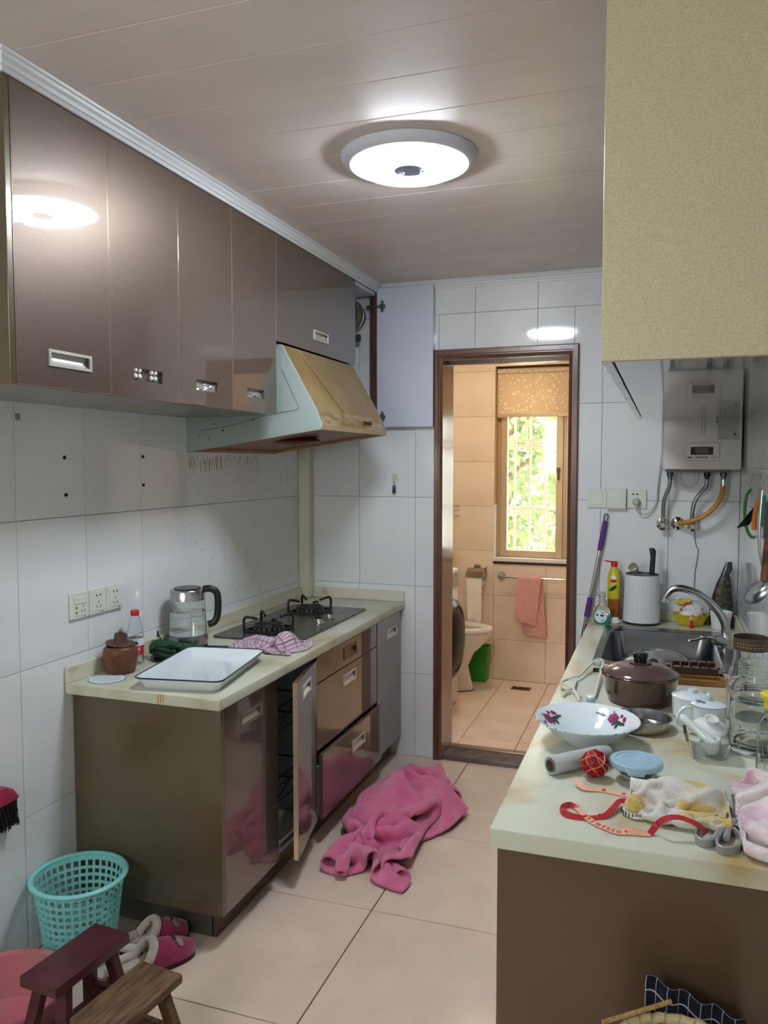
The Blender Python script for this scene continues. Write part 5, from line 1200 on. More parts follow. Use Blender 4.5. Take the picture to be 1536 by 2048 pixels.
# ---- white folding hanger frame
t = thing('hanger_frame', 'white plastic folding hanger frame lying between the pot and the worktop edge', 'hanger', (1.57, 2.7, ZR))
M['hanger'] = mat('off white plastic', (206, 204, 194), 0.4)
def rod(lst, r=0.0048): return MB().tube(spline([Vector(px(u, v, 'z', ZR + h)) for u, v, h in lst], 4), r, 8).build('rod', M['hanger'], t)
rod([(1123, 1374, 0.012), (1126, 1362, 0.014), (1157, 1352, 0.016), (1172, 1338, 0.022), (1189, 1322, 0.030), (1200, 1319, 0.030), (1207, 1324, 0.026)])
rod([(1123, 1374, 0.012), (1138, 1378, 0.012), (1147, 1379, 0.010), (1153, 1390, 0.008), (1160, 1402, 0.006)])
rod([(1207, 1324, 0.026), (1203, 1342, 0.022), (1196, 1368, 0.014), (1189, 1395, 0.007)])
rod([(1126, 1392, 0.006), (1132, 1386, 0.007), (1144, 1383, 0.008), (1156, 1388, 0.007), (1160, 1395, 0.006)], 0.004)
q = [Vector(px(u, v, 'z', ZR + 0.014)) for u, v in ((1135, 1374), (1138, 1358), (1155, 1354), (1149, 1378))]
MB().loft([[p + Vector((0, 0, -0.0015)) for p in q], [p + Vector((0, 0, 0.0015)) for p in q]]).build('web_plate', M['hanger'], t)
c_ = Vector(px(1196, 1325, 'z', ZR + 0.026)); MB().lathe([(0, -0.010), (0.016, -0.010), (0.018, -0.004), (0.016, 0.006), (0, 0.008)], 20, tuple(c_)).build('pivot_cap', mat('grey green cap', (172, 190, 186), 0.4), t)
MB().box((c_.x - 0.014, c_.y - 0.035, ZR + 0.001), (c_.x + 0.004, c_.y - 0.02, ZR + 0.012)).build('clamp', M['black'], t)
t = thing('bottle_stopper', 'tiny blue and white plastic stopper behind the enamel bowl', 'stopper', tuple(px(1181, 1408, 'z', ZR)))
o = t.location
MB().lathe([(0, 0.001), (0.0125, 0.001), (0.0125, 0.018), (0, 0.018)], 24, tuple(o)).build('stem', mat('pale blue plug', (150, 184, 206), 0.4), t)
MB().lathe([(0, 0.0182), (0.0135, 0.0182), (0.0135, 0.024), (0.010, 0.027), (0, 0.027)], 24, tuple(o)).build('cap', M['white_plastic'], t)

# ---- knife block with knife and scoop
NX, NY = 1.722, 3.768
t = thing('knife_block', 'white fluted round knife holder with black base and top', 'knife block', (NX, NY, ZR))
b = MB(); rings = []
for z, rb in ((0.012, 0.0800), (0.016, 0.0805), (0.10, 0.0775), (0.218, 0.0740), (0.222, 0.0725)):
    rings.append([(NX + (rb - (0.0014 if (k % 4 == 0 and 0.02 < z < 0.22) else 0)) * math.cos(2 * PI * k / 144), NY + (rb - (0.0014 if (k % 4 == 0 and 0.02 < z < 0.22) else 0)) * math.sin(2 * PI * k / 144), ZR + z) for k in range(144)])
b.loft(rings, caps=False).build('shell', mat('white fluted plastic', (214, 220, 222), 0.35), t, smooth=12)
MB().lathe([(0, 0.001), (0.078, 0.001), (0.080, 0.003), (0.080, 0.0118), (0, 0.0118)], 48, (NX, NY, ZR)).build('base_ring', mat('dark green black base', (22, 34, 32), 0.35), t)
MB().lathe([(0, 0.216), (0.0715, 0.216), (0.0722, 0.2235), (0.070, 0.2245), (0.068, 0.2195), (0, 0.2195)], 48, (NX, NY, ZR)).build('slotted_top', M['black'], t)
for k in range(5): MB().box((NX - 0.045 + k * 0.022, NY - 0.03, ZR + 0.2197), (NX - 0.043 + k * 0.022, NY + 0.03, ZR + 0.2207)).build('slot_rib', M['hinge'], t)
t = thing('kitchen_knife', 'black handled knife standing in the white fluted knife holder', 'knife', (1.764, 3.755, ZR + 0.22))
MB().loft([[(1.764 + x * w + dx, 3.755 + y * w2, z) for x, y in rrect(-0.5, 0.5, -0.5, 0.5, 0.3, 3)] for z, w, w2, dx in ((ZR + 0.2225, 0.022, 0.014, 0), (ZR + 0.25, 0.023, 0.015, 0.0005), (ZR + 0.30, 0.022, 0.015, 0.003), (ZR + 0.328, 0.027, 0.016, 0.002), (ZR + 0.338, 0.026, 0.014, -0.002), (ZR + 0.343, 0.014, 0.008, -0.004))]).build('handle', M['black'], t, smooth=50)
for z in (0.25, 0.29): MB().lathe([(0, 0), (0.0025, 0), (0.0025, 0.0008), (0, 0.0008)], 10).xf(Matrix.Translation((1.7655, 3.7468, ZR + z)) @ Matrix.Rotation(PI / 2, 4, 'X')).build('rivet', M['chrome'], t)
t = thing('measuring_scoop', 'beige plastic scoop resting in the knife holder beside the knife', 'scoop', (1.686, 3.74, ZR + 0.222))
pr = [(0.0, -0.030), (0.014, -0.026), (0.0195, -0.010), (0.021, 0.012), (0.0195, 0.012), (0.018, -0.010), (0.012, -0.023), (0, -0.027)]
MB().lathe(pr, 28).xf(Matrix.Translation((1.686, 3.735, ZR + 0.252)) @ Matrix.Rotation(0.95, 4, 'X') @ Matrix.Rotation(-0.35, 4, 'Y')).build('cup', mat('beige plastic', (190, 186, 162), 0.4), t)
MB().tube([(1.690, 3.745, ZR + 0.2245), (1.692, 3.748, ZR + 0.238)], 0.005, 8, flat=0.5).build('handle', bpy.data.materials['beige plastic'], t)

# ---- detergent bottle
DXB, DYB = 1.598, 3.812
t = thing('detergent_bottle', 'yellow dish detergent bottle with red flip cap by the knife holder', 'bottle', (DXB, DYB, ZR))
M['det'] = mat('yellow green plastic', (206, 192, 44), 0.3); M['det2'] = mat('amber liquid bottle', (176, 112, 30), 0.25)
def ov(rx, ry, z, n=28): return [(DXB + rx * math.cos(2 * PI * k / n), DYB + ry * math.sin(2 * PI * k / n), ZR + z) for k in range(n)]
MB().loft([ov(0.026, 0.018, 0.001), ov(0.0285, 0.021, 0.006), ov(0.0285, 0.021, 0.098)]).build('lower_body', M['det2'], t)
ub = MB().loft([ov(0.0285, 0.021, 0.0985), ov(0.0288, 0.0215, 0.190), ov(0.027, 0.020, 0.212), ov(0.019, 0.017, 0.234), ov(0.0135, 0.0135, 0.245)]).build('upper_body', M['det'], t)
cp = MB().lathe([(0, 0.2455), (0.0145, 0.2455), (0.0145, 0.266), (0.013, 0.270), (0, 0.272)], 24, (DXB, DYB, ZR)).build('cap', M['red_plastic'], t)
MB().tube([(DXB - 0.010, DYB - 0.004, ZR + 0.268), (DXB - 0.030, DYB - 0.012, ZR + 0.271), (DXB - 0.044, DYB - 0.016, ZR + 0.275)], [0.004, 0.0032, 0.002], 8).build('flip_spout', M['red_plastic'], cp)
fy = DYB - 0.0218
MB().prism(petal(20, 0.0115, 0.0115), 0, 0.0004).xf(Matrix.Translation((DXB, fy + 0.0004, ZR + 0.196)) @ Matrix.Rotation(PI / 2, 4, 'X')).build('white_roundel', M['white_print'], t)
MB().box((DXB - 0.013, fy - 0.0008, ZR + 0.176), (DXB + 0.013, fy - 0.0002, ZR + 0.188)).build('red_name_patch', M['red_plastic'], t)
MB().prism([(-0.020, -0.010), (-0.012, 0.004), (0.004, 0.014), (0.016, 0.018), (0.014, 0.004), (0.002, -0.008), (-0.010, -0.011)], 0, 0.0005).xf(Matrix.Translation((DXB - 0.002, fy - 0.0002, ZR + 0.146)) @ Matrix.Rotation(PI / 2, 4, 'X')).build('leaf_print', mat('dark green print', (30, 74, 44), 0.4), t)
MB().box((DXB - 0.020, fy + 0.0003, ZR + 0.030), (DXB + 0.020, fy + 0.0007, ZR + 0.092)).build('back_label', mat('orange brown label', (150, 84, 24), 0.4), t)

# ---- foaming soap bottle
SXB, SYB = 1.556, 3.690
t = thing('soap_bottle', 'clear pump soap bottle with teal liquid and round white label', 'soap bottle', (SXB, SYB, ZR))
def ov2(rx, ry, z, n=36): return [(SXB + rx * math.cos(2 * PI * k / n), SYB + ry * math.sin(2 * PI * k / n), ZR + z) for k in range(n)]
MB().loft([ov2(0.028, 0.017, 0.001), ov2(0.034, 0.020, 0.010), ov2(0.0395, 0.0225, 0.034), ov2(0.0375, 0.0215, 0.0435)]).build('teal_liquid', mat('teal soap', (64, 168, 170), 0.15, trans=0.3), t)
MB().loft([ov2(0.0375, 0.0215, 0.0437), ov2(0.032, 0.019, 0.068), ov2(0.022, 0.016, 0.082), ov2(0.016, 0.015, 0.088), ov2(0.016, 0.015, 0.092)]).build('clear_shoulder', M['clear_plastic'], t)
M['pump'] = mat('milky clear plastic', (208, 214, 212), 0.25, trans=0.4)
MB().lathe([(0, 0.0925), (0.019, 0.0925), (0.019, 0.108), (0.013, 0.112), (0.013, 0.124), (0.0165, 0.126), (0.0165, 0.142), (0.012, 0.145), (0, 0.145)], 28, (SXB, SYB, ZR)).build('pump_head', M['pump'], t)
MB().tube([(SXB - 0.010, SYB - 0.004, ZR + 0.137), (SXB - 0.026, SYB - 0.012, ZR + 0.135)], [0.006, 0.0045], 10).build('nozzle', M['pump'], t)
fy = SYB - 0.0235
lbm = MB().prism(petal(32, 0.0275, 0.0285), 0, 0.0005).xf(Matrix.Translation((SXB - 0.004, fy, ZR + 0.038)) @ Matrix.Rotation(PI / 2, 4, 'X')).build('round_label', mat('pale aqua label', (206, 230, 230), 0.4), t)
for (x, z, w, h) in ((-0.020, 0.004, 0.010, 0.008), (-0.002, 0.002, 0.015, 0.008), (0.002, -0.018, 0.012, 0.0035), (0.002, 0.017, 0.010, 0.003)): MB().box((SXB - 0.004 + x, fy - 0.0010, ZR + 0.036 + z), (SXB - 0.004 + x + w, fy - 0.0006, ZR + 0.036 + z + h)).build('label_block', M['black_print'] if h > 0.005 else M['grey_print'], lbm)
# ---- crumpled tissue
b = MB(); rr = random.Random(17); b.sphere((0, 0, 0), 1, 14, 9)
for i, v in enumerate(b.v):
    k = 1 + 0.45 * mnoise.noise(Vector(v) * 2.3) + 0.2 * mnoise.noise(Vector(v) * 5.1); b.v[i] = (1.608 + v[0] * 0.024 * k, 3.716 + v[1] * 0.020 * k, max(ZR + 0.0012, ZR + 0.012 + v[2] * 0.016 * k))
tag(b.build('crumpled_tissue', mat('white tissue', (226, 228, 226), 0.9), smooth=0, origin=(1.608, 3.716, ZR)), 'crumpled white tissue between the soap bottle and knife holder', 'tissue')
# ---- mop
t = thing('mop', 'steel mop pole with purple grips leaning on the back wall by the doorway', 'mop', (1.35, 3.80, 0))
top = Vector((1.552, 3.862, 1.235)); bot = Vector((1.350, 3.790, 0.045)); D_ = bot - top
at_ = lambda k: top + D_ * k
MB().tube([at_(0.10), at_(0.985)], 0.0085, 14).build('pole', M['chrome'], t)
gm = mat('purple plastic', (84, 44, 124), 0.4)
MB().tube([at_(-0.002), at_(0.01), at_(0.10), at_(0.115)], [0.010, 0.0118, 0.0118, 0.010], 14).build('top_grip', gm, t)
MB().tube([at_(0.300), at_(0.302), at_(0.375), at_(0.377)], [0.010, 0.0125, 0.0125, 0.010], 14).build('middle_grip', gm, t)
hk = spline([at_(-0.002) + Vector((-0.006, 0, 0)), at_(-0.012) + Vector((-0.008, 0, 0.01)), at_(-0.016) + Vector((0.002, 0, 0.016)), at_(-0.012) + Vector((0.010, 0, 0.008)), at_(-0.002) + Vector((0.007, 0, 0))], 5)
MB().tube(hk, 0.0025, 8).build('hanging_loop', mat('dark loop', (70, 66, 78), 0.4), t)
MB().box((1.27, 3.76, 0.012), (1.43, 3.84, 0.040)).build('head_plate', gm, t, bev=0.004)
MB().box((1.265, 3.755, 0.001), (1.435, 3.845, 0.0115)).build('mop_pad', cloth_mat('grey microfibre', (170, 170, 176), (140, 140, 150)), t, bev=0.003)

# ---- yellow basket with packets, clip, cup, bag
YX, YY = 1.928, 3.800
t = thing('yellow_basket', 'shallow yellow plastic bowl of packets behind the tap', 'basket', (YX, YY, ZR))
M['yel'] = mat('translucent yellow plastic', (196, 178, 40), 0.3)
MB().loft([[(YX + rx * math.cos(2 * PI * k / 8 + PI / 8), YY + ry * math.sin(2 * PI * k / 8 + PI / 8), ZR + z) for k in range(8)] for rx, ry, z in ((0.052, 0.034, 0.001), (0.056, 0.038, 0.004), (0.080, 0.056, 0.050), (0.082, 0.058, 0.050), (0.076, 0.053, 0.049), (0.052, 0.035, 0.008), (0.048, 0.032, 0.006))]).build('bowl', M['yel'], t, smooth=20)
def packet(name, label, c, r, seed, mt, spots=None):
    b = MB(); b.sphere((0, 0, 0), 1, 16, 10)
    for i, v in enumerate(b.v):
        q = Vector(v); k = 1 + 0.35 * mnoise.noise(q * 1.7 + Vector((seed, 0, 0))) + 0.16 * mnoise.noise(q * 4.3 + Vector((0, seed, 0)))
        b.v[i] = (c[0] + v[0] * r[0] * k, min(YB - 0.019, c[1] + v[1] * r[1] * k), max(c[2] - r[2] * 0.95, c[2] + v[2] * r[2] * k))
    o = b.build(name, mt, smooth=25, origin=(c[0], c[1], c[2] - r[2])); return tag(o, label, 'packet')
packet('food_packet', 'crumpled white and red food packet in the yellow bowl', (YX + 0.002, YY - 0.006, ZR + 0.055), (0.058, 0.040, 0.040), 3.0, mat('white red packet foil', (226, 224, 222), 0.25, col2=(188, 46, 52), nscale=22, nlo=0.56, nhi=0.60))
packet('food_packet', 'yellow and red packet lying on top of the white one', (YX - 0.026, YY + 0.006, ZR + 0.098), (0.036, 0.026, 0.016), 5.0, mat('yellow red packet', (206, 186, 70), 0.3, col2=(170, 60, 50), nscale=26, nlo=0.52, nhi=0.58))
t = thing('bag_clip', 'small red plastic clip hanging on the front of the yellow bowl', 'clip', (1.932, 3.72, ZR))
MB().box((1.926, 3.716, ZR + 0.0015), (1.940, 3.726, ZR + 0.034)).build('clip_body', M['red_plastic'], t, bev=0.003); MB().box((1.924, 3.714, ZR + 0.0015), (1.942, 3.728, ZR + 0.010)).build('jaw', M['red_plastic'], t, bev=0.002)
tt_ = thing('plastic_cup', 'plain white plastic tub standing in the back corner beside the tap', 'cup', (2.052, 3.752, ZR))
MB().lathe([(0, 0.001), (0.036, 0.001), (0.038, 0.004), (0.0445, 0.070), (0.0465, 0.070), (0.0465, 0.076), (0.043, 0.076), (0.0365, 0.006), (0, 0.004)], 40, (2.052, 3.752, ZR)).build('tub', M['white_plastic'], tt_)
MB().lathe([(0.0445, 0.058), (0.046, 0.059), (0.046, 0.061), (0.0445, 0.062)], 40, (2.052, 3.752, ZR)).build('lip_band', M['white_plastic'], tt_)
t = thing('tea_bag', 'clear bag of dark dried leaves propped up in the back corner', 'bag', (2.060, 3.84, ZR))
M['tea'] = mat('dried dark leaves in film', (44, 42, 36), 0.25, col2=(96, 84, 66), nscale=60, nlo=0.5, nhi=0.7, bump=0.6, bscale=120)
sec = lambda cx_, rx, ry, z: [(cx_ + rx * math.cos(2 * PI * k / 16), min(3.861, 3.832 + ry * math.sin(2 * PI * k / 16)), ZR + z) for k in range(16)]
MB().loft([sec(2.056, 0.046, 0.022, 0.001), sec(2.056, 0.050, 0.026, 0.05), sec(2.060, 0.044, 0.024, 0.12), sec(2.066, 0.030, 0.016, 0.19), sec(2.070, 0.018, 0.008, 0.225)]).build('leaf_fill', M['tea'], t)
MB().loft([sec(2.070, 0.018, 0.008, 0.2255), sec(2.080, 0.020, 0.005, 0.25), sec(2.086, 0.012, 0.003, 0.285)]).build('twisted_neck', mat('dark film', (70, 74, 72), 0.15, trans=0.3), t)
MB().box((2.030, 3.803, ZR + 0.03), (2.082, 3.8045, ZR + 0.085)).build('green_label', mat('green label', (28, 96, 52), 0.4), t)

# ================================================================== back wall on the right: heater, hoses, switches
t = thing('water_heater', 'white gas water heater on the back wall above the sink', 'water heater', (1.957, 3.80, 1.476))
M['heater'] = mat('white heater enamel', (206, 204, 204), 0.25)
MB().box((1.798, 3.732, 1.477), (2.116, 3.876, 2.02)).build('casing', M['heater'], t, bev=0.006, seg=3)
for x in (1.955, 1.967): MB().box((x, 3.7312, 1.622), (x + 0.0015, 3.7318, 2.0)).build('front_groove', M['grey_print'], t)
dp = MB().box((1.889, 3.7295, 1.513), (2.031, 3.7316, 1.595)).build('control_panel', mat('silver panel', (188, 184, 180), 0.3, metal=0.3), t, bev=0.001)
MB().box((1.896, 3.7286, 1.519), (2.024, 3.7294, 1.589)).build('panel_inset', mat('pale panel inset', (206, 202, 196), 0.3), dp)
MB().box((1.913, 3.7278, 1.541), (2.003, 3.7285, 1.575)).build('display', M['pink_lens'], dp)
MB().box((1.931, 3.7272, 1.546), (1.984, 3.7277, 1.571)).build('lcd', mat('grey lcd', (92, 84, 76), 0.3), dp)
for k in range(5): MB().lathe([(0, 0), (0.0042, 0), (0.0042, 0.0012), (0, 0.0012)], 14).xf(Matrix.Translation((1.936 + k * 0.0105, 3.7285, 1.530)) @ Matrix.Rotation(PI / 2, 4, 'X')).build('button', M['hinge'], dp)
MB().box((1.900, 3.7280, 1.527), (1.919, 3.7285, 1.532)).build('maker_mark', M['black_print'], dp); MB().box((1.996, 3.7280, 1.528), (2.018, 3.7285, 1.5305)).build('model_mark', M['grey_print'], dp)
lb = MB().box((2.012, 3.7308, 1.600), (2.106, 3.7316, 1.735)).build('warning_label', mat('printed label', (196, 194, 190), 0.5), t)
rr = random.Random(41); b = MB(); z = 1.730
while z > 1.606:
    x = 2.022
    while x < 2.098:
        w = rr.uniform(0.006, 0.020); b.box((x, 3.7303, z - 0.0016), (min(x + w, 2.103), 3.7307, z)); x += w + 0.003
    z -= 0.0048
tag(b.build('label_print', M['grey_print'], lb), kind='stuff')
MB().box((2.014, 3.7302, 1.676), (2.018, 3.7307, 1.692)).build('label_bar', M['black_print'], lb)
MB().prism([(2.082, 1.624), (2.094, 1.624), (2.088, 1.636)], 3.7302, 3.7307, 'y').build('warning_sign', M['black_print'], lb)
MB().box((1.812, 3.745, 1.465), (2.075, 3.868, 1.4768)).build('bottom_plate', mat('dark underside', (90, 92, 92), 0.5, metal=0.4), t)
for x, m_ in ((1.831, 'hinge'), (1.985, 'black'), (2.052, 'hinge')):
    MB().lathe([(0, 0), (0.014, 0), (0.014, -0.018), (0.010, -0.020), (0.010, -0.032), (0, -0.032)], 12, (x, 3.812, 1.465)).build('pipe_union', M[m_], t)
def hose(name, label, pts, r, mt, ribbed_=True, cat='hose'):
    sp_ = spline(pts, 10); R = [r * (1.0 if not ribbed_ else (1.0 + 0.10 * (i % 2))) for i in range(len(sp_))]
    tt = thing(name, label, cat, tuple(pts[-1])); tt.location = sp_[-1]
    MB().tube(sp_, R, 12).build('hose_body', mt, tt, smooth=60); return tt
M['flexhose'] = mat('corrugated steel hose', (150, 152, 152), 0.25, metal=1.0)
h1 = hose('water_hose', 'corrugated steel water hose on the left under the heater', [(1.831, 3.812, 1.433), (1.829, 3.814, 1.400), (1.812, 3.820, 1.352), (1.806, 3.826, 1.310), (1.806, 3.830, 1.262)], 0.0085, M['flexhose'])
h2 = hose('water_hose', 'corrugated steel water hose in the middle under the heater', [(1.985, 3.812, 1.430), (1.982, 3.814, 1.402), (1.960, 3.822, 1.372), (1.940, 3.826, 1.340), (1.930, 3.828, 1.300), (1.927, 3.830, 1.258)], 0.0088, M['flexhose'])
h3 = hose('gas_hose', 'yellow rubber gas hose curving under the heater to the wall', [(2.052, 3.812, 1.430), (2.050, 3.808, 1.385), (2.036, 3.800, 1.340), (2.004, 3.796, 1.296), (1.964, 3.796, 1.266), (1.915, 3.802, 1.246), (1.872, 3.836, 1.234)], 0.0105, mat('ochre rubber', (190, 132, 30), 0.35), False)
MB().lathe([(0.0108, -0.02), (0.0125, -0.02), (0.0125, 0.008), (0.0108, 0.008)], 16, (2.052, 3.812, 1.425)).build('hose_clamp', M['chrome'], h3)
def valve(x, z, label):
    tt = thing('angle_valve', label, 'valve', (x, YB, z), group='chrome angle valves below the heater')
    rot = lambda y: Matrix.Translation((x, y, z)) @ Matrix.Rotation(PI / 2, 4, 'X')
    MB().lathe([(0, 0.0005), (0.028, 0.0005), (0.027, 0.005), (0.016, 0.009), (0.013, 0.030), (0, 0.030)], 32).xf(rot(YB)).build('wall_flange', M['chrome'], tt)
    MB().tube([(x, YB - 0.044, z + 0.004), (x, YB - 0.048, z + 0.034)], 0.011, 12).build('outlet', M['chrome'], tt)
    b = MB(); b.lathe([(0, 0.030), (0.016, 0.030), (0.017, 0.040), (0.017, 0.054), (0.011, 0.060), (0, 0.060)], 28)
    b.xf(rot(YB)); hd_ = b.build('handwheel', M['chrome'], tt)
    for k in range(4):
        a = PI / 4 + k * PI / 2; MB().box((0.010, -0.004, 0.040), (0.026, 0.004, 0.056)).xf(rot(YB) @ Matrix.Rotation(a, 4, 'Z')).build('lobe', M['chrome'], hd_, bev=0.002)
valve(1.804, 1.226, 'chrome angle valve under the left steel hose'); valve(1.930, 1.223, 'chrome angle valve under the middle steel hose')
t = thing('pipe_flange', 'chrome wall flange where the yellow gas hose ends', 'flange', (1.868, YB, 1.232))
MB().lathe([(0, 0.0005), (0.030, 0.0005), (0.029, 0.006), (0.018, 0.012), (0.012, 0.014), (0.012, 0.030), (0, 0.030)], 32).xf(Matrix.Translation((1.868, YB, 1.232)) @ Matrix.Rotation(PI / 2, 4, 'X')).build('disc', M['chrome'], t)
def cable(name, label, pts, r, mt):
    sp_ = spline(pts, 7); tt = thing(name, label, 'cable', tuple(sp_[-1])); MB().tube(sp_, r, 8).build('cable_body', mt, tt); return tt
M['cable'] = mat('grey white cable', (186, 186, 178), 0.5)
cable('sensor_cable', 'thin pale cable looping below the heater between the hoses', [(1.862, 3.826, 1.464), (1.866, 3.832, 1.430), (1.884, 3.842, 1.405), (1.908, 3.846, 1.398), (1.930, 3.842, 1.412), (1.938, 3.834, 1.440), (1.936, 3.826, 1.464)], 0.0026, M['cable'])
cable('heater_cable', 'grey power cable from the heater to the plug', [(1.795, 3.856, 1.72), (1.795, 3.858, 1.56), (1.790, 3.862, 1.50), (1.780, 3.866, 1.40), (1.776, 3.866, 1.33), (1.752, 3.864, 1.285), (1.720, 3.858, 1.270), (1.695, 3.846, 1.284), (1.688, 3.836, 1.312)], 0.0032, M['cable'])
cable('loose_wire', 'thin dark wire trailing down the back wall from the middle valve', [(1.940, 3.874, 1.205), (1.944, 3.876, 1.165), (1.950, 3.8765, 1.130), (1.958, 3.8765, 1.115), (1.956, 3.8765, 1.075), (1.948, 3.8765, 1.02), (1.946, 3.8765, 0.97), (1.945, 3.876, 0.92)], 0.0013, M['wire'])
# ---- switch, blank cover and socket
def plate(t, x0, x1, z0, z1, dep): return MB().prism(rrect(x0, x1, z0, z1, 0.003), YB - dep, YB - 0.0005, 'y').build('plate', M['cream_plastic'], t, bev=0.002)
t = thing('light_switch', 'square white rocker switch nearest the doorway', 'switch', (1.511, YB, 1.297)); p_ = plate(t, 1.467, 1.554, 1.297, 1.384, 0.009)
MB().box((1.484, YB - 0.0125, 1.312), (1.537, YB - 0.0092, 1.369)).build('rocker', M['cream_plastic'], p_, bev=0.0015)
t = thing('switch_cover', 'white splash cover box between the switch and the plugged socket', 'switch cover', (1.600, YB, 1.294)); p_ = plate(t, 1.556, 1.643, 1.294, 1.388, 0.026)
MB().box((1.562, YB - 0.0285, 1.300), (1.637, YB - 0.0262, 1.376)).build('flap', M['cream_plastic'], p_, bev=0.002); MB().box((1.590, YB - 0.0295, 1.353), (1.610, YB - 0.0286, 1.356)).build('catch', M['white_plastic'], p_)
t = thing('wall_socket', 'white socket with the heater plug in it beside the splash cover', 'socket', (1.689, YB, 1.297)); p_ = plate(t, 1.646, 1.732, 1.297, 1.384, 0.009)
for dx in (-0.009, 0.009): MB().box((1.683 + dx - 0.004, YB - 0.0098, 1.359), (1.683 + dx + 0.004, YB - 0.0092, 1.366)).build('slot', M['black'], p_)
t = thing('power_plug', 'round cream power plug in the socket on the back wall', 'plug', (1.688, YB - 0.01, 1.31))
MB().lathe([(0, 0.0095), (0.017, 0.0095), (0.018, 0.016), (0.014, 0.034), (0.009, 0.040), (0, 0.041)], 24).xf(Matrix.Translation((1.688, YB, 1.327)) @ Matrix.Rotation(PI / 2, 4, 'X')).build('plug_body', M['cable'], t)
MB().tube([(1.688, 3.848, 1.322), (1.688, 3.838, 1.308)], [0.007, 0.0045], 8).build('strain_relief', M['cable'], t)

# ================================================================== utensils hanging on the right wall
t = thing('hook_rail', 'white hook rail on the right wall near the heater', 'hook rail', (XR - 0.01, 2.95, 1.47))
MB().box((XR - 0.012, 2.55, 1.468), (XR - 0.0008, 3.40, 1.486)).build('rail', M['white_plastic'], t, bev=0.002)
for k in range(9):
    y = 2.60 + k * 0.095
    MB().tube(spline([(XR - 0.014, y, 1.476), (XR - 0.016, y, 1.440), (XR - 0.024, y, 1.428), (XR - 0.034, y, 1.434), (XR - 0.036, y, 1.446)], 4), 0.0022, 7).build('hook', M['cable'], t)
def hang(name, label, cat, y): return thing(name, label, cat, (XR - 0.04, y, 1.2))
t = hang('green_peeler', 'long green looped peeler hanging on the right wall rail', 'peeler', 3.10)
gm_ = mat('green plastic', (42, 136, 52), 0.35)
P_ = [px(u, v, 'y', 3.10) for u, v in ((1503, 978), (1494, 990), (1490, 1012), (1490, 1040), (1495, 1062), (1503, 1074), (1510, 1074))]
MB().tube(spline(P_, 5), 0.0090, 10, flat=0.6).build('loop', gm_, t)
P_ = [px(u, v, 'y', 3.10) for u, v in ((1510, 1074), (1519, 1066), (1523, 1050))]
MB().tube(spline(P_, 5), 0.005, 10).build('pale_tip', mat('pale green plastic', (170, 192, 170), 0.3, trans=0.2), t)
t = hang('orange_knife', 'paring knife with orange handle and black blade on the right wall rail', 'knife', 3.02)
P_ = [px(u, v, 'y', 3.02) for u, v in ((1529, 986), (1520, 998), (1513, 1014), (1509, 1036), (1508, 1060))]
MB().tube(spline(P_, 5), [0.008 + 0.003 * i / 20 for i in range(21)], 12, flat=0.8).build('handle', mat('orange plastic', (226, 132, 34), 0.35), t)
q = [Vector(px(u, v, 'y', 3.035)) for u, v in ((1512, 1008), (1516, 1020), (1498, 1050), (1472, 1057), (1486, 1040))]
MB().loft([[p + Vector((0, -0.0008, 0)) for p in q], [p + Vector((0, 0.0008, 0)) for p in q]]).build('blade', M['black_gloss'], t)
t = hang('teal_grater', 'translucent teal plastic tool hanging behind the orange knife', 'utensil', 2.90)
q = [Vector(px(u, v, 'y', 2.92)) for u, v in ((1527, 990), (1535, 992), (1532, 1030), (1526, 1056), (1517, 1046), (1521, 1015))]
MB().loft([[p + Vector((0, -0.003, 0)) for p in q], [p + Vector((0, 0.003, 0)) for p in q]]).build('body', mat('teal plastic', (64, 156, 150), 0.3, trans=0.2), t, bev=0.001)
t = hang('cleaver', 'old cleaver with grey blade and worn wooden handle hanging at the right edge', 'cleaver', 2.76)
q = [Vector(px(u, v, 'y', 2.74)) for u, v in ((1530, 1004), (1552, 1004), (1552, 1076), (1526, 1076))]
MB().loft([[p + Vector((0, -0.0015, 0)) for p in q], [p + Vector((0, 0.0015, 0)) for p in q]]).build('blade', mat('stained blade', (96, 96, 94), 0.4, metal=0.8), t)
w0, w1_ = Vector(px(1537, 1074, 'y', 2.74)), Vector(px(1531, 1164, 'y', 2.74))
MB().tube([w0, w0 * 0.96 + w1_ * 0.04, w0 * 0.5 + w1_ * 0.5, w1_ * 0.96 + w0 * 0.04, w1_], [0.008, 0.012, 0.014, 0.016, 0.010], 14).build('handle', mat('worn red brown wood', (116, 70, 46), 0.5, col2=(60, 36, 28), nscale=18, nlo=0.45, nhi=0.6), t)
t = hang('slotted_ladle', 'stainless slotted ladle hanging on the right wall behind the jars', 'ladle', 2.80)
c_ = Vector(px(1512, 1186, 'y', 2.80))
LM = Matrix.Translation(c_) @ Matrix.Rotation(-0.72, 4, 'Y') @ Matrix.Rotation(0.35, 4, 'Z')
b = MB().lathe([(0, -0.018), (0.020, -0.015), (0.036, -0.006), (0.042, 0.002), (0.0405, 0.002), (0.034, -0.0045), (0.018, -0.0135), (0, -0.0165)], 32, sx=1.15, sy=0.7); b.xf(LM @ Matrix.Rotation(PI / 2 * 0.9, 4, 'X')); b.build('bowl', M['steel'], t)
for k in range(5): MB().sphere((0, 0, 0), 0.0035, 8, 6).xf(LM @ Matrix.Rotation(PI / 2 * 0.9, 4, 'X') @ Matrix.Translation((-0.02 + k * 0.010, 0.0, -0.014))).build('hole_rim', M['chrome'], t)
e = Vector(px(1533, 1164, 'y', 2.80)); MB().tube(spline([LM @ Vector((0.046, 0, 0)), e, Vector((XR - 0.030, 2.80, 1.25)), Vector((XR - 0.026, 2.80, 1.42))], 6), 0.0045, 8, flat=0.5).build('handle', M['steel'], t)

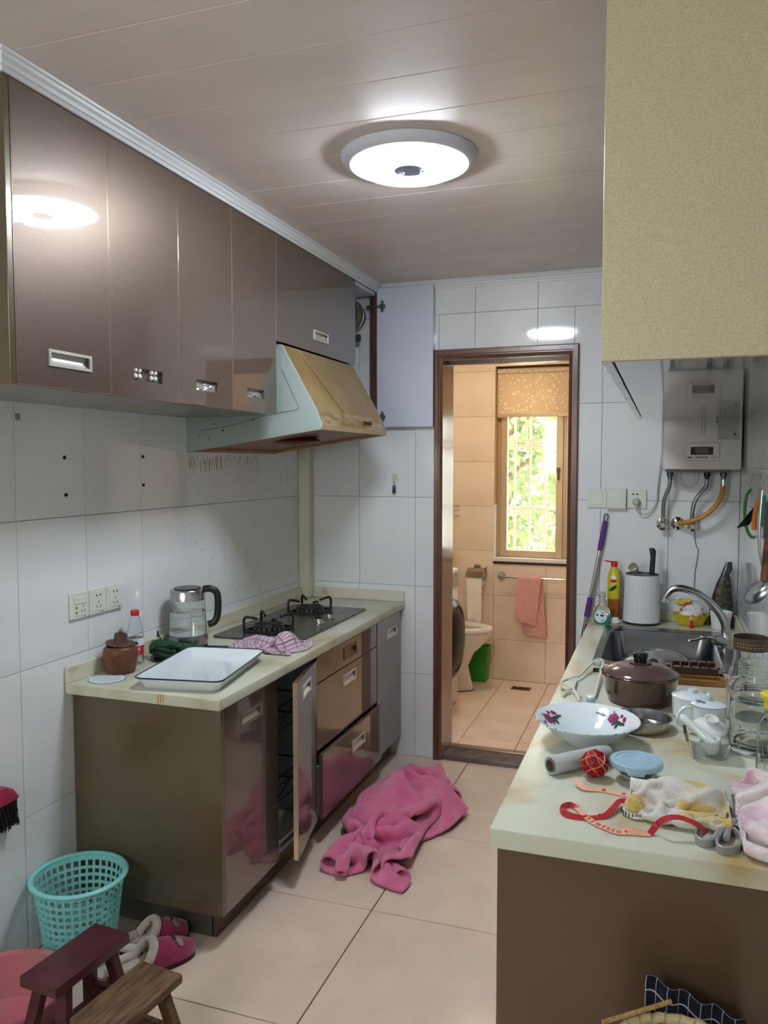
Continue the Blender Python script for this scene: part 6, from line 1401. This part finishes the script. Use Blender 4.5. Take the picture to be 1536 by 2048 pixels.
# ================================================================== on the floor
# ---- pink towel
M['pink_towel'] = cloth_mat('pink terry towelling', (214, 108, 150), (198, 88, 134), nscale=16, bump=0.8, bscale=300, sheen=0.5)
def st(s, t_):
    a = s - 0.5; c = t_ - 0.5
    x = 0.745 + 0.26 * c + 0.03 * math.sin(9 * a + 1); y = 3.13 + 0.78 * a + 0.02 * math.sin(10 * c)
    return (x, y, 0.10 + 0.055 * math.sin(19 * a + 5 * c) * math.cos(9 * c + 3 * a) + 0.03 * math.sin(12 * c + 13 * a) + 0.015 * math.sin(37 * a))
def keep(P):
    lim = np.where(P[..., 1] > 2.82, 0.606, 0.570) if True else 0
    lim = np.where(P[..., 2] < 0.10, lim - 0.02, lim)
    P[..., 0] = np.maximum(P[..., 0], lim); return P
P = crumple(66, 36, 1.45, 0.78, st, 0.0, steps=34, iters=12, bend=0.7, seed=3, walls=keep,
            blobs=[((0.715, 3.20, 0.0), (0.13, 0.17, 0.10)), ((0.74, 3.00, 0.0), (0.10, 0.10, 0.085)), ((0.78, 3.36, 0.0), (0.09, 0.09, 0.075))])
tag(cloth_object(P, 'bath_towel', M['pink_towel'], 0.012, origin=(0.74, 3.1, 0), sub=2), 'crumpled pink towel heaped on the floor in front of the drawers', 'towel')
# ---- teal basket
BKX, BKY = 0.150, 1.935
t = thing('laundry_basket', 'turquoise plastic lattice basket standing by the left wall', 'basket', (BKX, BKY, 0))
M['teal'] = mat('turquoise plastic', (132, 208, 206), 0.35)
rb = lambda z: 0.098 + (0.132 - 0.098) * z / 0.255
b = MB(); ncol = 36; zs = [0.012, 0.036]; 
rows = 9; z0_, z1_ = 0.036, 0.238; hh = (z1_ - z0_) / rows
def wallseg(a0, a1, za, zb):
    vs = []
    for (r_off) in (0.0, -0.0022):
        for a, z in ((a0, za), (a1, za), (a1, zb), (a0, zb)): vs.append((BKX + (rb(z) + r_off) * math.cos(a), BKY + (rb(z) + r_off) * math.sin(a), z))
    b.add(vs, [(0, 1, 2, 3), (7, 6, 5, 4), (0, 4, 5, 1), (1, 5, 6, 2), (2, 6, 7, 3), (3, 7, 4, 0)])
da = 2 * PI / ncol
for k in range(ncol):
    wallseg(k * da, (k + 1) * da, 0.001, z0_); wallseg(k * da, (k + 1) * da, z1_, 0.253)
    wallseg((k - 0.17) * da, (k + 0.17) * da, z0_, z1_)
    for j in range(rows + 1):
        zc = z0_ + j * hh
        if 0 < j < rows: wallseg((k + 0.17) * da, (k + 0.83) * da, zc - hh * 0.20, zc + hh * 0.20)
b.build('lattice_wall', M['teal'], t, smooth=20)
MB().lathe([(0, 0.001), (0.0975, 0.001), (0.0975, 0.004), (0, 0.004)], 48, (BKX, BKY, 0)).build('bottom', M['teal'], t)
MB().tube([(BKX + 0.136 * math.cos(2 * PI * k / 56), BKY + 0.136 * math.sin(2 * PI * k / 56), 0.256) for k in range(56)], 0.0085, 10, closed=True, flat=0.8).build('rim', M['teal'], t)
# ---- stools
def stool(label, cx_, cy_, rz, h, L, W, th, mt, legm):
    t = thing('step_stool', label, 'stool', (cx_, cy_, 0), rz)
    MB().box((-W / 2, -L / 2, h - th), (W / 2, L / 2, h)).build('seat', mt, t, world=False, bev=0.006, seg=3)
    for sx in (-1, 1):
        for sy in (-1, 1):
            a = Vector((sx * (W / 2 - 0.026), sy * (L / 2 - 0.05), h - th - 0.0005)); c = Vector((sx * (W / 2 + 0.012), sy * (L / 2 - 0.012), 0.001))
            w = 0.017
            MB().loft([[p + Vector((dx * w, dy * w, 0)) for dx, dy in ((-1, -0.75), (1, -0.75), (1, 0.75), (-1, 0.75))] for p in (c, a)]).build('leg', legm, t, world=False, bev=0.004)
    for sy in (-1, 1):
        k = 0.42; y = sy * ((L / 2 - 0.012) * (1 - k) + (L / 2 - 0.05) * k); x = (W / 2 + 0.012) * (1 - k) + (W / 2 - 0.026) * k - 0.015
        MB().box((-x, y - 0.009, (h - th) * k - 0.013), (x, y + 0.009, (h - th) * k + 0.013)).build('stretcher', legm, t, world=False, bev=0.002)
    k = 0.58; MB().box((-0.010, -(L / 2 - 0.045), (h - th) * 0.42 - 0.011), (0.010, L / 2 - 0.045, (h - th) * 0.42 + 0.011)).build('stretcher', legm, t, world=False, bev=0.002)
    return t
M['maroon'] = mat('maroon painted wood', (78, 34, 40), 0.35, col2=(64, 26, 32), nscale=10, bump=0.05)
M['oldwood'] = mat('bare weathered wood', (112, 84, 56), 0.55, col2=(62, 42, 28), nscale=16, nlo=0.38, nhi=0.68, stretch=(7, 0.8, 7), bump=0.3, bscale=40)
stool('small maroon painted stool beside the turquoise basket', 0.408, 1.618, -0.09, 0.25, 0.255, 0.122, 0.030, M['maroon'], M['maroon'])
stool('small bare weathered wooden stool nearest the camera', 0.606, 1.562, -0.10, 0.22, 0.245, 0.135, 0.026, M['oldwood'], M['oldwood'])
# ---- slippers
M['magenta'] = cloth_mat('magenta felt', (150, 46, 86), (134, 38, 76), nscale=40, bump=0.4); M['fleece'] = cloth_mat('cream fleece', (206, 198, 184), (188, 178, 162), nscale=40, bump=1.0, bscale=220)
def slipper(label, heel, toe, mir):
    h = Vector(heel); v = Vector(toe) - h; L = v.length; a = math.atan2(v.y, v.x)
    t = thing('slipper', label, 'slipper', (h.x, h.y, 0), a, group='pair of slippers')
    hw = lambda u: 0.5 * 0.080 * (0.82 + 0.30 * math.sin(PI * min(1, u * 0.95)) ** 1.2) * math.sqrt(max(0.0, 1 - ((u - 0.5) / 0.5) ** 6)) * (1.0 if u > 0.15 else 0.96)
    us = [0.5 - 0.5 * math.cos(PI * k / 18) for k in range(19)]
    out = [(u * L, hw(u)) for u in us] + [(u * L, -hw(u)) for u in reversed(us[1:-1])]
    MB().loft([[(x, y * 0.96, 0.001) for x, y in out], [(x, y, 0.006) for x, y in out], [(x, y, 0.018) for x, y in out]]).build('sole', mat('dark sole', (70, 26, 40), 0.7) if 'dark sole' not in bpy.data.materials else bpy.data.materials['dark sole'], t, world=False)
    MB().loft([[(L / 2 + (x - L / 2) * 0.94, y * 0.92, z) for x, y in out] for z in (0.0182, 0.024)]).build('insole', M['fleece'], t, world=False)
    def section(u, inset):
        w = hw(u) * (1 - inset) + 0.002; ht = (0.062 - inset * 0.03) * (0.45 + 0.55 * math.sin(PI / 2 * min(1, (1.0 - u) / 0.42))) if u > 0.5 else (0.062 - inset * 0.03) * (1.0)
        return [(u * L, w * math.cos(th), 0.017 + ht * max(0.0, math.sin(th)) ** 0.8) for th in [PI * k / 16 for k in range(17)]]
    uu = [0.44 + 0.555 * k / 12 for k in range(13)]
    MB().loft([section(u, 0.0) for u in uu], closed_ring=False, caps=False).build('upper', M['magenta'], t, world=False, smooth=80)
    MB().loft([section(u, 0.12) for u in uu], closed_ring=False, caps=False).build('lining', M['fleece'], t, world=False, smooth=80)
    sec_ = section(0.44, 0.03)
    col = [(p[0] - 0.05 * (1 - (i / 16 - 0.5) ** 2 * 4) * 0.0 + 0.05 * (p[2] - 0.017) / 0.062 - 0.03, p[1], p[2] + 0.003) for i, p in enumerate(sec_)]
    back = [(L * 0.30, -hw(0.3) - 0.001, 0.030), (L * 0.14, -hw(0.14) + 0.001, 0.033), (L * 0.045, -hw(0.05) * 0.6, 0.035), (L * 0.02, 0, 0.036), (L * 0.045, hw(0.05) * 0.6, 0.035), (L * 0.14, hw(0.14) - 0.001, 0.033), (L * 0.30, hw(0.3) + 0.001, 0.030)]
    MB().tube(spline(col + back, 3, closed=True), 0.0135, 10, closed=True).build('fleece_collar', M['fleece'], t, world=False, smooth=80)
    MB().lathe([(0, 0), (0.016, 0), (0.017, 0.004), (0.012, 0.007), (0, 0.008)], 20).xf(Matrix.Translation((L * 0.80, -0.016 * mir, 0.060)) @ Matrix.Rotation(0.75, 4, 'Y') @ Matrix.Rotation(0.3 * mir, 4, 'X')).build('button', mat('grey felt button', (150, 140, 128), 0.7) if 'grey felt button' not in bpy.data.materials else bpy.data.materials['grey felt button'], t, world=False)
    MB().tube(spline([(L * 0.72, 0.012, 0.0745), (L * 0.75, 0.0, 0.076), (L * 0.74, -0.014, 0.0735)], 4), 0.004, 7).build('trim_ribbon', M['wood_post'], t, world=False)
slipper('magenta felt slipper with cream fleece collar, nearer of the pair', (0.312, 1.852), (0.470, 2.062), 1)
slipper('magenta felt slipper with cream fleece collar, half hidden behind its mate', (0.268, 1.966), (0.396, 2.138), 1)
# ---- pink basin
t = thing('wash_basin', 'worn pink plastic wash basin on the floor in the near corner', 'basin', (0.179, 1.606, 0))
M['pinkbasin'] = mat('faded pink plastic', (182, 100, 112), 0.45, col2=(168, 112, 114), nscale=7)
MB().lathe([(0, 0.001), (0.118, 0.001), (0.124, 0.006), (0.158, 0.105), (0.172, 0.112), (0.172, 0.116), (0.156, 0.112), (0.119, 0.010), (0.110, 0.006), (0, 0.006)], 56, (0.179, 1.606, 0)).build('tub', M['pinkbasin'], t)
# ---- bamboo hamper and plaid cloth at the bottom right
HX, HY = 1.858, 1.362
t = thing('bamboo_hamper', 'tall bamboo splint hamper in front of the right end panel', 'hamper', (HX, HY, 0))
M['bamboo'] = mat('pale bamboo', (196, 166, 112), 0.5, col2=(160, 128, 82), nscale=20, stretch=(4, 4, 0.5))
hr = lambda z: 0.095 + 0.022 * z / 0.51
for k in range(40):
    a = 2 * PI * k / 40
    MB().loft([[(HX + (hr(z) + dr) * math.cos(a + w), HY + (hr(z) + dr) * math.sin(a + w), z) for dr, w in ((0, -0.065), (0, 0.065), (0.003, 0.065), (0.003, -0.065))] for z in (0.004, 0.25, 0.505)]).build('splint', M['bamboo'], t)
MB().lathe([(0, 0.001), (0.097, 0.001), (0.097, 0.006), (0, 0.006)], 40, (HX, HY, 0)).build('base', M['bamboo'], t)
for z in (0.05, 0.32):
    MB().tube([(HX + (hr(z) + 0.006) * math.cos(2 * PI * k / 48), HY + (hr(z) + 0.006) * math.sin(2 * PI * k / 48), z) for k in range(48)], 0.006, 8, closed=True).build('hoop', M['bamboo'], t)
MB().tube([(HX + 0.119 * math.cos(2 * PI * k / 56), HY + 0.119 * math.sin(2 * PI * k / 56), 0.508 + 0.002 * math.sin(9 * k)) for k in range(56)], 0.009, 10, closed=True).build('rim', mat('pale rim binding', (206, 196, 156), 0.6), t)
for k in range(28):
    a = 2 * PI * k / 28; MB().tube([(HX + (0.119 + 0.0095 * math.cos(q)) * math.cos(a + 0.02 * q), HY + (0.119 + 0.0095 * math.cos(q)) * math.sin(a + 0.02 * q), 0.508 + 0.0095 * math.sin(q)) for q in [2 * PI * i / 8 for i in range(8)]], 0.0018, 5, closed=True).build('binding', M['bamboo'], t)
MB().tube([(HX - 0.135, HY + 0.055, 0.516), (HX - 0.02, HY + 0.125, 0.535)], 0.0045, 7).build('stick', M['bamboo'], t)
M['plaid'] = cloth_mat('navy plaid cotton', (26, 28, 40), (34, 36, 50), stripes=[(0, 9, 0.05), (1, 9, 0.05)], bump=0.2, sheen=0.1)
nt_ = M['plaid'].node_tree
for n_ in nt_.nodes:
    if n_.bl_idname == 'ShaderNodeMix': n_.inputs[7].default_value = lin((190, 192, 200))
P = np.zeros((16, 30, 3))
for j in range(16):
    for i in range(30):
        u, v = i / 29, j / 15; x = 1.792 + 0.17 * u
        if v < 0.45: P[j, i] = (x, 1.500 + 0.010 * math.sin(20 * u) + 0.004 * v, 0.548 - 0.05 * u - (0.45 - v) * 0.8 * 1.0)
        else:
            w = (v - 0.45) / 0.55; P[j, i] = (x + 0.012 * w, 1.504 + 0.010 * math.sin(20 * u) + 0.038 * w, 0.548 - 0.05 * u + 0.012 * math.sin(PI * min(1, w * 1.6)) - 0.30 * max(0, w - 0.35))
P[..., 1] = np.clip(P[..., 1], 1.4, 1.560)
tag(cloth_object(P, 'plaid_cloth', M['plaid'], 0.003, origin=(1.88, 1.52, 0.3)), 'dark navy plaid cloth folded between the hamper and the end panel', 'cloth')

# ================================================================== bathroom
# ---- toilet
TX_, TY_ = 0.53, 5.160
t = thing('toilet', 'white ceramic toilet facing sideways in the bathroom', 'toilet', (0.45, TY_, 0))
def egg(x0, x1, w, z, n=40, p=0.62):
    out = []
    for k in range(n):
        a = 2 * PI * k / n; c, s_ = math.cos(a), math.sin(a); u = (c + 1) / 2
        out.append((x0 + (x1 - x0) * u, TY_ + w * math.copysign(abs(s_) ** 0.9, s_) * (1.0 - 0.22 * max(0, u - 0.5) * 2), z))
    return out
MB().loft([egg(0.18, 0.635, 0.118, 0.001), egg(0.18, 0.632, 0.114, 0.02), egg(0.19, 0.600, 0.104, 0.16), egg(0.19, 0.640, 0.125, 0.25), egg(0.19, 0.725, 0.165, 0.335), egg(0.19, 0.752, 0.180, 0.385), egg(0.19, 0.756, 0.182, 0.398), egg(0.24, 0.700, 0.130, 0.398), egg(0.27, 0.650, 0.095, 0.30), egg(0.35, 0.58, 0.05, 0.24)]).build('bowl', M['ceramic'], t, smooth=60)
b = MB(); b.loft([egg(0.24, 0.762, 0.186, 0.401), egg(0.24, 0.766, 0.188, 0.412), egg(0.245, 0.760, 0.183, 0.424), egg(0.31, 0.690, 0.118, 0.424), egg(0.32, 0.684, 0.112, 0.412), egg(0.31, 0.690, 0.118, 0.401), egg(0.24, 0.762, 0.186, 0.401)], caps=False)
st_ = b.build('seat', M['ceramic'], t, smooth=60)
MB().box((0.55, TY_ - 0.150, 0.3985), (0.575, TY_ - 0.135, 0.4008)).build('rubber_bumper', M['hinge'], st_)
MB().box((0.0, TY_ - 0.19, 0.36), (0.19, TY_ + 0.19, 0.74)).build('tank', M['ceramic'], t, bev=0.02, seg=3)
MB().box((-0.005, TY_ - 0.195, 0.741), (0.195, TY_ + 0.195, 0.775)).build('tank_lid', M['ceramic'], t, bev=0.01, seg=3)
MB().loft([[(0.225 - 0.06 * z / 0.42 + d, TY_ + y, 0.425 + z) for y in (-0.17, -0.1, 0.1, 0.17)] + [(0.243 - 0.06 * z / 0.42 + d, TY_ + y, 0.425 + z) for y in (0.17, 0.1, -0.1, -0.17)] for z, d in ((0.0, 0), (0.2, 0), (0.40, 0))]).build('raised_lid', M['ceramic'], t, bev=0.004)
MB().loft([egg(0.178, 0.638, 0.121, 0.0005), egg(0.178, 0.638, 0.121, 0.006)]).build('base_seal', M['hinge'], t)
# ---- washing machine
t = thing('washing_machine', 'front loading washing machine with dark round door just inside the bathroom', 'washing machine', (0.30, 4.58, 0))
MB().box((0.0, 4.285, 0.012), (0.598, 4.885, 0.85)).build('cabinet', mat('white machine enamel', (222, 220, 216), 0.3), t, bev=0.008, seg=3)
wd = Matrix.Translation((0.599, 4.615, 0.455)) @ Matrix.Rotation(PI / 2, 4, 'Y')
MB().lathe([(0.185, 0.0), (0.235, 0.0), (0.242, 0.012), (0.236, 0.040), (0.205, 0.060), (0.192, 0.058), (0.185, 0.0)], 56).xf(wd).build('door_ring', mat('smoked dark ring', (48, 46, 46), 0.30, spec=0.3), t)
MB().lathe([(0, 0.092), (0.08, 0.088), (0.15, 0.074), (0.194, 0.050), (0.186, 0.010), (0, 0.010)], 56).xf(wd).build('door_glass', mat('black door glass', (16, 15, 15), 0.30, spec=0.25), t, smooth=60)
MB().box((0.5985, 4.30, 0.74), (0.604, 4.87, 0.838)).build('control_fascia', mat('grey fascia', (160, 160, 162), 0.3), t, bev=0.002)
for y in (4.33, 4.84):
    for x in (0.06, 0.54): MB().lathe([(0, 0.001), (0.022, 0.001), (0.020, 0.0115), (0, 0.0115)], 16, (x, y, 0)).build('foot', M['black'], t)
# ---- ceiling lamp added out of view to brighten the bathroom
t = thing('ceiling_lamp', 'round warm fill lamp added out of view on the bathroom ceiling', 'ceiling lamp', (0.80, 4.72, 2.29))
MB().lathe([(0, 2.358), (0.150, 2.358), (0.150, 2.335), (0.140, 2.330), (0, 2.330)], 40, (0.80, 4.72, 0)).build('base', M['white_plastic'], t)
MB().lathe([(0.138, 2.3295), (0.132, 2.305), (0.09, 2.290), (0, 2.286)], 40, (0.80, 4.72, 0)).build('diffuser', mat('added warm fill diffuser', (255, 240, 215), 0.5, emit=(255, 234, 204), estr=16.0), t)
# ---- small bathroom things
t = thing('toilet_paper_holder', 'chrome toilet roll holder with flap on the bathroom wall', 'paper holder', (0.585, YW, 0.74))
MB().box((0.566, YW - 0.012, 0.772), (0.612, YW - 0.0005, 0.800)).build('wall_mount', M['steel'], t, bev=0.002)
MB().loft([[(x, y, z) for y, z in ((YW - 0.014, 0.775), (YW - 0.050, 0.782), (YW - 0.100, 0.760), (YW - 0.116, 0.722), (YW - 0.114, 0.7215), (YW - 0.098, 0.758), (YW - 0.050, 0.779), (YW - 0.014, 0.7725))] for x in (0.530, 0.655)]).build('flap', mat('worn chrome flap', (190, 166, 140), 0.18, metal=1.0), t)
MB().tube([(0.6585, YW - 0.012, 0.785), (0.6585, YW - 0.065, 0.785), (0.6585, YW - 0.065, 0.716), (0.528, YW - 0.065, 0.716)], 0.0045, 8).build('roll_arm', M['steel'], t)
t = thing('toilet_roll', 'white toilet roll with a long sheet hanging down', 'toilet roll', (0.587, YW - 0.065, 0.67))
MB().lathe([(0.020, 0), (0.047, 0), (0.047, 0.105), (0.020, 0.105), (0.020, 0)], 40).xf(Matrix.Translation((0.537, YW - 0.065, 0.706)) @ Matrix.Rotation(PI / 2, 4, 'Y')).build('roll', mat('soft white paper', (240, 232, 218), 0.95), t)
b = MB(); rows_ = []
for j in range(13):
    z = 0.700 - 0.275 * j / 12; w = 0.006 * math.sin(j * 0.7)
    rows_.append([(0.537 + 0.105 * i / 6 + 0.008 * j / 12 * (1 if i < 3 else 0) - (0.0 if j < 12 else 0.0), YW - 0.1135 + 0.006 * math.sin(i * 1.3 + j * 0.8) * (j / 12) + 0.002 * (i % 2), z - (0.012 * (i / 6.0) if j == 12 else 0)) for i in range(7)])
so = b.loft(rows_, closed_ring=False, caps=False).build('hanging_sheet', bpy.data.materials['soft white paper'], t, smooth=70)
t = thing('towel_rail', 'slim chrome towel rail with round wall plate under the bathroom window', 'towel rail', (1.0, YW, 0.72))
for x in (0.757, 1.36): MB().lathe([(0, 0.0005), (0.030, 0.0005), (0.029, 0.008), (0.010, 0.012), (0.009, 0.060), (0, 0.060)], 28).xf(Matrix.Translation((x, YW, 0.728)) @ Matrix.Rotation(PI / 2, 4, 'X')).build('wall_plate', M['chrome_dull'], t)
MB().tube([(0.757, YW - 0.052, 0.726), (1.36, YW - 0.052, 0.726)], 0.0055, 10).build('bar', M['chrome'], t)
M['peach_towel'] = cloth_mat('peach terry towel', (232, 176, 164), (216, 156, 144), nscale=60, bump=0.9, bscale=240)
b = MB(); PP = []
for j in range(36):
    v = j / 35; row = []
    for i in range(12):
        u = i / 11; x = 0.878 + 0.165 * u
        if v < 0.40: f = 1 - v / 0.40; z = 0.738 - 0.405 * f - 0.018 * u * f; y = YW - 0.040 + 0.012 * math.sin(5 * u + 2) * f; xx = x + 0.035 * f
        elif v < 0.48: q = (v - 0.40) / 0.08 * PI; z = 0.726 + 0.012 * math.sin(q) + 0.002; y = YW - 0.052 + 0.010 * math.cos(q); xx = x
        else: f = (v - 0.48) / 0.52; z = 0.730 - (0.285 + 0.055 * u) * f; y = YW - 0.066 - 0.014 * math.sin(4 * u + 1) * f - 0.006 * f; xx = x - 0.016 * f - 0.02 * u * f
        row.append((xx, y, z))
    PP.append(row)
tag(cloth_object(np.array(PP), 'hand_towel', M['peach_towel'], 0.006, origin=(0.96, YW - 0.06, 0.35)), 'small peach hand towel hanging on the bathroom towel rail', 'towel')
t = thing('waste_bin', 'slim green plastic bin behind the toilet', 'bin', (0.60, 5.405, 0))
MB().loft([[(0.60 + x, 5.405 + y, z) for x, y in rrect(-w, w, -d, d, 0.02, 4)] for z, w, d in ((0.001, 0.075, 0.045), (0.24, 0.095, 0.058), (0.245, 0.098, 0.061), (0.245, 0.090, 0.053), (0.01, 0.070, 0.040))]).build('tub', mat('bright green plastic', (44, 150, 40), 0.35), t)
t = thing('floor_drain', 'square floor drain with dark grate in the bathroom floor', 'floor drain', (0.93, 5.29, 0))
MB().box((0.868, 5.255, 0.0002), (0.995, 5.330, 0.003)).build('frame', mat('bronze drain', (120, 88, 56), 0.35, metal=0.7), t)
for k in range(3): MB().lathe([(0.010, 0.003), (0.019, 0.003), (0.019, 0.006), (0.010, 0.006), (0.010, 0.003)], 20, (0.892 + k * 0.036, 5.292, 0.0)).build('grate_ring', M['black'], t)
t = thing('soap_basket', 'small chrome wire soap basket on the bathroom wall', 'soap basket', (0.40, YW, 1.13))
for z in (1.205, 1.175, 1.135): MB().tube([(0.30, YW - 0.003, z), (0.30, YW - 0.09, z), (0.455, YW - 0.09, z), (0.455, YW - 0.003, z)], 0.0025, 6, closed=True).build('wire_ring', M['chrome_dull'], t)
for x in (0.32, 0.36, 0.40, 0.44): MB().tube([(x, YW - 0.09, 1.205), (x, YW - 0.09, 1.135), (x, YW - 0.004, 1.135)], 0.002, 6).build('wire', M['chrome_dull'], t)
t = thing('plastic_basin', 'pale yellow plastic basin hanging on the wall above the toilet', 'basin', (0.30, YW, 0.80))
MB().lathe([(0, 0.001), (0.07, 0.001), (0.075, 0.004), (0.115, 0.075), (0.125, 0.078), (0.124, 0.082), (0.111, 0.079), (0.071, 0.008), (0, 0.006)], 40).xf(Matrix.Translation((0.295, YW - 0.001, 0.80)) @ Matrix.Rotation(PI / 2, 4, 'X')).build('tub', mat('pale yellow plastic', (232, 214, 130), 0.35), t)
# ---- roller blind
M['blind'] = mat('cream patterned blind', (226, 190, 138), 0.8)
nt_ = M['blind'].node_tree; bs = nt_.nodes['Principled BSDF']
tcn = nd(nt_, 'ShaderNodeTexCoord'); vo = nd(nt_, 'ShaderNodeTexVoronoi'); vo.inputs['Scale'].default_value = 46.0; nt_.links.new(tcn.outputs['Object'], vo.inputs['Vector'])
rp = nd(nt_, 'ShaderNodeValToRGB'); rp.color_ramp.elements[0].position = 0.22; rp.color_ramp.elements[1].position = 0.34; rp.color_ramp.elements[0].color = lin((252, 244, 222)); rp.color_ramp.elements[1].color = lin((230, 206, 168))
nt_.links.new(vo.outputs['Distance'], rp.inputs[0]); nt_.links.new(rp.outputs[0], bs.inputs['Base Color'])
trl = nd(nt_, 'ShaderNodeBsdfTranslucent'); nt_.links.new(rp.outputs[0], trl.inputs[0]); mxs = nd(nt_, 'ShaderNodeMixShader'); mxs.inputs[0].default_value = 0.22
out_ = nt_.nodes['Material Output']; nt_.links.new(bs.outputs[0], mxs.inputs[1]); nt_.links.new(trl.outputs[0], mxs.inputs[2]); nt_.links.new(mxs.outputs[0], out_.inputs[0])
t = thing('roller_blind', 'cream patterned roller blind pulled partly down over the bathroom window', 'blind', (1.0, YW + 0.03, 1.81))
MB().box((wx0 + 0.012, YW + 0.028, 1.845), (wx1 - 0.012, YW + 0.0292, 2.120)).build('fabric', M['blind'], t)
MB().tube([(wx0 + 0.012, YW + 0.034, 2.130), (wx1 - 0.012, YW + 0.034, 2.130)], 0.020, 16).build('roller', M['blind'], t)
MB().box((wx0 + 0.010, YW + 0.022, 1.818), (wx1 - 0.010, YW + 0.034, 1.8448)).build('bottom_bar', champ, t, bev=0.003)
# ---- trees outside
def tree(name, label, base, h, crown, nleaf, seed, col, col2, rad):
    t = thing(name, label, 'tree', base); rr = random.Random(seed)
    bark = mat('bark', (96, 80, 62), 0.9, bump=0.5, bscale=20) if 'bark' not in bpy.data.materials else bpy.data.materials['bark']
    B0 = Vector(base); tr = spline([B0, B0 + Vector((0.1, 0.05, h * 0.4)), B0 + Vector((-0.05, 0, h * 0.75)), B0 + Vector((0.1, 0.1, h))], 5)
    MB().tube(tr, [0.11 - 0.07 * i / len(tr) for i in range(len(tr))], 10).build('trunk', bark, t)
    b = MB()
    for k in range(16):
        z = crown[0] + (crown[1] - crown[0]) * rr.random() * 0.9; a = rr.uniform(0, 2 * PI); st0 = B0 + Vector((0, 0, z - base[2] - 0.2)); e = st0 + Vector((math.cos(a), math.sin(a), 0.5)) * rad * 0.8
        b.tube([st0, (st0 + e) / 2 + Vector((0, 0, 0.1)), e], [0.03, 0.018, 0.006], 6)
    tag(b.build('branches', bark, t), kind='stuff')
    vs, fs = [], []
    for k in range(nleaf):
        a = rr.uniform(0, 2 * PI); rq = rad * math.sqrt(rr.random()); z = rr.uniform(crown[0], crown[1]); c = Vector((B0.x + rq * math.cos(a) * 1.25, B0.y + rq * math.sin(a) * 0.75, z))
        n = Vector((rr.uniform(-1, 1), rr.uniform(-1, 1), rr.uniform(-0.2, 1))).normalized(); q = n.to_track_quat('Z', 'Y'); L_ = rr.uniform(0.10, 0.19); w = L_ * 0.24; s0 = rr.uniform(0, 6.28)
        o = len(vs)
        for (x, y, zz) in ((0, 0, 0), (L_ * 0.5, w, 0.006), (L_, 0, -0.012), (L_ * 0.5, -w, 0.006)):
            x, y = x * math.cos(s0) - y * math.sin(s0), x * math.sin(s0) + y * math.cos(s0); vs.append(c + q @ Vector((x, y, zz)))
        fs += [(o, o + 1, o + 2), (o, o + 2, o + 3)]
    me = bpy.data.meshes.new('foliage'); me.from_pydata([tuple(v - B0) for v in vs], [], fs)
    m = mat('leaves ' + name + str(seed), col, 0.5, col2=col2, nscale=1.7, nlo=0.35, nhi=0.65); n_ = m.node_tree; bs = n_.nodes['Principled BSDF']; tl = nd(n_, 'ShaderNodeBsdfTranslucent'); n_.links.new(bs.inputs['Base Color'].links[0].from_socket, tl.inputs[0]); mx = nd(n_, 'ShaderNodeMixShader'); mx.inputs[0].default_value = 0.5
    n_.links.new(bs.outputs[0], mx.inputs[1]); n_.links.new(tl.outputs[0], mx.inputs[2]); n_.links.new(mx.outputs[0], n_.nodes['Material Output'].inputs[0])
    me.materials.append(m); o = link('foliage', me, t); tag(o, kind='stuff')
tree('leafy_tree', 'leafy green tree close outside the bathroom window', (0.25, 8.1, -3.0), 5.4, (-0.6, 3.2), 5200, 5, (114, 124, 82), (86, 98, 58), 1.25)
tree('leafy_tree', 'paler leafy tree further right behind the window bars', (-0.3, 10.7, -3.0), 6.0, (-0.8, 3.6), 4200, 6, (124, 134, 98), (98, 110, 74), 1.7)
structure(MB().box((-12, YW + 0.3, -3.1), (14, 30, -3.0)).build('ground', mat('ground outside', (150, 150, 120), 0.9)))
